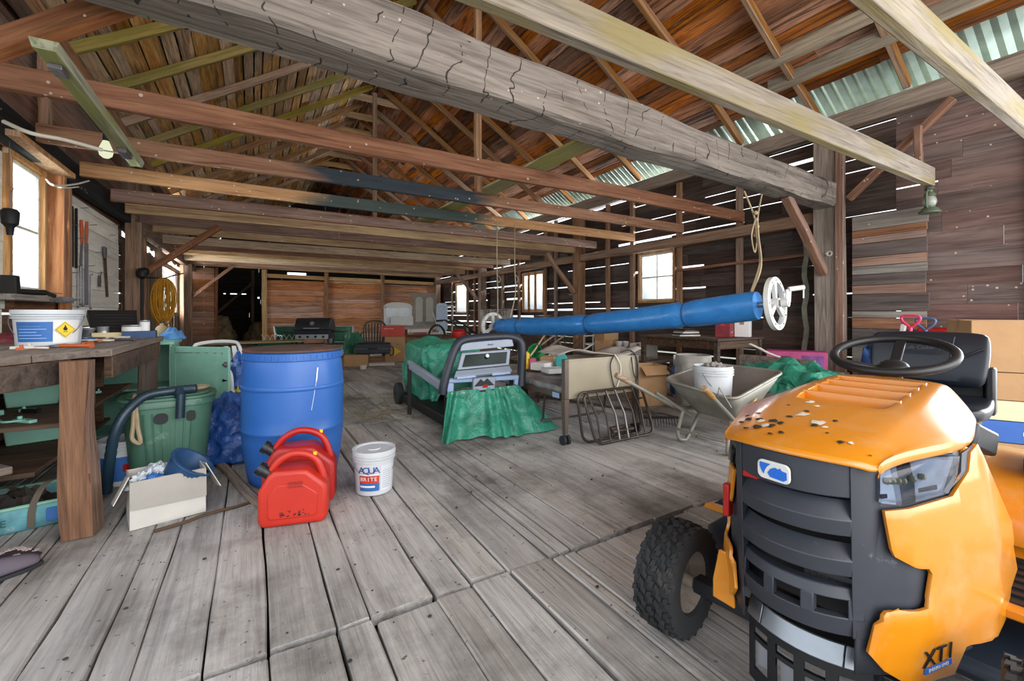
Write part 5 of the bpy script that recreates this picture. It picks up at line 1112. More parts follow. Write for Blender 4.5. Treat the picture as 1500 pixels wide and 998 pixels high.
# under the bench
p = at(152, 714, d=2.95); p.x += .1; up = pail('pail', 'white pail with a blue and red label under the bench behind the rough leg', 'bucket', (p.x, p.y, 0), .14, .3, lid=False); wraplabel(up, .128, .136, .04, .2, 225, 330, M_LABELB); wraplabel(up, .131, .134, .1, .15, 280, 330, M_REDP, 'label_stripe', .0025)
t = thing('tote_basket', 'turquoise printed soft basket full of junk under the workbench', 'basket', (-1.13, 3.47, 0), 12); b = MB(); A = []
for z, k in ((0, .86), (.01, .9), (.06, .98), (.13, 1.0), (.135, .98), (.1, .92), (.02, .85)): A.append([(x, y, z) for x, y in rr(.62 * k, .40 * k, .14, 6)])
b.loft(A); b.build('body', paint('turquoise_print', '#5f9aa3', .7, mottling=.7, wear=.3, wearcol='#c2c4c0', wscale=9), t, smooth=50)
b = MB(); b.tube([(x, y, .135) for x, y in rr(.62, .40, .14, 6)], .01, 8, closed=True); b.build('rim', M_TEAL, t)
for x in (-.12, .14):
    b = MB(); pts = smoothpath([(x - .06, -.205, .02), (x - .05, -.21, .14), (x, -.15, .23), (x + .1, .0, .2), (x + .12, .1, .13)], 5); b.loft([[(q.x - .014, q.y, q.z), (q.x + .014, q.y, q.z), (q.x + .014, q.y + .003, q.z + .002), (q.x - .014, q.y + .003, q.z + .002)] for q in pts]); b.build('strap', paint('strap_brown', '#5d5448', .8), t)
b = MB(); b.M = frame(Vector((.2, -.205, .07)), (1, .0, 0), (0, 0, 1), (0, -1, 0)); b.prism(rr(.13, .07, .01), -.004, .004, axis=2); b.build('blue_patch', M_LABELB, t)
for q_, s_ in ((-.06, 0), (-.19, 1)): text('print', 'TREE' if not s_ else 'THE', .05, frame(Vector((q_, -.2035, .065)), (1, 0, 0), (0, .05, 1), (0, -1, .05)), paint('print_teal', '#1f4f57', .7), t, .0005)
lump('junk_heap', 'dark tangle of junk filling the turquoise basket', 'junk', (-1.13, 3.47, .022), (.22, .13, .14), paint('junk_dark', '#3a332c', .8, mottling=.8), 21, .5, 4)
for i, (p, q, w, h, m, lab) in enumerate((((-1.45, 3.0, .352), (-1.1, 3.28, .352), .16, .04, W_POSTG, 'grey plank slung under the workbench, the upper one'), ((-1.52, 2.4, .13), (-1.5, 3.9, .13), .03, .22, W_PALE, 'pale board on edge behind the turquoise basket'), ((-1.5, 2.75, .43), (-1.4, 4.4, .43), .03, .2, W_RED, 'reddish board on edge deep under the workbench'), ((-1.3, 3.1, .24), (-1.12, 3.14, .26), .16, .1, W_TAN, 'short block of pale wood under the workbench'))):
    timber('plank', p, q, w, h, m, lab, 'board', seg=4)
b = MB(); b.mm((-1.79, 2.3, 0), (-1.765, 5.2, .9)); struct(b.build('trim_bench_back', W_DARK, smooth=0))
# floral sandal hat and grey shoe by the frame edge
q = at(22, 826, Z=0); t = thing('floral_pouch', 'dark pouch with pale flower print on the floor before the bench', 'pouch', (q.x - .03, q.y + .02, 0), 20)
lump('body', '', '', (0, 0, 0), (.10, .07, .05), paint('plum_cloth', '#33282f', .8), 4, .15, parent=t)
b = MB(); rf = random.Random(3)
for i in range(15):
    x, y = rf.uniform(-.085, .085), rf.uniform(-.06, .04); z = .05 * math.sqrt(max(0, 1 - (x / .1) ** 2 - (y / .07) ** 2)) + .004
    for k in range(5): a = 2 * math.pi * k / 5 + i; b.ball((x + .009 * math.cos(a), y + .009 * math.sin(a), z + .002), .0075, 6, sq=(1, 1, .4))
b.build('flower_print', paint('flower_pale', '#b9a9a6', .8), t)['kind'] = 'stuff'
q = at(8, 846, Z=0); t = thing('shoe', 'grey purple slip-on shoe on the floor at the bench', 'shoe', (q.x - .02, q.y, 0), 35); b = MB(); A = []
for x, w, h in ((-.13, .02, .05), (-.1, .04, .085), (-.02, .042, .08), (.05, .045, .065), (.1, .042, .05), (.13, .02, .03)): A.append([(x, w * math.cos(a), .012 + h * max(0, math.sin(a)) ** .8) for a in [math.pi * i / 10 for i in range(11)]])
b.loft(A); b.build('upper', paint('shoe_grey', '#5d5560', .8), t, smooth=60, sub=1); b = MB(); b.prism([(-.135, -.03), (-.05, -.042), (.08, -.046), (.135, -.02), (.135, .02), (.08, .046), (-.05, .042), (-.135, .03)], 0, .016, axis=2); b.build('sole', M_RUBBER, t, bevel=.003)
# ================================================================== middle of the floor
M_NAVYP = paint('console_navy', '#262b35', .5, mottling=.1); M_GREYP = paint('console_grey', '#8c95a3', .5, mottling=.08); M_LBLUE = paint('console_light_blue', '#8fa3c4', .5, mottling=.08)
M_SCREEN = paint('console_screen', '#16241f', .15, mottling=.5); M_CHROME2 = paint('chrome_bar', '#8f9092', .3, .9); M_BROWNM = paint('brown_enamel', '#5d4f45', .5, .2, wear=.2, wearcol='#8a7d70')
M_TANM = paint('tan_enamel', '#8f8570', .45, mottling=.08, wear=.1, wearcol='#857a66'); M_BRONZE = paint('bronze_tube', '#4a403a', .35, .6, mottling=.2, wear=.2, wearcol='#7d6a5c')
M_BARROW = paint('barrow_galvanised', '#8a867b', .5, .35, mottling=.25, wear=.35, wearcol='#77705f'); M_BARROWIN = paint('barrow_inside', '#6f655d', .85, mottling=.25)
# treadmill
tm = thing('treadmill', 'folded treadmill with dark arched console draped in green tarp', 'treadmill', (1.93, 3.78, 0), -13)
def arch(y, pts, r, seg=10): return smoothpath([(x, y, z) for x, z in pts], 6)
b = MB(); ap_ = smoothpath([(-.405, -.02, .40), (-.39, -.02, .50), (-.33, .0, .70), (-.27, .02, .84), (-.20, .03, .895), (-.05, .04, .915), (.15, .04, .925), (.28, .04, .92), (.37, .03, .88), (.395, .02, .78), (.385, 0, .60), (.37, -.02, .44)], 6)
secs = []
for i, p in enumerate(ap_):
    q0, q1 = ap_[max(i - 1, 0)], ap_[min(i + 1, len(ap_) - 1)]; t = (q1 - q0).normalized(); n = Vector((-t.z, 0, t.x))
    w = .042
    secs.append([p + n * (w * math.cos(a)) + Vector((0, .055 * math.sin(a), 0)) for a in [2 * math.pi * k / 12 for k in range(12)]])
b.loft(secs); b.build('console_arch', M_NAVYP, tm, smooth=60)
b = MB(); b.loft([[(-.24, -.015, .795), (.30, -.015, .83), (.30, .05, .83), (-.24, .05, .795)], [(-.215, .0, .872), (.285, .0, .905), (.285, .05, .905), (-.215, .05, .872)]]); cs = b.build('console_top', M_GREYP, tm, bevel=.008)
text('maker_plate', 'Avari', .028, frame(Vector((.06, -.012, .853)), (1, 0, .06), (-.06, .1, 1), (0, -1, .1)), M_NAVYP, cs, .0008, shear=.2)
b = MB(); b.loft([[(-.27, -.05, .62), (.24, -.05, .65), (.27, .0, .80), (-.22, .0, .775)], [(-.27, .02, .62), (.24, .02, .65), (.27, .05, .80), (-.22, .05, .775)]]); b.build('console_panel', M_GREYP, tm, bevel=.008)
b = MB(); b.loft([[(-.225, -.056, .648), (.205, -.056, .672), (.232, -.01, .778), (-.185, -.01, .758)], [(-.225, -.05, .648), (.205, -.05, .672), (.232, -.004, .778), (-.185, -.004, .758)]]); sn = b.build('screen', M_SCREEN, tm, bevel=.002)
b = MB(); b.M = frame(Vector((.02, -.045, .745)), (1, 0, .05), (-.05, .4, .9), (0, -.9, .4)); b.cyl((0, 0, 0), (0, 0, .012), .018, seg=16); b.build('dial', M_WHITEP, sn)
b = MB(); b.loft([[(-.31, -.09, .565), (.26, -.09, .60), (.25, -.03, .645), (-.28, -.03, .615)], [(-.31, -.06, .535), (.26, -.06, .575), (.25, .0, .60), (-.28, .0, .58)]]); b.build('console_shelf', M_GREYP, tm, bevel=.008)
b = MB(); b.loft([[(-.28, -.085, .543), (-.1, -.085, .552), (-.1, -.08, .585), (-.28, -.08, .574)]] + [[(-.28, -.07, .543), (-.1, -.07, .552), (-.1, -.066, .585), (-.28, -.066, .574)]]); b.build('button_strip', M_LBLUE, tm); b = MB(); b.loft([[(.06, -.085, .560), (.24, -.085, .572), (.24, -.08, .602), (.06, -.08, .592)], [(.06, -.07, .560), (.24, -.07, .572), (.24, -.066, .602), (.06, -.066, .592)]]); b.build('button_strip', M_LBLUE, tm)
b = MB()
for (x0, x1, z0, z1) in ((-.37, .36, .50, .545), (-.37, -.30, .36, .50), (.30, .36, .42, .51)): b.mm((x0, -.035, z0), (x1, .02, z1))
b.build('cross_piece', M_LBLUE, tm, bevel=.012)
b = MB(); b.prism([(-.13, .395), (.09, .41), (.10, .545), (-.12, .54)], -.065, -.01); sp = b.build('centre_pod', M_GREYP, tm, bevel=.01)
b = MB(); b.prism([(-.115, .46), (-.05, .53), (-.02, .505), (.015, .535), (.085, .465)], -.0665, -.064); b.prism([(-.12, .40), (.085, .412), (.088, .43), (-.118, .42)], -.0665, -.064); b.build('mountain_mark', M_RUBBER, sp); b = MB(); b.prism([(-.03, .445), (.02, .447), (.02, .475), (-.03, .473)], -.068, -.064); b.build('red_key', M_REDP, sp)
b = MB(); b.cyl((-.33, -.04, .40), (-.13, -.05, .405), .013, seg=12); b.cyl((.10, -.05, .425), (.31, -.04, .445), .013, seg=12); b.build('grip_bar', M_CHROME2, tm)
b = MB(); b.mm((-.37, .06, .04), (-.31, .12, .52)); b.mm((.29, .06, .04), (.35, .12, .52)); b.build('upright', M_BLKIRON, tm, bevel=.006)
A0 = Matrix.Rotation(R(13), 4, 'Z')
for sx in (-1, 1):
    p0 = Vector((sx * .37, .02, .44)); p1 = p0 + (A0 @ Vector((.02 * sx, 1.06, .13))); b = MB(); b.bar(p0, p1, .05, .095); b.build('side_rail', M_GREYP, tm, bevel=.015)
    b = MB(); b.bar((p1.x, p1.y - .04, p1.z), (p1.x, p1.y - .04, .0), .045, .045); b.build('leg', M_BLKIRON, tm, bevel=.004)
p0 = A0 @ Vector((0, .15, 0)); b = MB(); b.M = A0; b.mm((-.33, .1, .05), (.3, 1.7, .16)); b.build('deck', M_BLKIRON, tm, bevel=.02)
for sx in (-1, 1): b = MB(); b.M = A0; b.tube([(sx * .25 - .02, 1.6, .06), (sx * .25 + .02, 1.6, .06)], .055, 16); b.build('wheel', M_RUBBER, tm)
# green tarp skirt hanging from the console to the floor
TI = Matrix.Translation((1.93, 3.78, 0)) @ Matrix.Rotation(R(-13), 4, 'Z')
bot = [at(647, 647, Z=.012), at(656, 650, Z=.012), at(680, 644, Z=.012), at(700, 640, Z=.03), at(724, 641, Z=.03), at(748, 640, Z=.02), at(775, 636, Z=.012), at(818, 628, Z=.012)]
top = [TI @ Vector((-.37 + .70 * i / 7, -.06, .425 + .03 * i / 7)) for i in range(8)]
bs, tsx = smoothpath(bot, 9), smoothpath(top, 9); n = len(bs) - 1
def skirt(u, v):
    i = min(int(round(u * n)), n); p = tsx[i].lerp(bs[i], v); side = (bs[i] - tsx[i]); side.z = 0
    out = Vector((-.5, -.86, 0)); sag = .16 * math.sin(math.pi * v) * (-.55)
    fold = .05 * math.sin(u * 40 + 2.5 * math.sin(u * 9)) * (1 - .6 * u) * (.35 + .65 * v) + .05 * noise.noise((u * 5, v * 3, 2)) * math.sin(math.pi * min(1, v * 1.1))
    p = p + out * (fold + sag * .35); p.z = max(.006, p.z + .02 * noise.noise((u * 7, v * 5, 4)) * v * (1 - v) * 4); return p
b = MB(); b.grid(skirt, n, 22); tag(b.build('tarp', M_TARPG, smooth=70, solid=.003, sub=1), 'green tarp hanging in pleats from the treadmill console to the floor', 'tarp', 'green tarps on the treadmill')
# tarp over the far end
tp = MB()
def drape(u, v):   # u round, v from hem to crown
    a = 2 * math.pi * u; ca, sa = math.cos(a), math.sin(a); e = .45
    cx = math.copysign(abs(ca) ** e, ca); cy = math.copysign(abs(sa) ** e, sa)
    k = (1 - max(0, v - .55) / .45) ** .5 if v < 1 else 0
    z = .30 + (.60) * min(1, v / .6) if v < .6 else .90 + .06 * math.sin((v - .6) / .4 * math.pi / 2)
    if ca < -.3: z -= .27 * (1 - min(1, v / .6)) * min(1, (-.3 - ca) * 4)
    f = 1 + .16 * noise.fractal((ca * 2 + 5, sa * 2, v * 4), .7, 2.2, 5) + .04 * math.sin(a * 11 + v * 3) * (1 - v)
    x, y = cx * .46 * k * f * (1 - .08 * v), cy * .52 * k * f
    return (x, y, z + .10 * noise.noise((x * 3, y * 3, 7)) + .05 * noise.noise((x * 9, y * 9, 2)) * (1 if v > .3 else .4) + .05 * x)
tp.grid(drape, 72, 26); o = tp.build('tarp', M_TARPG, smooth=70, solid=.003, sub=1); tag(o, 'crumpled green tarp bunched over the far end of the treadmill', 'tarp', 'green tarps on the treadmill', (2.06, 5.22, -.0), 0); o.scale = (.82, 1, .86)
b = MB(); b.lathe([(.01, -.04), (.11, -.04), (.135, -.03), (.14, 0), (.135, .03), (.11, .04), (.01, .04)], 24, Matrix.Translation((1.6, 5.52, .14)) @ Matrix.Rotation(R(90), 4, 'Y')); tag(b.build('tyre', M_RUBBER), 'dark wheel leaning behind the green tarp heap', 'wheel')
# folding bed
bd_ = thing('folding_bed', 'folding bed with a tan metal headboard on castors', 'bed', (2.36, 3.06, 0), 0)
b = MB(); b.prism(rr(.84, .33, .012, 3, .44, .575), -.02, .02); b.build('headboard', M_TANM, bd_, bevel=.004)
b = MB(); b.mm((.015, -.022, .40), (.865, .03, .415)); b.mm((.015, -.022, .735), (.865, .03, .75)); b.build('headboard_edge', M_TANM, bd_, bevel=.003)
for x in (0, .86):
    b = MB(); b.mm((x - .022, -.026, .40), (x + .022, .026, .752)); b.loft([[(x - .026, -.03, .40), (x + .026, -.03, .40), (x + .026, .03, .40), (x - .026, .03, .40)], [(x - .016, -.022, .085), (x + .016, -.022, .085), (x + .016, .022, .085), (x - .016, .022, .085)]]); lg = b.build('leg', M_BROWNM, bd_, bevel=.004)
    b = MB(); b.tube([(x - .035, 0, .042), (x - .012, 0, .042)], .042, 18); b.tube([(x + .012, 0, .042), (x + .035, 0, .042)], .042, 18); b.cyl((x, 0, .042), (x, 0, .09), .012, seg=8); b.build('castor', M_RUBBER, lg)
for x in (0.03, .83):
    b = MB(); b.bar((x, .03, .42), (x, 1.9, .42), .025, .055); b.build('side_rail', M_BROWNM, bd_, bevel=.004)
b = MB(); b.tube(smoothpath([(.03, .35, .40), (.03, .38, .16), (.07, .38, .13), (.75, .38, .13), (.8, .38, .16), (.8, .35, .4)], 4), .011, 8); b.build('leg', M_BRONZE, bd_); b = MB(); b.tube(smoothpath([(.03, 1.6, .40), (.03, 1.6, .05), (.07, 1.6, .02), (.75, 1.6, .02), (.8, 1.6, .05), (.8, 1.6, .4)], 4), .011, 8); b.build('leg', M_BRONZE, bd_)
b = MB(); b.grid(lambda u, v: (.02 + .84 * u, .06 + 1.8 * v, .47 + .025 * noise.fractal((u * 6, v * 9, 1), .8, 2, 3)), 24, 36); b.build('blanket', paint('grey_blanket', '#8f8c8d', .95, mottling=.6, bump=.6, bscale=60), bd_, smooth=60, solid=.05)
b = MB(); b.M = frame(Vector((.0, .12, .42)), (0, 1, 0), (0, 0, 1), (-1, 0, 0)); b.prism(rr(.10, .045, .004), .012, .016, axis=2); b.build('rail_label', M_LBLUE, bd_)
for k, pts in enumerate(([(.55, -.03, .76), (.5, -.035, .68), (.52, -.035, .55), (.56, -.035, .44)], [(.56, -.03, .77), (.63, -.035, .66), (.62, -.035, .55), (.57, -.035, .44)], [(.68, .02, .78), (.76, -.03, .8), (.84, -.035, .72), (.86, -.035, .55), (.83, -.035, .5)], [(.80, .0, .79), (.78, -.035, .68), (.8, -.035, .58), (.83, -.035, .53)])):
    b = MB(); b.tube(smoothpath(pts, 6), .006, 6); tag(b.build('cable', M_RUBBER if k != 1 else M_CORD), ('dark', 'pale', 'dark', 'dark')[k] + ' cord dangling over the tan headboard, %s along it' % ('first', 'second', 'third', 'fourth')[k], 'cord', None, (2.36, 3.06, 0))
# metal grid leaning on the headboard: two bent tube loops with bars
gr = thing('metal_grid', 'bronze tube rack of two bent loops leaning before the tan headboard', 'rack', (2.5, 2.88, 0), 1)
def gframe(p, z): return
LO = lambda x, z, b0, t0: (x * (1 - 0) + (-.06 * z / .45), b0 + (t0 - b0) * z / .45, z + .012)
out = rr(.74, .44, .08, 6, .4, .222)
for (b0, t0, dx) in ((0, .115, .03), (.10, .12, -.03)):
    b = MB(); b.tube([Vector(LO(x + dx, z, b0, t0)) for x, z in out], .0125, 10, closed=True); b.build('loop', M_BRONZE, gr)
for i in range(6):
    x = .12 + i * .112; b = MB(); b.tube([LO(x, .005, 0, .115), LO(x + .03, .22, 0, .115), LO(x - .01, .435, 0, .115)], .011 if i in (2, 3) else .009, 8); b.build('bar', paint('worn_chrome', '#7a7672', .35, .85, mottling=.3) if i in (2, 3) else M_BRONZE, gr)
for z in (.33,): b = MB(); b.tube([LO(.03, z, 0, .115), LO(.14, z, 0, .115)], .008, 8); b.tube([LO(.6, z, 0, .115), LO(.77, z, 0, .115)], .008, 8); b.build('cross_wire', M_BRONZE, gr)
b = MB(); b.box((.40, .06, .085), (.24, .05, .075)); b.cyl((.28, .03, .09), (.54, .03, .09), .02, seg=10); b.build('hinge_block', M_BRONZE, gr, bevel=.004)
# rake
rk = thing('rake', 'black bow rake with its toothed head on the floor behind the metal rack', 'rake', (0, 0, 0)); p, q = at(937, 612, Z=.09), at(994, 612, Z=.09)
b = MB(); b.bar(p, q, .02, .022); d = (q - p)
for i in range(14): t = p + d * (i + .3) / 14; b.tube([t, t + Vector((-.01, -.02, -.04)), t + Vector((-.015, -.03, -.085))], [.006, .005, .002], 6)
b.build('head', M_BLKIRON, rk); b = MB(); m_ = (p + q) / 2; b.tube(smoothpath([p, m_ + Vector((.06, .10, .02)), q], 6), .008, 6); b.cyl(m_ + Vector((.05, .10, .02)), m_ + Vector((-.85, 1.0, .14)), .015, seg=10); b.build('handle', W_BENCH, rk)
# wheelbarrow
wbw = thing('wheelbarrow', 'galvanised wheelbarrow with wooden grips holding a white bucket', 'wheelbarrow')
rimA, rimB, rimC, rimD = Vector((3.17, 2.68, .56)), Vector((3.24, 2.05, .475)), Vector((4.06, 2.10, .635)), Vector((4.02, 2.84, .645))
flr = [Vector((3.42, 2.56, .27)), Vector((3.44, 2.18, .255)), Vector((3.82, 2.22, .29)), Vector((3.8, 2.58, .30))]
rims = [rimA, rimB, rimC, rimD]
def rquad(P4, r, seg=5):
    out = []
    for i in range(4):
        c = P4[i]; a = (P4[i - 1] - c).normalized() * r; e = (P4[(i + 1) % 4] - c).normalized() * r
        for k in range(seg + 1):
            t = k / seg; out.append(c + a * (1 - t) ** 2 + e * t ** 2)
    return out
R0, R1, F0 = rquad(rims, .10), rquad(rims, .10), rquad(flr, .09); n = len(R0); b = MB()
cen = sum(rims, Vector()) / 4
b.add(R0 + [f.lerp(r, .5) for f, r in zip(F0, R0)] + F0, [(i, (i + 1) % n, n + (i + 1) % n, n + i) for i in range(n)] + [(n + i, n + (i + 1) % n, 2 * n + (i + 1) % n, 2 * n + i) for i in range(n)] + [tuple(2 * n + i for i in range(n))])
b.build('tray', M_BARROW, wbw, smooth=50, solid=.006)
b = MB(); I = lambda p: p + (cen - p).normalized() * .012
b.add([I(p) for p in R0] + [I(p) + Vector((0, 0, .012)) for p in F0], [(i, (i + 1) % n, n + (i + 1) % n, n + i) for i in range(n)] + [tuple(n + i for i in range(n))]); b.build('tray_lining', M_BARROWIN, wbw, smooth=50)
b = MB(); b.tube(R0, .013, 8, closed=True); b.build('rim', M_BARROW, wbw)
for (g, m1, m2) in ((Vector((2.64, 2.68, .62)), Vector((3.3, 2.66, .30)), Vector((4.35, 2.48, .20))), (Vector((2.78, 1.97, .60)), Vector((3.33, 2.08, .27)), Vector((4.35, 2.38, .20)))):
    d = (m1 - g).normalized(); b = MB(); b.tube([g + d * .02, m1, m2], .017, 10); b.build('handle', M_BARROW, wbw)
    b = MB(); b.tube([g - d * .05, g - d * .045, g + d * .12, g + d * .125], [.018, .024, .022, .018], 12); b.build('grip', wood('grip_wood', ['#7a5a3c', '#a88358', '#bd9a70'], 0, 2, .1, .3), wbw)
for y, s in ((2.60, 1), (2.14, -1)):
    b = MB(); b.tube(smoothpath([(3.34, y, .28), (3.28, y + s * .01, .10), (3.29, y, .03), (3.34, y, .016), (3.40, y, .03), (3.56, y - s * .02, .26)], 5), .016, 9); b.build('leg', M_BARROW, wbw)
b = MB(); b.tube([(3.27, 2.60, .12), (3.27, 2.14, .12)], .012, 8); b.build('brace', M_BARROW, wbw); b = MB(); b.tube([(3.12, 2.72, .44), (3.42, 2.56, .22)], .018, 8); b.build('brace', M_BARROW, wbw); b = MB(); b.tube([(3.2, 2.05, .42), (3.12, 2.1, .58), (3.19, 2.16, .49)], .006, 6); b.build('brace', M_BARROW, wbw)
b = MB(); M_ = Matrix.Translation((4.38, 2.43, .19)) @ Matrix.Rotation(R(90), 4, 'X'); b.lathe([(.10, -.03), (.15, -.045), (.185, -.03), (.19, 0), (.185, .03), (.15, .045), (.10, .03)], 28, M_); wt = b.build('wheel', M_TYRE, wbw); b = MB(); b.lathe([(.001, -.02), (.10, -.025), (.105, 0), (.10, .025), (.001, .02)], 20, M_); b.build('rim_disc', M_RIM, wt)
# number on the tray side facing the camera
b = MB(); pB, pC, fB, fC = rimB, rimC, flr[1], flr[2]; ex = (pC - pB).normalized(); ez = ((pB + pC) / 2 - (fB + fC) / 2).normalized(); nn = ex.cross(ez)
if nn.y > 0: nn = -nn
o_ = (pB * .30 + pC * .2 + fB * .3 + fC * .2) + nn * .02
rq = random.Random(4); ring = [(o_ + ex * (.06 * math.cos(a) * rq.uniform(.5, 1.2)) + ez * (.045 * math.sin(a) * rq.uniform(.5, 1.2)) + ex * .03 * math.sin(a)) for a in [2 * math.pi * i / 14 for i in range(14)]]
b.add([p + Vector((0, -.004, 0)) for p in ring], [tuple(range(14))]); b.build('paint_mark', M_YELLAB, wbw, solid=.002, label='rubbed yellow paint mark')
bk = pail('bucket', 'white plastic bucket smeared with grey standing in the wheelbarrow', 'bucket', (3.52, 2.43, .332), .165, .36, lid=False, taper=.88)
for a0, a1, z0, z1 in ((215, 250, .1, .29), (262, 285, .16, .3), (240, 262, .04, .12)): wraplabel(bk, .144, .155, z0, z1, a0 + 10, a1 + 10, paint('cement_smear', '#8a847d', .9, mottling=.5), 'smear', .002)
lump('cement_lump', 'grey lump of dried cement in the mouth of the white bucket', 'lump', (3.56, 2.45, .60), (.13, .12, .11), paint('cement_grey', '#8f8a84', .95, mottling=.5, bump=.6), 5, .4, 4)
t = thing('mesh_roll', 'upright grey mesh roll behind the white bucket', 'roll', (4.55, 3.4, 0), 0); b = MB(); b.lathe([(.2, 0), (.21, .35), (.20, .66), (.195, .66), (.2, .35), (.19, 0)], 28); b.build('roll', paint('mesh_grey', '#9a948b', .9, mottling=.5, bump=.8, bscale=90), t)
# propane tank
pt = thing('propane_tank', 'small blue and white gas bottle beyond the wheelbarrow', 'gas bottle', (5.1, 4.0, 0)); b = MB(); b.lathe([(.001, .03), (.1, .03), (.145, .06), (.152, .1), (.152, .33), (.14, .39), (.1, .43), (.05, .45), (.001, .45)], 28); b.build('cylinder', paint('tank_blue', '#3a62a0', .5, mottling=.4, wear=.3, wearcol='#b4bac4'), pt, smooth=60)
b = MB(); b.lathe([(.10, .43), (.105, .57), (.10, .575), (.095, .57), (.09, .43)], 20, None, R(-140), R(140)); b.build('collar', M_WHITEP, pt, solid=.004); b = MB(); b.cyl((0, 0, .44), (0, 0, .54), .022, seg=12); b.cyl((0, -.05, .52), (0, .03, .52), .015, seg=10); b.build('valve', M_TOOLST, pt); b = MB(); b.lathe([(.11, 0), (.115, .04), (.105, .04), (.1, 0)], 24); b.build('foot_ring', M_WHITEP, pt)
b = MB(); b.tube(smoothpath([(4.82, 3.75, .02), (4.75, 3.7, .3), (4.8, 3.7, .5), (4.92, 3.75, .42), (4.9, 3.75, .2)], 6), .02, 8); b.tube(smoothpath([(4.72, 3.7, .02), (4.75, 3.65, .25), (4.95, 3.62, .32), (5.15, 3.6, .25), (5.2, 3.6, .02)], 6), .035, 8); tag(b.build('black_hose', M_RUBBER), 'black hose looped in front of the blue gas bottle', 'hose')
def carton(name, label, p, rot, L, W_, H_, mat, group=None, open_=False, tape=None, mark=None, cat='box'):
    t = thing(name, label, cat, p, rot, group); b = MB(); th = .006
    if open_:
        for a, c in (((-L / 2, -W_ / 2, 0), (L / 2, -W_ / 2 + th, H_)), ((-L / 2, W_ / 2 - th, 0), (L / 2, W_ / 2, H_)), ((-L / 2, -W_ / 2, 0), (-L / 2 + th, W_ / 2, H_)), ((L / 2 - th, -W_ / 2, 0), (L / 2, W_ / 2, H_)), ((-L / 2, -W_ / 2, 0), (L / 2, W_ / 2, th))): b.mm(a, c)
    else: b.mm((-L / 2, -W_ / 2, 0), (L / 2, W_ / 2, H_))
    b.build('carton', mat, t, bevel=.004)
    b = MB()
    if open_: b.bar((0, -W_ / 2, H_), (.02, -W_ / 2 - W_ * .3, H_ - .1), L * .95, .004, up=(0, 0, 1)); b.bar((L / 2, 0, H_), (L / 2 + .12, 0, H_ - .1), W_ * .95, .004); b.build('flap', mat, t)
    else: b.mm((-L / 2 - .001, -.03, H_ - .06), (L / 2 + .001, .03, H_ + .0015)); b.mm((-L / 2, -.004, H_), (L / 2, .004, H_ + .003)); b.build('tape_seam', tape or paint('tape_tan', '#9c7750', .5), t)
    if mark:
        for (dx, dz, n, s, m) in mark:   # worn print too faint to read
            b = MB()
            for i in range(n): b.box((dx + (i - (n - 1) / 2) * s * .8, -W_ / 2 - .0008, dz + (i % 3 - 1) * s * .08), (s * (.45 if i % 2 else .6), .0012, s * (.3 if i % 3 else .42)))
            b.build('print', m, t)
    return t
carton('cardboard_box', 'open tan cardboard box behind the end of the tan headboard', (4.35, 3.95, 0), -20, .38, .34, .50, M_CARD, open_=True)
# green tarp heap by the wall
lump('tarp', 'crumpled green tarp heap between the wheelbarrow and the big grey post', 'tarp', (5.16, 2.5, 0), (.46, .74, .55), M_TARPG, 31, .34, 3.4, sub=1, n=96, m=40, power=.55)
# pool cover reel hung from the log
rl = thing('pool_cover_reel', 'blue rolled pool cover on a reel with white spoked wheels', 'reel'); eR, eL = at(1110, 447, d=4.12), at(729, 478, d=7.0); ax = (eL - eR).normalized(); Lr = (eL - eR).length
up = Vector((0, 0, 1)); sd = ax.cross(up).normalized(); u2 = sd.cross(ax).normalized()
b = MB(); secs = []; rs = random.Random(8)
for i in range(61):
    t = i / 60; p = eR + ax * (Lr * t) + Vector((0, 0, -.07 * math.sin(math.pi * t))); r = .142 - .018 * t
    for tie in (.18, .52, .86, .95): r -= .02 * math.exp(-((t - tie) / .012) ** 2)
    if t > .97: r *= 1 - .25 * (t - .97) / .03
    if t < .012: r *= .93
    secs.append([p + (sd * math.cos(a) + u2 * math.sin(a)) * r * (1 + .035 * math.sin(a * 3 + t * 9) + .02 * noise.noise((t * 14, math.cos(a), math.sin(a)))) for a in [2 * math.pi * k / 22 for k in range(22)]])
b.loft(secs); b.build('cover_roll', tarp('pool_cover', '#3380c4', '#2a70b4', .28, .25), rl, smooth=60)
for tie in (.18, .52, .86):
    p = eR + ax * (Lr * tie) + Vector((0, 0, -.07 * math.sin(math.pi * tie))); b = MB(); b.tube([p + (sd * math.cos(a) + u2 * math.sin(a)) * (.126 - .014 * tie) for a in [2 * math.pi * k / 20 for k in range(20)]], .008, 6, closed=True); b.build('tie_cord', M_NAVY, rl)
b = MB(); b.cyl(eR - ax * .26, eL + ax * .22, .028, seg=14); b.build('axle_tube', M_CHROME2, rl)
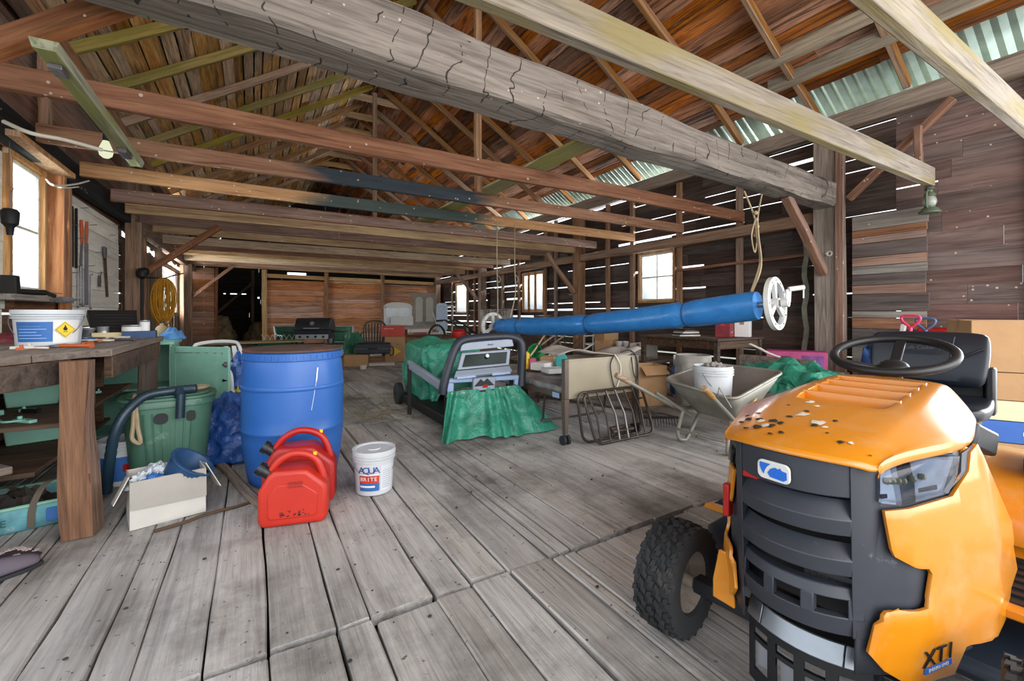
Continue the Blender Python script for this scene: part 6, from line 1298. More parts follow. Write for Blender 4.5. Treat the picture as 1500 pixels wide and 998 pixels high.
for sgn, c, rad in ((-1, eR - ax * .15, .245), (1, eL + ax * .12, .23)):
    F = frame(c, sd, u2, ax * 1.0); w = MB(); w.M = F; w.lathe([(rad, -.02), (rad, .02), (rad * .96, .024), (rad * .86, .02), (rad * .80, .024), (rad * .78, .0), (rad * .80, -.024), (rad * .86, -.02), (rad * .96, -.024), (rad, -.02)], 48)
    wo = w.build('spoked_wheel', M_WHITEP, rl, smooth=40); s_ = MB(); s_.M = F
    for k in range(3):
        a0 = R(90 + 120 * k)
        for off in (-.14, 0, .14): s_.bar((.03 * math.cos(a0 + off * 2.5), .03 * math.sin(a0 + off * 2.5), 0), (rad * .8 * math.cos(a0 + off), rad * .8 * math.sin(a0 + off), 0), .012, .03)
        s_.prism([(.04 * math.cos(a0 - .5), .04 * math.sin(a0 - .5)), (rad * .8 * math.cos(a0 - .16), rad * .8 * math.sin(a0 - .16)), (rad * .8 * math.cos(a0 + .16), rad * .8 * math.sin(a0 + .16)), (.04 * math.cos(a0 + .5), .04 * math.sin(a0 + .5))], -.004, .004, axis=2)
    s_.cyl((0, 0, -.035), (0, 0, .035), .05, seg=20); s_.build('spoke', M_WHITEP, wo)
    mk_ = MB(); mk_.M = F
    for k in range(12): a = 2 * math.pi * k / 12; mk_.box((rad * .88 * math.cos(a), rad * .88 * math.sin(a), -.021), (.008, .02, .008), Matrix.Rotation(a, 4, 'Z'))
    mk_.build('wheel_slot', M_RUBBER, wo)
hub = eR - ax * .20; b = MB(); ca_ = at(1155, 424, d=3.92); b.tube([hub, hub - ax * .06], .04, 14); b.bar(hub - ax * .05, ca_, .045, .02); b.cyl(ca_, ca_ + (at(1178, 421, d=3.9) - ca_), .022, seg=14); b.build('crank', M_WHITEP, rl, bevel=.004)
b = MB(); q = at(1177, 419, d=3.92); b.tube([q, q + Vector((0, 0, -.11))], .006, 6); b.build('crank_cord', M_WHITEP, rl)
# ropes that carry the reel
b = MB(); tpp = Vector((5.08, 2.92, 2.60)); e1 = eR + ax * .06 + Vector((0, 0, .13)); b.tube(smoothpath([at(1090, 280, Y=2.72), at(1105, 318, d=4.6), at(1109, 350, d=4.5), at(1113, 385, d=4.3), e1], 5), .009, 6); b.tube(smoothpath([at(1116, 285, Y=2.72), at(1110, 318, d=4.6), at(1111, 345, d=4.5), at(1115, 390, d=4.25), e1 + Vector((.02, 0, 0))], 5), .009, 6)
for v in (312, 322, 332, 345): p = at(1107 + (v % 3), v, d=4.58); b.ball(p, .024, 8)
b.tube(smoothpath([at(1107, 320, d=4.58), at(1101, 345, d=4.5), at(1106, 370, d=4.5), at(1110, 340, d=4.55)], 5), .007, 6); tag(b.build('hanging_rope', M_ROPE), 'knotted rope carrying the crank end of the blue roll from the log', 'rope')
for k, (u, u2_) in enumerate(((728, 729), (754, 747))):
    b = MB(); top_ = at(u, 366, Y=6.3); b.tube(smoothpath([(top_.x, top_.y, 2.66), at(u, 390, d=6.9), at(u + 1, 430, d=6.8), at(u2_, 466, d=6.7)], 5), .009, 6); b.tube(smoothpath([at(u, 402, d=6.9), at(u + 5, 408, d=6.9), at(u + 3, 414, d=6.9), at(u, 409, d=6.9)], 5), .007, 6)
    tag(b.build('hanging_rope', M_ROPE), 'knotted rope at the far end of the blue roll, %s the white wheel' % ('beside', 'clear of')[k], 'rope')
b = MB()
pts = [Vector((6.84, 3.25, 2.44 - .15 * i)) + Vector((0, .02 * math.sin(i * 1.7), 0)) for i in range(16)]
b.loft([[(p.x, p.y - .035, p.z), (p.x, p.y + .035, p.z), (p.x + .004, p.y + .035 * math.cos(i), p.z + .003), (p.x + .004, p.y - .035 * math.cos(i), p.z + .003)] for i, p in enumerate(pts)]); tag(b.build('hanging_strap', paint('strap_green_grey', '#7d8071', .8, mottling=.6)), 'twisted pale strap hanging against the siding by the big grey post', 'strap')
# lantern under the joist end
t = thing('lantern', 'old glass barn lantern hanging under the pale joist end', 'lantern', (6.70, 1.87, 2.31)); M_LGREEN = paint('lantern_tin', '#5f6b58', .6, .3, wear=.3, wearcol='#8a8571')
b = MB(); b.lathe([(.001, 0), (.095, 0), (.10, .012), (.075, .05), (.05, .065), (.05, .08), (.001, .08)], 24); b.build('fount', M_LGREEN, t); b = MB(); b.lathe([(.042, .08), (.058, .10), (.066, .13), (.058, .165), (.042, .19)], 22); b.build('globe', paint('lantern_glass', '#c9d1c4', .1, trans=.5), t)
b = MB(); b.lathe([(.045, .19), (.055, .20), (.05, .22), (.03, .24), (.03, .265), (.05, .27), (.04, .295), (.001, .30)], 20); b.build('chimney_cap', M_LGREEN, t); b = MB()
for s in (-1, 1): b.tube(smoothpath([(s * .05, 0, .06), (s * .09, 0, .07), (s * .098, 0, .14), (s * .09, 0, .23), (s * .04, 0, .26)], 4), .011, 8)
b.build('side_tube', M_LGREEN, t); b = MB(); b.tube(smoothpath([(-.09, 0, .2), (-.05, 0, .3), (0, 0, .315), (.05, 0, .3), (.09, 0, .2)], 4), .003, 6); b.build('bail', M_TOOLST, t)
b = MB(); b.lathe([(.02, -.008), (.035, -.012), (.04, 0), (.035, .012), (.02, .008), (.02, -.008)], 16, Matrix.Translation((6.66, 2.87, 1.96)) @ Matrix.Rotation(R(90), 4, 'Y')); b.cyl((6.62, 2.89, 1.96), (6.68, 2.89, 1.96), .012, seg=8); tag(b.build('insulator', M_CORD), 'small white wire insulator nailed to the big grey post', 'insulator')
b = MB(); b.tube(smoothpath([(6.3, 2.92, 2.55), (6.28, 2.74, 2.7), (6.28, 2.74, 2.85), (6.3, 2.9, 2.96)], 5), .008, 6); tag(b.build('wire_loop', M_TOOLST), 'wire wrapped round the hewn log near the big grey post', 'wire')
# ================================================================== clutter farther back
def put(u, v, d): p = at(u, v, d=d); return p
M_REDBOX = paint('red_carton', '#c4483c', .7, mottling=.15); M_WBOX = paint('white_carton', '#e0e0de', .8, mottling=.06); M_SUIT = paint('suitcase_black', '#1f2530', .6, mottling=.3, wear=.1)
M_GRILL = paint('grill_enamel', '#2b3038', .35, .2, mottling=.2, wear=.12, wearcol='#6b6d70'); M_GCAN = paint('green_canvas', '#24664a', .7, mottling=.3)
M_ALU = paint('aluminium', '#b8bcc0', .35, .7); M_RESIN = paint('resin_green', '#33493f', .5, mottling=.2); M_HAY = paint('hay', '#8a7a5c', 1, mottling=.6, bump=1, bscale=70)
def base(u, vb, z=0.0): return at(u, vb, Z=z)
# gas grill
q = at(462, 500, d=9.8); g = thing('gas_grill', 'black lidded gas grill in front of the plank partition', 'grill', (q.x, q.y, 0), -22)
b = MB(); A = []
for x, k in ((-.37, .96), (-.355, 1), (.355, 1), (.37, .96)): A.append([(x, y * k, .78 + (z - .78) * k) for y, z in ((-.26, .80), (-.255, .90), (-.20, 1.0), (-.1, 1.05), (.06, 1.06), (.18, 1.0), (.25, .9), (.26, .80))])
b.loft(A); b.build('lid', M_GRILL, g, smooth=30, bevel=.01)
b = MB(); b.cyl((-.16, -.31, .835), (.16, -.31, .835), .013, seg=10); b.mm((-.15, -.31, .83), (-.13, -.25, .84)); b.mm((.13, -.31, .83), (.15, -.25, .84)); b.build('lid_handle', M_ALU, g); b = MB(); b.M = Matrix.Translation((0, -.243, .94)) @ Matrix.Rotation(R(62), 4, 'X'); b.cyl((0, 0, 0), (0, 0, .012), .045, seg=18); b.build('thermometer', M_ALU, g)
b = MB(); b.loft([[(-.34, -.24, .60), (.34, -.24, .60), (.34, .24, .60), (-.34, .24, .60)], [(-.37, -.26, .79), (.37, -.26, .79), (.37, .26, .79), (-.37, .26, .79)]]); b.build('firebox', M_GRILL, g, bevel=.008)
b = MB(); b.mm((-.34, -.27, .60), (.34, -.255, .70)); b.build('control_panel', M_ALU, g, bevel=.004)
for i in range(4): b = MB(); b.cyl((-.24 + .16 * i, -.27, .65), (-.24 + .16 * i, -.30, .65), .025, seg=12); b.build('knob', M_RUBBER, g)
for x in (-.33, .33):
    for y in (-.22, .22): b = MB(); b.bar((x, y, 0), (x, y, .62), .035, .035); b.build('leg', M_GRILL, g)
for s in (-1, 1): b = MB(); b.mm((s * .38, -.22, .74), (s * .66, .2, .77)); b.build('side_shelf', M_GRILL, g, bevel=.01)
b = MB(); b.mm((-.33, -.22, .1), (.33, .22, .13)); b.build('bottom_shelf', M_GRILL, g)
# folding garden chairs
def folding_chair(label, p, rot, fabric, lean=0):
    t = thing('folding_chair', label, 'chair', p, rot, 'folding chairs by the grill')
    for x in (-.27, .27):
        b = MB(); b.tube(smoothpath([(x, .3, .02), (x, -.15, .42), (x, -.2, .60), (x, .12, .62), (x, .2, .8)], 3), .013, 8); b.tube([(x, -.28, .02), (x, .15, .45), (x, .25, .82)], .013, 8); b.build('frame', M_ALU, t)
    b = MB(); b.grid(lambda u, v: (-.26 + .52 * u, -.2 + .38 * v, .40 - .05 * math.sin(math.pi * v)), 6, 6); b.build('seat', fabric, t, solid=.006); b = MB(); b.grid(lambda u, v: (-.26 + .52 * u, .16 + .10 * v + .03 * math.sin(math.pi * u), .42 + .42 * v), 6, 6); b.build('back', fabric, t, solid=.006)
    b = MB(); b.tube([(-.27, .25, .82), (.27, .25, .82)], .013, 8); b.build('top_rail', M_ALU, t); return t
for u, v, d, rot, lab in ((424, 495, 11.2, 20, 'green folding chair beside the grill, on the hay opening side'), (497, 492, 11.4, -35, 'green folding chair beside the grill, on the suitcase side')):
    q = at(u, v, d=d); folding_chair(lab, (q.x, q.y, 0), rot, M_GCAN)
q = at(518, 512, d=10.6); lump('canvas_heap', 'dark green canvas heap between the grill and the black suitcase', 'canvas', (q.x, q.y, 0), (.25, .22, .66), M_GCAN, 14, .4, 2.4)
q = at(410, 492, d=9.9); t = thing('lattice', 'white folding lattice standing before the partition', 'lattice', (q.x, q.y, .5), -25); b = MB()
for i in range(7): b.bar((-.4 + .12 * i, 0, 0), (-.28 + .12 * i, 0, .18), .02, .006); b.bar((-.28 + .12 * i, .008, 0), (-.4 + .12 * i, .008, .18), .02, .006)
b.build('slats', M_WHITEP, t); b = MB(); b.mm((-.45, -.05, -.5), (.45, .12, 0)); b.build('green_stand', M_GCAN, t)
# long pale board on trestles by the hay opening
q = at(372, 500, d=8.6); t = thing('board_table', 'pale board laid on trestles before the hay opening', 'table', (q.x, q.y, 0), 5); b = MB(); b.mm((-.75, -.25, .58), (.9, .25, .61)); b.build('board', W_PALE, t)
for x in (-.6, .7):
    b = MB(); b.bar((x, -.2, 0), (x, -.05, .58), .05, .03); b.bar((x, .2, 0), (x, .05, .58), .05, .03); b.build('trestle', W_BENCH, t)
# white resin chair with a blue item, yellow bag behind the barrel
q = at(352, 560, d=4.5); t = thing('resin_chair', 'white plastic armchair half hidden behind the blue barrel', 'chair', (q.x, q.y, 0), 40)
b = MB(); b.grid(lambda u, v: (-.22 + .44 * u, -.2 + .42 * v, .40 - .02 * math.sin(math.pi * u)), 8, 8); b.build('seat', M_WHITEP, t, solid=.012, smooth=60); b = MB()
for i in range(5): b.bar((-.16 + .08 * i, .22, .42), (-.18 + .09 * i, .32, .80), .045, .012, up=(0, 1, 0))
b.tube(smoothpath([(-.24, .22, .42), (-.25, .32, .78), (-.15, .34, .85), (.15, .34, .85), (.25, .32, .78), (.24, .22, .42)], 4), .018, 8); b.build('backrest', M_WHITEP, t)
for s in (-1, 1): b = MB(); b.tube(smoothpath([(s * .24, .28, .62), (s * .29, .05, .64), (s * .28, -.16, .62), (s * .26, -.2, .55), (s * .25, -.2, .4)], 4), .02, 8); b.build('arm', M_WHITEP, t)
for x in (-.22, .22):
    for y in (-.19, .2): b = MB(); b.tube([(x, y, .40), (x * 1.1, y * 1.15, 0)], [.024, .018], 8); b.build('leg', M_WHITEP, t)
lump('cloth_heap', 'blue cloth heap on the white plastic armchair', 'cloth', (q.x, q.y, .42), (.14, .14, .3), M_TARPB, 6, .3)
q = at(349, 580, d=3.85); lump('sack', 'yellow green sack on the floor before the white plastic armchair', 'sack', (q.x, q.y, 0), (.10, .10, .46), paint('sack_yellow', '#a3a03a', .8, mottling=.5), 9, .25)
# suitcase, cartons
q = base(526, 537); carton('cardboard_box', 'small tan cardboard box on the floor under the black suitcase', (q.x, q.y + .2, 0), -18, .50, .36, .25, M_CARD)
q2 = at(547, 521, d=9.9); t = thing('suitcase', 'black suitcase lying on the small cardboard box', 'suitcase', (q2.x, q2.y, .26), -18); b = MB(); b.prism(rr(.74, .23, .04, 4, 0, .115), -.22, .22); b.build('shell', M_SUIT, t, bevel=.02); b = MB(); b.tube(smoothpath([(-.09, -.225, .12), (-.07, -.25, .12), (.07, -.25, .12), (.09, -.225, .12)], 4), .01, 8); b.build('handle', M_RUBBER, t); b = MB(); b.mm((-.37, -.222, .112), (.37, -.219, .118)); b.build('zip', M_TOOLST, t)
for i in range(3): b = MB(); b.cyl((-.3 + .3 * i, 0, .0), (-.3 + .3 * i, 0, -.02), .03, seg=8); b.build('foot', M_RUBBER, t)
q = base(583, 530); M_PRY = paint('print_dark', '#3d3026', .7)
tb = carton('cardboard_box', 'tall tan cardboard box with an oval print under the red carton', (q.x, q.y + .22, 0), -20, .46, .40, .60, M_CARD, mark=[(.1, .42, 4, .04, M_PRY)])
b = MB(); b.M = frame(Vector((-.08, -.204, .26)), (1, 0, 0), (0, 0, 1), (0, -1, 0)); b.tube([(.05 * math.cos(a), .11 * math.sin(a), 0) for a in [2 * math.pi * i / 24 for i in range(24)]], .012, 6, closed=True); b.build('oval_print', M_PRY, tb); b = MB(); b.M = frame(Vector((.08, -.203, .25)), (1, 0, 0), (0, 0, 1), (0, -1, 0)); b.prism([(-.09, -.1), (.06, 0), (-.09, .1)], 0, .002, axis=2); b.build('yellow_print', M_YELLAB, tb)
r_ = carton('carton', 'red printed carton on top of the tall cardboard box', (q.x - .06, q.y + .22, .605), -20, .54, .36, .25, M_REDBOX, mark=[(-.08, .19, 8, .035, M_LABELW)], tape=M_REDBOX)
for k, (u, v, L, W_, H_, m, lab) in enumerate(((562, 536, .55, .3, .06, M_CARDW, 'flat pale carton lying on the floor beside the tall cardboard box'), (558, 529, .45, .28, .09, M_CARD, 'flat open tan tray carton behind the flat pale carton'))):
    q = base(u, v); carton('flat_carton', lab, (q.x, q.y + .15, .0), -15, L, W_, H_, m)
q = base(505, 537); t = thing('paint_tin', 'rusty paint tin with a red lid beside the barrel rim', 'tin', (q.x, q.y + .12, 0)); b = MB(); b.lathe([(.001, 0), (.10, 0), (.1, .2), (.001, .2)], 20); b.build('body', paint('tin_rust', '#8a7b6c', .7, wear=.4), t); b = MB(); b.lathe([(.001, .215), (.095, .215), (.105, .2), (.1, .195)], 20); b.build('lid', M_REDP, t)
q = base(532, 541); b = MB(); b.lathe([(.001, 0), (.06, 0), (.075, .08), (.07, .08), (.055, .01)], 16); tag(b.build('plastic_tub', M_WHITEP), 'clear white tub on the floor before the small cardboard box', 'tub', None, (q.x, q.y, 0))
# slatted garden chair
q = at(547, 500, d=11.2); t = thing('garden_chair', 'dark green slatted resin chair behind the black suitcase', 'chair', (q.x, q.y, 0), -20)
b = MB(); 
for i in range(7): x = -.2 + .067 * i; b.bar((x, .2, .42), (x * 1.15, .3, .92 - .25 * abs(x)), .036, .012, up=(0, 1, 0))
b.tube(smoothpath([(-.26, .2, .42), (-.28, .3, .80), (-.14, .33, .95), (.14, .33, .95), (.28, .3, .80), (.26, .2, .42)], 4), .02, 8); b.build('slatted_back', M_RESIN, t); b = MB(); b.mm((-.25, -.2, .40), (.25, .22, .43)); b.build('seat', M_RESIN, t, bevel=.01)
for x in (-.24, .24):
    for y in (-.18, .2): b = MB(); b.tube([(x, y, .42), (x * 1.1, y * 1.1, 0)], .02, 8); b.build('leg', M_RESIN, t)
    b = MB(); b.tube(smoothpath([(x * 1.1, .28, .66), (x * 1.2, .0, .66), (x * 1.15, -.2, .6), (x, -.18, .42)], 4), .02, 8); b.build('arm', M_RESIN, t)
# long low chest with scalloped edge, arched sash, arch-panelled door
q = at(598, 480, d=12.6); t = thing('long_chest', 'long grey chest with a scalloped edge below the arched sash', 'chest', (q.x, q.y, 0), -12); b = MB(); b.mm((-.75, -.3, 0), (.75, .3, .70)); b.build('body', W_POSTG, t, bevel=.01); b = MB(); b.prism([(-.8, .86), (.8, .80)] + [(.8 - .1 * i, .70 if i % 2 else .735) for i in range(17)], -.33, -.3); b.mm((-.8, -.33, .78), (.8, .33, .80)); b.build('scalloped_top', paint('pale_grey_wood', '#a8a098', .8, mottling=.25), t)
q = at(615, 483, d=12.0); carton('carton', 'white flat carton lying before the long grey chest', (q.x, q.y, .56), -10, .62, .3, .17, M_WBOX); b = MB(); b.mm((-.4, -.2, 0), (.4, .2, .55)); tag(b.build('crate', M_CARD), 'tan crate under the white flat carton', 'crate', None, (q.x, q.y, .0), -10)
q = at(583, 471, d=12.75); t = thing('arched_sash', 'white arch topped window sash standing on the long grey chest', 'window sash', (q.x, q.y, .82), -12)
b = MB(); ov = [(-.40, 0)] + [(-.40, .55)] + [(.40 * math.cos(a), .55 + .12 * math.sin(a)) for a in [math.pi - math.pi * i / 14 for i in range(1, 14)]] + [(.40, .55), (.40, 0)]
iv = [(-.32, .07), (-.32, .50), (.32, .50), (.32, .07)]
b.mm((-.40, 0, 0), (-.32, .04, .56)); b.mm((.32, 0, 0), (.40, .04, .56)); b.mm((-.32, 0, 0), (.32, .04, .07)); b.mm((-.015, 0, .07), (.015, .04, .50)); b.prism([(-.40, .50)] + [(.40 * math.cos(a), .55 + .12 * math.sin(a)) for a in [math.pi - math.pi * i / 14 for i in range(0, 15)]] + [(.40, .50)], 0, .04); b.build('frame', M_WHITEP, t)
b = MB(); b.mm((-.33, .018, .06), (.33, .022, .51)); b.build('pane', paint('dull_pane', '#8f979f', .15), t)
t = thing('small_sash', 'small white two pane sash leaning on the arched sash', 'window sash', (q.x + .08, q.y - .12, .82), -12); b = MB()
for a_, c_ in (((-.32, 0, 0), (.32, .03, .06)), ((-.32, 0, .18), (.32, .03, .25)), ((-.32, 0, .06), (-.27, .03, .18)), ((.27, 0, .06), (.32, .03, .18)), ((-.02, 0, .06), (.02, .03, .18))): b.mm(a_, c_)
b.build('frame', M_WHITEP, t); b = MB(); b.mm((-.27, .012, .06), (.27, .018, .18)); b.build('pane', M_WHITEP, t)
q = at(618, 480, d=14.3); t = thing('panel_door', 'grey door with two arched panels leaning by the corner post', 'door', (q.x + .1, q.y, 0), -14); b = MB(); b.M = Matrix.Rotation(R(-5), 4, 'X'); b.mm((-.38, 0, 0), (.38, .045, 1.85)); d_ = b.build('slab', paint('grey_door', '#8a857e', .7, mottling=.15, wear=.2), t)
for x in (-.17, .17): b = MB(); b.M = Matrix.Rotation(R(-5), 4, 'X'); b.prism([(x - .12, .9), (x + .12, .9), (x + .12, 1.6)] + [(x + .12 * math.cos(a), 1.6 + .12 * math.sin(a)) for a in [math.pi * i / 8 for i in range(1, 8)]] + [(x - .12, 1.6)], -.012, .0); b.build('arched_panel', paint('grey_panel', '#b0aca4', .6), d_, bevel=.004)
# folded ironing board / cot
q = at(625, 482, d=12.2); t = thing('ironing_board', 'folded pale blue ironing board standing by the grey door', 'ironing board', (q.x + .75, q.y + .75, .0), -15); b = MB(); b.prism(rr(.34, .85, .1, 4, 0, 1.05), 0, .03); b.build('board', paint('pale_blue', '#b4c6da', .7), t); b = MB(); b.tube([(-.28, -.03, 1.2), (.1, -.04, .05)], .014, 8); b.tube([(.34, -.03, 1.4), (.28, -.04, .05)], .014, 8); b.tube([(-.1, -.03, 1.4), (.34, -.03, 1.4)], .014, 8); b.build('leg_frame', M_WHITEP, t)
# tiller with handlebars, red can
q = base(668, 520); t = thing('garden_tiller', 'garden tiller with black handlebars behind the green tarp', 'tiller', (4.2, 9.0, 0), 0)
for s in (-1, 1):
    b = MB(); b.tube(smoothpath([(.45, s * .12, .45), (.1, s * .2, .7), (-.35, s * .3, .98), (-.55, s * .3, 1.0)], 5), .016, 8); b.build('handlebar', M_BLKIRON, t); b = MB(); b.tube([(-.50, s * .3, 1.0), (-.66, s * .3, .99)], .024, 10); b.build('grip', M_RUBBER, t)
b = MB(); b.mm((.2, -.18, .35), (.65, .18, .62)); b.cyl((.42, 0, .6), (.42, 0, .74), .12, seg=16); b.build('engine', M_ENGINE, t, bevel=.02); b = MB(); b.mm((.3, -.05, .1), (.5, .05, .4)); b.build('gearcase', M_BLKIRON, t)
for s in (-1, 1): b = MB(); b.tube([(.35, s * .18, .18), (.35, s * .27, .18)], .18, 18); b.build('wheel', M_RUBBER, t)
q = at(672, 492, d=7.6); t = thing('gas_can', 'round red fuel can seen over the green tarp', 'fuel can', (q.x, q.y, q.z - .02)); b = MB(); b.lathe([(.001, 0), (.11, 0), (.12, .02), (.12, .09), (.07, .13), (.02, .14), (.001, .14)], 22); b.build('body', M_CAN_R, t); b = MB(); b.tube(smoothpath([(-.08, 0, .12), (-.05, 0, .18), (.05, 0, .18), (.08, 0, .12)], 4), .009, 8); b.cyl((.04, 0, .13), (.1, 0, .2), .012, seg=8); b.build('handle', M_BLACK, t)
b = MB(); b.mm((-.5, -.3, 0), (.6, .3, q.z - .02)); tag(b.build('crate', W_BENCH), 'dark crate carrying the round red fuel can', 'crate', None, (q.x, q.y, 0), 10)
q = at(640, 490, d=9.5)
b = MB(); b.lathe([(.27, -.02), (.30, -.02), (.31, 0), (.30, .02), (.27, .02), (.265, 0), (.27, -.02)], 32, Matrix.Rotation(R(90), 4, 'X') ); 
for k in range(10): a = 2 * math.pi * k / 10; b.cyl((0, 0, 0), (.27 * math.cos(a), 0, .27 * math.sin(a)), .003, seg=5)
b.ball((0, 0, 0), .03, 8); tag(b.build('bicycle_wheel', M_BRONZE), 'rusty spoked cycle wheel leaning behind the green tarp', 'wheel', None, (q.x, q.y, .62), 30)
for i, (u, v, L, m, lab) in enumerate(((622, 492, .6, M_REDP, 'thin red bar lying on the boards beyond the tarp heap'), (640, 489, .5, M_WHITEP, 'white slat lying on the boards beyond the tarp heap'), (612, 490, .5, M_CARD, 'tan slat lying on the boards beyond the tarp heap'))):
    q = at(u, v, d=11.6); q.z = .612; b = MB(); b.mm((-L / 2, -.05, 0), (L / 2, .05, .05)); tag(b.build('slat_piece', m), lab, 'board', None, (q.x, q.y, q.z), -15 + 9 * i)
q = at(622, 500, d=11.7); t = thing('low_bench', 'low dark bench beyond the green tarp heap', 'bench', (q.x, q.y, 0), -15); b = MB(); b.mm((-.7, -.25, .56), (.7, .25, .61)); b.build('top', W_BENCH, t)
for x in (-.6, .6): b = MB(); b.mm((x - .04, -.2, 0), (x + .04, .2, .56)); b.build('leg', W_BENCH, t)
# old lettered board on the wall
p0, p1 = at(703, 470, X=6.68), at(751, 468, X=6.68); ln = (p1 - p0).length; c = (p0 + p1) / 2
t = thing('lettered_board', 'dark board with pale painted lettering on the window wall', 'sign', (c.x, c.y, c.z + .14)); L_ = abs(p1.y - p0.y)
b = MB(); b.mm((0, -L_ / 2, -.2), (.02, L_ / 2, .22)); b.build('board', W_DARK, t); b = MB(); b.mm((-.006, -L_ / 2, -.2), (0, L_ / 2, .21)); b.build('pale_field', paint('sign_field', '#a8a298', .9, mottling=.3), t)
text('lettering', 'SEP HORST', .26, frame(Vector((-.008, 0, .09)), (0, -1, 0), (0, 0, 1), (-1, 0, 0)), M_RUBBER, t, .001, sx=L_ / 1.75)
# brush pile, green bucket, dustpan, white boxes on the bed
b = MB(); rb = random.Random(12); c0 = Vector((5.5, 8.0, 0))
for i in range(150):
    p = c0 + Vector((rb.uniform(-.6, .6), rb.uniform(-.5, .5), rb.uniform(.05, .5))); d = Vector((rb.uniform(-1, 1), rb.uniform(-1, 1), rb.uniform(-.15, .7))).normalized() * rb.uniform(.3, .6); q = p + d; q.z = max(.02, q.z)
    b.tube([p, (p + q) / 2 + Vector((rb.uniform(-.06, .06), rb.uniform(-.06, .06), rb.uniform(-.04, .06))), q], [.008, .006, .003], 5)
tag(b.build('brush_heap', paint('twig', '#5d4a40', .9, mottling=.4)), 'tangled heap of dry branches under the blue roll', 'branches', kind='stuff')
q = at(787, 512, d=6.3); b = MB(); b.mm((-.35, -.3, 0), (.35, .3, q.z - .14)); tag(b.build('crate', W_BENCH), 'dark crate under the tipped green bucket', 'crate', None, (q.x, q.y, 0), 0)
t = thing('bucket', 'green bucket tipped over under the blue roll', 'bucket', (q.x, q.y, q.z - .06)); b = MB(); b.M = Matrix.Rotation(R(-60), 4, 'Y') @ Matrix.Rotation(R(25), 4, 'X'); b.lathe([(.001, -.1), (.075, -.1), (.105, .1), (.112, .1), (.1, .095), (.07, -.09), (.001, -.09)], 24); b.build('body', paint('bucket_green', '#2c8a4d', .45), t); b = MB(); b.tube(smoothpath([(-.1, .05, .05), (-.05, .15, .1), (.05, .12, .14)], 4), .004, 6); b.build('bail', M_TOOLST, t)
q = at(822, 522, d=5.0); q.z = .61; t = thing('dustpan', 'teal scoop standing behind the tan headboard', 'scoop', (q.x, q.y, q.z - .08), 20); b = MB(); b.prism([(-.11, 0), (.11, 0), (.12, .1), (.06, .17), (-.06, .17), (-.12, .1)], -.01, .01); b.mm((-.11, -.08, 0), (.11, 0, .012)); b.build('pan', paint('scoop_teal', '#2f8a86', .5), t); b = MB(); b.cyl((0, 0, .16), (.05, .05, .3), .012, seg=8); b.build('handle', W_BENCH, t)
for i, (p, q) in enumerate(((at(776, 522, d=6.0), at(806, 480, d=6.8)), (at(800, 510, d=6.2), at(830, 490, d=6.9)), (at(793, 505, d=6.3), at(822, 485, d=7.0)))):
    timber('broomstick', p, q, .03, .03, W_TAN if i == 0 else W_POSTG, '%s slanting out of the clutter under the blue roll' % ('long pale tool handle', 'grey tool handle, the lower one', 'grey tool handle, the upper one')[i], 'handle', r=.014, seg=4)
bedz = .52
for i, (u, v, L, W_, H_, m, a, nm, lab) in enumerate(((797, 541, .30, .18, .08, M_WBOX, 25, 'carton', 'white carton lying on the folding bed, the large one'), (812, 546, .22, .2, .05, M_WBOX, -10, 'carton', 'flat white packet lying on the folding bed by the headboard'), (774, 540, .1, .16, .12, paint('pink_pack', '#b45a72', .6, mottling=.5), 10, 'packet', 'small pink packet on the folding bed'), (822, 538, .06, .07, .09, M_REDP, 0, 'packet', 'tiny red packet at the edge of the headboard'), (805, 534, .22, .18, .1, M_CARD, 40, 'carton', 'brown carton behind the white cartons on the folding bed'))):
    q = at(u, v, Z=bedz); b = MB(); b.box((0, 0, H_ / 2), (L, W_, H_)); o = b.build(nm, m, bevel=.003); tag(o, lab, 'box', None, (q.x, q.y, bedz + .002), a)
q = at(767, 541, Z=bedz); t = thing('jug', 'yellow plastic jug at the far corner of the folding bed', 'jug', (q.x, q.y, bedz), 20); b = MB(); b.prism(rr(.11, .19, .02, 4, 0, .095), -.05, .05); b.build('body', M_YELLAB, t, bevel=.01); b = MB(); b.cyl((.02, 0, .185), (.02, 0, .22), .02, seg=10); b.build('cap', M_RUBBER, t)
# cloth and plate on the headboard
q = Vector((2.95, 3.22, .74)); b = MB(); b.grid(lambda u, v: (-.5 + u, -.16 + .34 * v, .02 + .05 * noise.noise((u * 3, v * 3, 5)) + .03 * math.sin(u * 7)), 20, 8); tag(b.build('grey_cloth', paint('grey_cloth', '#8f877f', .9, mottling=.3), solid=.008, smooth=60), 'stiff grey cloth laid over the top of the tan headboard', 'cloth', None, (2.78, 3.2, .77))
# table with red box, boxes beyond
pA = at(963, 530, d=7.0)
t = thing('side_table', 'dark wooden table against the window wall holding the red box', 'table', (5.95, 4.3, 0), 0); b = MB(); b.mm((-.55, -.65, .78), (.55, .75, .81)); b.build('top', W_BENCH, t, bevel=.004)
for x in (-.5, .5):
    for y in (-.6, .7): b = MB(); b.mm((x - .03, y - .03, 0), (x + .03, y + .03, .78)); b.build('leg', W_BENCH, t)
b = MB(); b.mm((-.5, -.6, .66), (.5, -.57, .78)); b.mm((-.52, -.6, .66), (-.49, .7, .78)); b.build('apron', W_BENCH, t)
carton('carton', 'red printed box on the dark table under the crank end of the roll', (6.0, 3.95, .812), 20, .24, .2, .23, paint('red_print', '#8f2c38', .6, mottling=.5), tape=M_REDBOX, mark=[(0, .07, 6, .024, M_LABELW)]); carton('carton', 'white box beside the red printed box on the dark table', (6.25, 3.82, .812), 20, .16, .2, .24, M_WBOX)
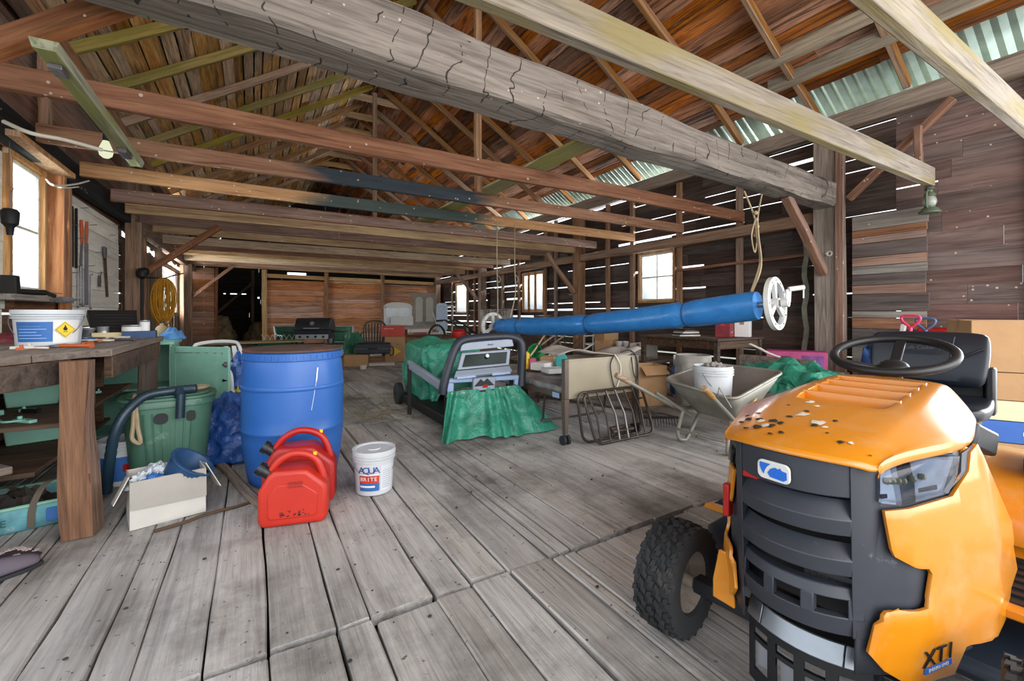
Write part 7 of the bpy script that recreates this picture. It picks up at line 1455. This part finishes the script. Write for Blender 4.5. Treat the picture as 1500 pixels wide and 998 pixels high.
for i in range(5): b = MB(); b.box((0, 0, .011), (.34 - .02 * i, .22, .02)); tag(b.build('magazine', (M_PAPER, M_RUBBER, M_PAPER, M_TOOLST, M_BLKIRON)[i]), '%s in the low stack of flat things on the dark table' % ('bottom one', 'second from the bottom', 'middle one', 'second from the top', 'top one')[i], 'magazine', 'flat stack on the dark table', (5.72, 4.4, .812 + .022 * i), -20 + 4 * i)
q = at(1068, 483, d=6.0); b = MB(); b.tube(smoothpath([(-.2, .1, .03), (0, 0, 0), (.14, -.05, 0), (.2, -.06, .03), (.19, -.05, .06), (.1, -.02, .06), (-.18, .12, .08)], 5), .008, 6); tag(b.build('plastic_hanger', M_WHITEP), 'clear plastic loop sticking out past the dark table', 'hanger', None, (6.35, 4.0, .818), -60)
for i, (u, v, d, L, W_, H_, m, a, nm, lab) in enumerate(((943, 523, 7.8, .42, .32, .28, M_WBOX, 15, 'carton', 'white carton with a brown flap beyond the tan headboard'), (912, 512, 8.05, .3, .25, .2, M_CARD, -10, 'carton', 'brown carton beyond the white carton on the stone heap'), (888, 508, 8.4, .4, .3, .3, M_CARD, 25, 'carton', 'tan carton with white crockery under the blue roll'), (888, 490, 8.4, .36, .28, .16, M_CARD, 0, 'carton', 'orange tan carton high on the pile under the blue roll'))):
    q = at(u, v, d=d); zs_ = at(915, 525, d=7.9).z; carton(nm, lab, (q.x, q.y, zs_ + (.303 if i == 3 else .001)), a, L, W_, H_, m)
q = at(915, 525, d=7.9); t = thing('stone_table', 'low table heaped with small stones behind the tan headboard', 'table', (q.x, q.y, 0), 10); zt = q.z; b = MB(); b.mm((-.8, -.6, zt - .06), (.9, 1.05, zt)); b.build('top', W_POSTG, t)
for x in (-.8, .8):
    for y in (-.5, .95): b = MB(); b.mm((x - .05, y - .05, 0), (x + .05, y + .05, zt - .06)); b.build('leg', W_POSTG, t)
b = MB(); rs = random.Random(3)
for i in range(260): x, y = rs.uniform(-.7, .25), rs.uniform(-.55, -.1); b.ball((x, y, .02 + .06 * math.exp(-(x * x + y * y) * 4)), rs.uniform(.02, .035), 6, sq=(1, 1, .7))
tag(b.build('pebbles', paint('pebble_pink', '#a8968c', .9, mottling=.6)), 'heap of small pinkish stones on the low table behind the headboard', 'stones', None, (q.x, q.y, zt), 10, kind='stuff')
mugm = M_WHITEP
for i, (u, v) in enumerate(((907, 500), (917, 500), (908, 506), (916, 506))):
    q = at(u, v, d=8.0 if v < 503 else 8.14); q.z = at(915, 525, d=7.9).z + .202; t = thing('mug', 'white crockery mug in the pile under the blue roll', 'mug', (q.x, q.y, q.z), 40 * i, 'white mugs under the blue roll'); b = MB(); b.lathe([(.001, 0), (.045, 0), (.055, .09), (.05, .09), (.04, .008), (.001, .008)], 16); b.build('cup', mugm, t); b = MB(); b.tube(smoothpath([(.05, 0, .07), (.085, 0, .065), (.085, 0, .03), (.045, 0, .02)], 4), .007, 6); b.build('handle', mugm, t)
for i, (u, v) in enumerate(((864, 498), (874, 494))):
    q = at(u, v, d=9.3 + .3 * i); q.z = .62; b = MB(); b.tube(smoothpath([(-.16, 0, -.62), (-.16, 0, .02), (-.12, 0, .06), (.12, 0, .06), (.16, 0, .02), (.16, 0, -.62)], 4), .018, 8); b.tube([(-.16, 0, -.1), (.16, 0, -.1)], .014, 8); tag(b.build('chair_frame', M_WHITEP), 'white tubular frame under the blue roll, %s the brown cartons' % ('farther from', 'closer to')[i], 'frame', None, (q.x, q.y, q.z), 20 * i)
q = at(870, 505, d=8.3); b = MB(); b.tube([(-.3, 0, -.12), (.3, .1, .12)], .018, 8); tag(b.build('white_pole', M_WHITEP), 'white slanting pole beside the tubular frames', 'pole', None, (q.x, q.y, q.z))
# by the window wall: pink crate, planks, blue bag, tubs
t = thing('storage_bench', 'long low grey plank trough along the wall behind the green tarp heap', 'trough', (0, 0, 0)); b = MB(); b.mm((5.75, 2.62, .35), (6.62, 3.55, .40)); b.mm((5.72, 2.62, .38), (5.76, 3.55, .60)); b.build('trough', W_POSTG, t, bevel=.004)
for y in (2.7, 3.45):
    for x in (5.85, 6.6): b = MB(); b.mm((x - .05, y - .05, 0), (x + .05, y + .05, .35)); b.build('leg', W_POSTG, t)
q = at(1150, 528, d=6.0); t = thing('crate', 'pink printed crate behind the green tarp heap', 'crate', (6.3, 3.12, .402), -60); b = MB(); b.mm((-.34, -.16, 0), (.34, .16, .25)); b.build('box', paint('pink_crate', '#b8487e', .6, mottling=.3), t, bevel=.008); b = MB(); b.prism(rr(.12, .035, .012, 3, -.12, .17), -.163, -.158); b.build('hand_hole', paint('crate_plum', '#5d2244', .7), t); b = MB(); b.mm((.06, -.163, .04), (.3, -.159, .2)); b.build('print_panel', paint('crate_print', '#7a4a8a', .6, mottling=.9), t)
p, q = at(1098, 504, d=5.9), at(1142, 524, d=5.6); timber('pale_board', p, q, .06, .02, W_WHITE, 'white slat slanting up behind the green tarp heap', 'board', seg=3)
q = at(1100, 528, d=5.9); b = MB(); b.grid(lambda u, v: (-.16 + .32 * u, .14 * math.cos(math.pi * v), .15 * math.sin(math.pi * v)), 6, 10); tag(b.build('curved_sheet', W_POSTG, solid=.01), 'curved grey sheet lying on the plank trough', 'sheet', None, (5.98, 3.35, .42), -80)
q = at(1228, 545, d=4.9); lump('bag', 'navy blue bag with a pale edge beside the big grey post', 'bag', (6.55, 2.32, .0), (.17, .2, .82), paint('bag_navy', '#1f4a8a', .6, mottling=.3), 17, .25)
p, q = Vector((6.3, 2.1, .0)), Vector((6.75, 2.12, 1.02)); timber('white_pole', p, q, .05, .05, M_WHITEP, 'white flat pole leaning between the blue bag and the wall', 'pole', seg=2)
# behind the tractor seat: shovels, tubs, cartons
def shovel(label, u, v, d, col, nm):
    q = at(u, v, d=d); t = thing(nm, label, 'shovel', (q.x, q.y, 0)); z = q.z; b = MB(); b.tube(smoothpath([(0, .0, z - .09), (0, -.07, z - .02), (0, -.065, z + .035), (0, .065, z + .035), (0, .07, z - .02), (0, .0, z - .09)], 4), .013, 8); b.build('grip', col, t)
    b = MB(); b.cyl((0, 0, z - .09), (-.1, 0, .3), .016, seg=10); b.build('shaft', col, t); b = MB(); b.loft([[(-.1, -.13, .32), (-.1, .13, .32), (-.09, .13, .32), (-.09, -.13, .32)], [(-.15, -.15, .01), (-.15, .15, .01), (-.14, .15, .01), (-.14, -.15, .01)]]); b.build('blade', col, t)
M_PINK = paint('shovel_pink', '#d8315f', .5); M_BLUEH = paint('shovel_blue', '#4a5f80', .5)
shovel('pink D-handled snow shovel standing behind the tractor seat', 1334, 468, 4.75, M_PINK, 'snow_shovel'); shovel('slate blue D-handled shovel beside the pink one', 1356, 472, 4.85, M_BLUEH, 'snow_shovel')
q = at(1385, 500, d=4.6); t = thing('sled', 'red plastic sled standing on edge behind the tractor seat', 'sled', (6.78, 1.5, 0), 88); b = MB(); b.prism([(-.5, .0), (.5, .0), (.55, .3), (.5, q.z + .13), (-.5, q.z + .13), (-.55, .3)], -.02, .02); b.prism([(-.4, .2), (.4, .2), (.4, q.z), (-.4, q.z)], .02, .05); b.build('shell', M_REDP, t, bevel=.03)
q = at(1382, 580, d=4.0); t = thing('tub_stand', 'pale green plastic stand seen under the tractor seat back', 'stand', (q.x, q.y, 0), 20); b = MB(); b.mm((-.2, -.15, q.z + .0), (.2, .15, q.z + .14)); b.mm((-.25, -.19, q.z + .14), (.25, .19, q.z + .18)); b.build('tub', paint('pale_green', '#8fc7a5', .5), t, bevel=.01)
for x in (-.17, .17): b = MB(); b.mm((x - .03, -.14, 0), (x + .03, .14, q.z)); b.build('leg', paint('pale_green', '', ), t)
q = at(1420, 590, d=4.2); t = thing('crate', 'red slotted crate seen under the tractor seat back', 'crate', (q.x, q.y, 0), 25); b = MB(); b.mm((-.22, -.2, 0), (.2, .2, q.z + .22)); 
for i in range(6): b.mm((.2, -.2, .1 + i * .1), (.225, .2, .15 + i * .1))
b.build('box', paint('crate_red', '#b02a34', .5), t, bevel=.008)
q = at(1480, 590, d=3.6); zz = 0
for k, (H_, m, lab, L) in enumerate(((.30, M_CARD, 'brown carton at the bottom of the stack beside the tractor seat', .7), (.14, paint('blue_carton', '#2f5fae', .6), 'flat blue printed carton in the stack beside the tractor seat', .72), (.13, paint('cream_carton', '#d8cfa8', .7), 'flat cream carton in the stack beside the tractor seat', .70), (.18, M_CARD, 'plain brown carton just below the top one beside the tractor seat', .74), (.34, M_CARD, 'large tan carton topping the stack beside the tractor seat', .66))):
    p = Vector((4.55, .78, zz)); carton('carton', lab, p, -62, L, .5, H_, m, mark=([(.1, .25, 5, .035, M_PRY), (.12, .19, 4, .03, M_PRY)] if k == 4 else ([(.0, .07, 4, .06, M_LABELW)] if k == 1 else None)), group='cartons beside the tractor seat'); zz += H_ + .004
# hay in the bay beyond the partition
for i, (x, y, s, h) in enumerate(((-1.05, 19.1, .55, 1.1), (.45, 20.4, .75, .9), (3.0, 21.2, 1.1, 1.2))):
    o = lump('hay', 'mound of old hay in the dark bay beyond the partition', 'hay', (x, y, 0), (s, s, h), M_HAY, 40 + i, .25, 2.5, rot=0); o['kind'] = 'stuff'; o['group'] = 'hay beyond the partition'
timber('bay_post', (.0, 20.5, 0), (.0, 20.5, 2.9), .12, .12, W_BENCH, 'dark post standing inside the hay bay', 'post', up=(0, 1, 0)); timber('bay_brace', (-1.2, 20.6, 1.2), (.0, 20.5, 2.4), .1, .1, W_BENCH, 'dark slanting brace inside the hay bay', 'brace')
# grit and litter on the floor
rg = random.Random(20)
gritm = [paint('grit_dark', '#3a322b', .95, mottling=.5, bump=.5), paint('grit_pale', '#8f867c', .95, mottling=.4)]
b = MB(); 
for i in range(700):
    x, y = rg.uniform(-1.0, 4.5), rg.uniform(1.0, 7.5); r = rg.choice((.002, .003, .004, .005, .009)); b.ball((x, y, r * .4), r, 6, sq=(1, rg.uniform(.5, 1), .6))
tag(b.build('floor_grit', gritm[0], fix=False), 'scattered dark crumbs of dirt over the plank floor', 'grit', kind='stuff')
b = MB()
for i in range(160):
    x, y = rg.uniform(1.4, 2.6), 4.5 + rg.uniform(-.6, 1.4); p = Vector((rg.uniform(1.0, 2.0), rg.uniform(4.6, 6.4), .006)); a = rg.uniform(0, 6.3); L = rg.uniform(.05, .3); b.tube([p, p + Vector((math.cos(a), math.sin(a), 0)) * L], .0025, 4)
tag(b.build('floor_straw', M_HAY, fix=False), 'thin strands of straw on the floor around the treadmill', 'straw', kind='stuff')
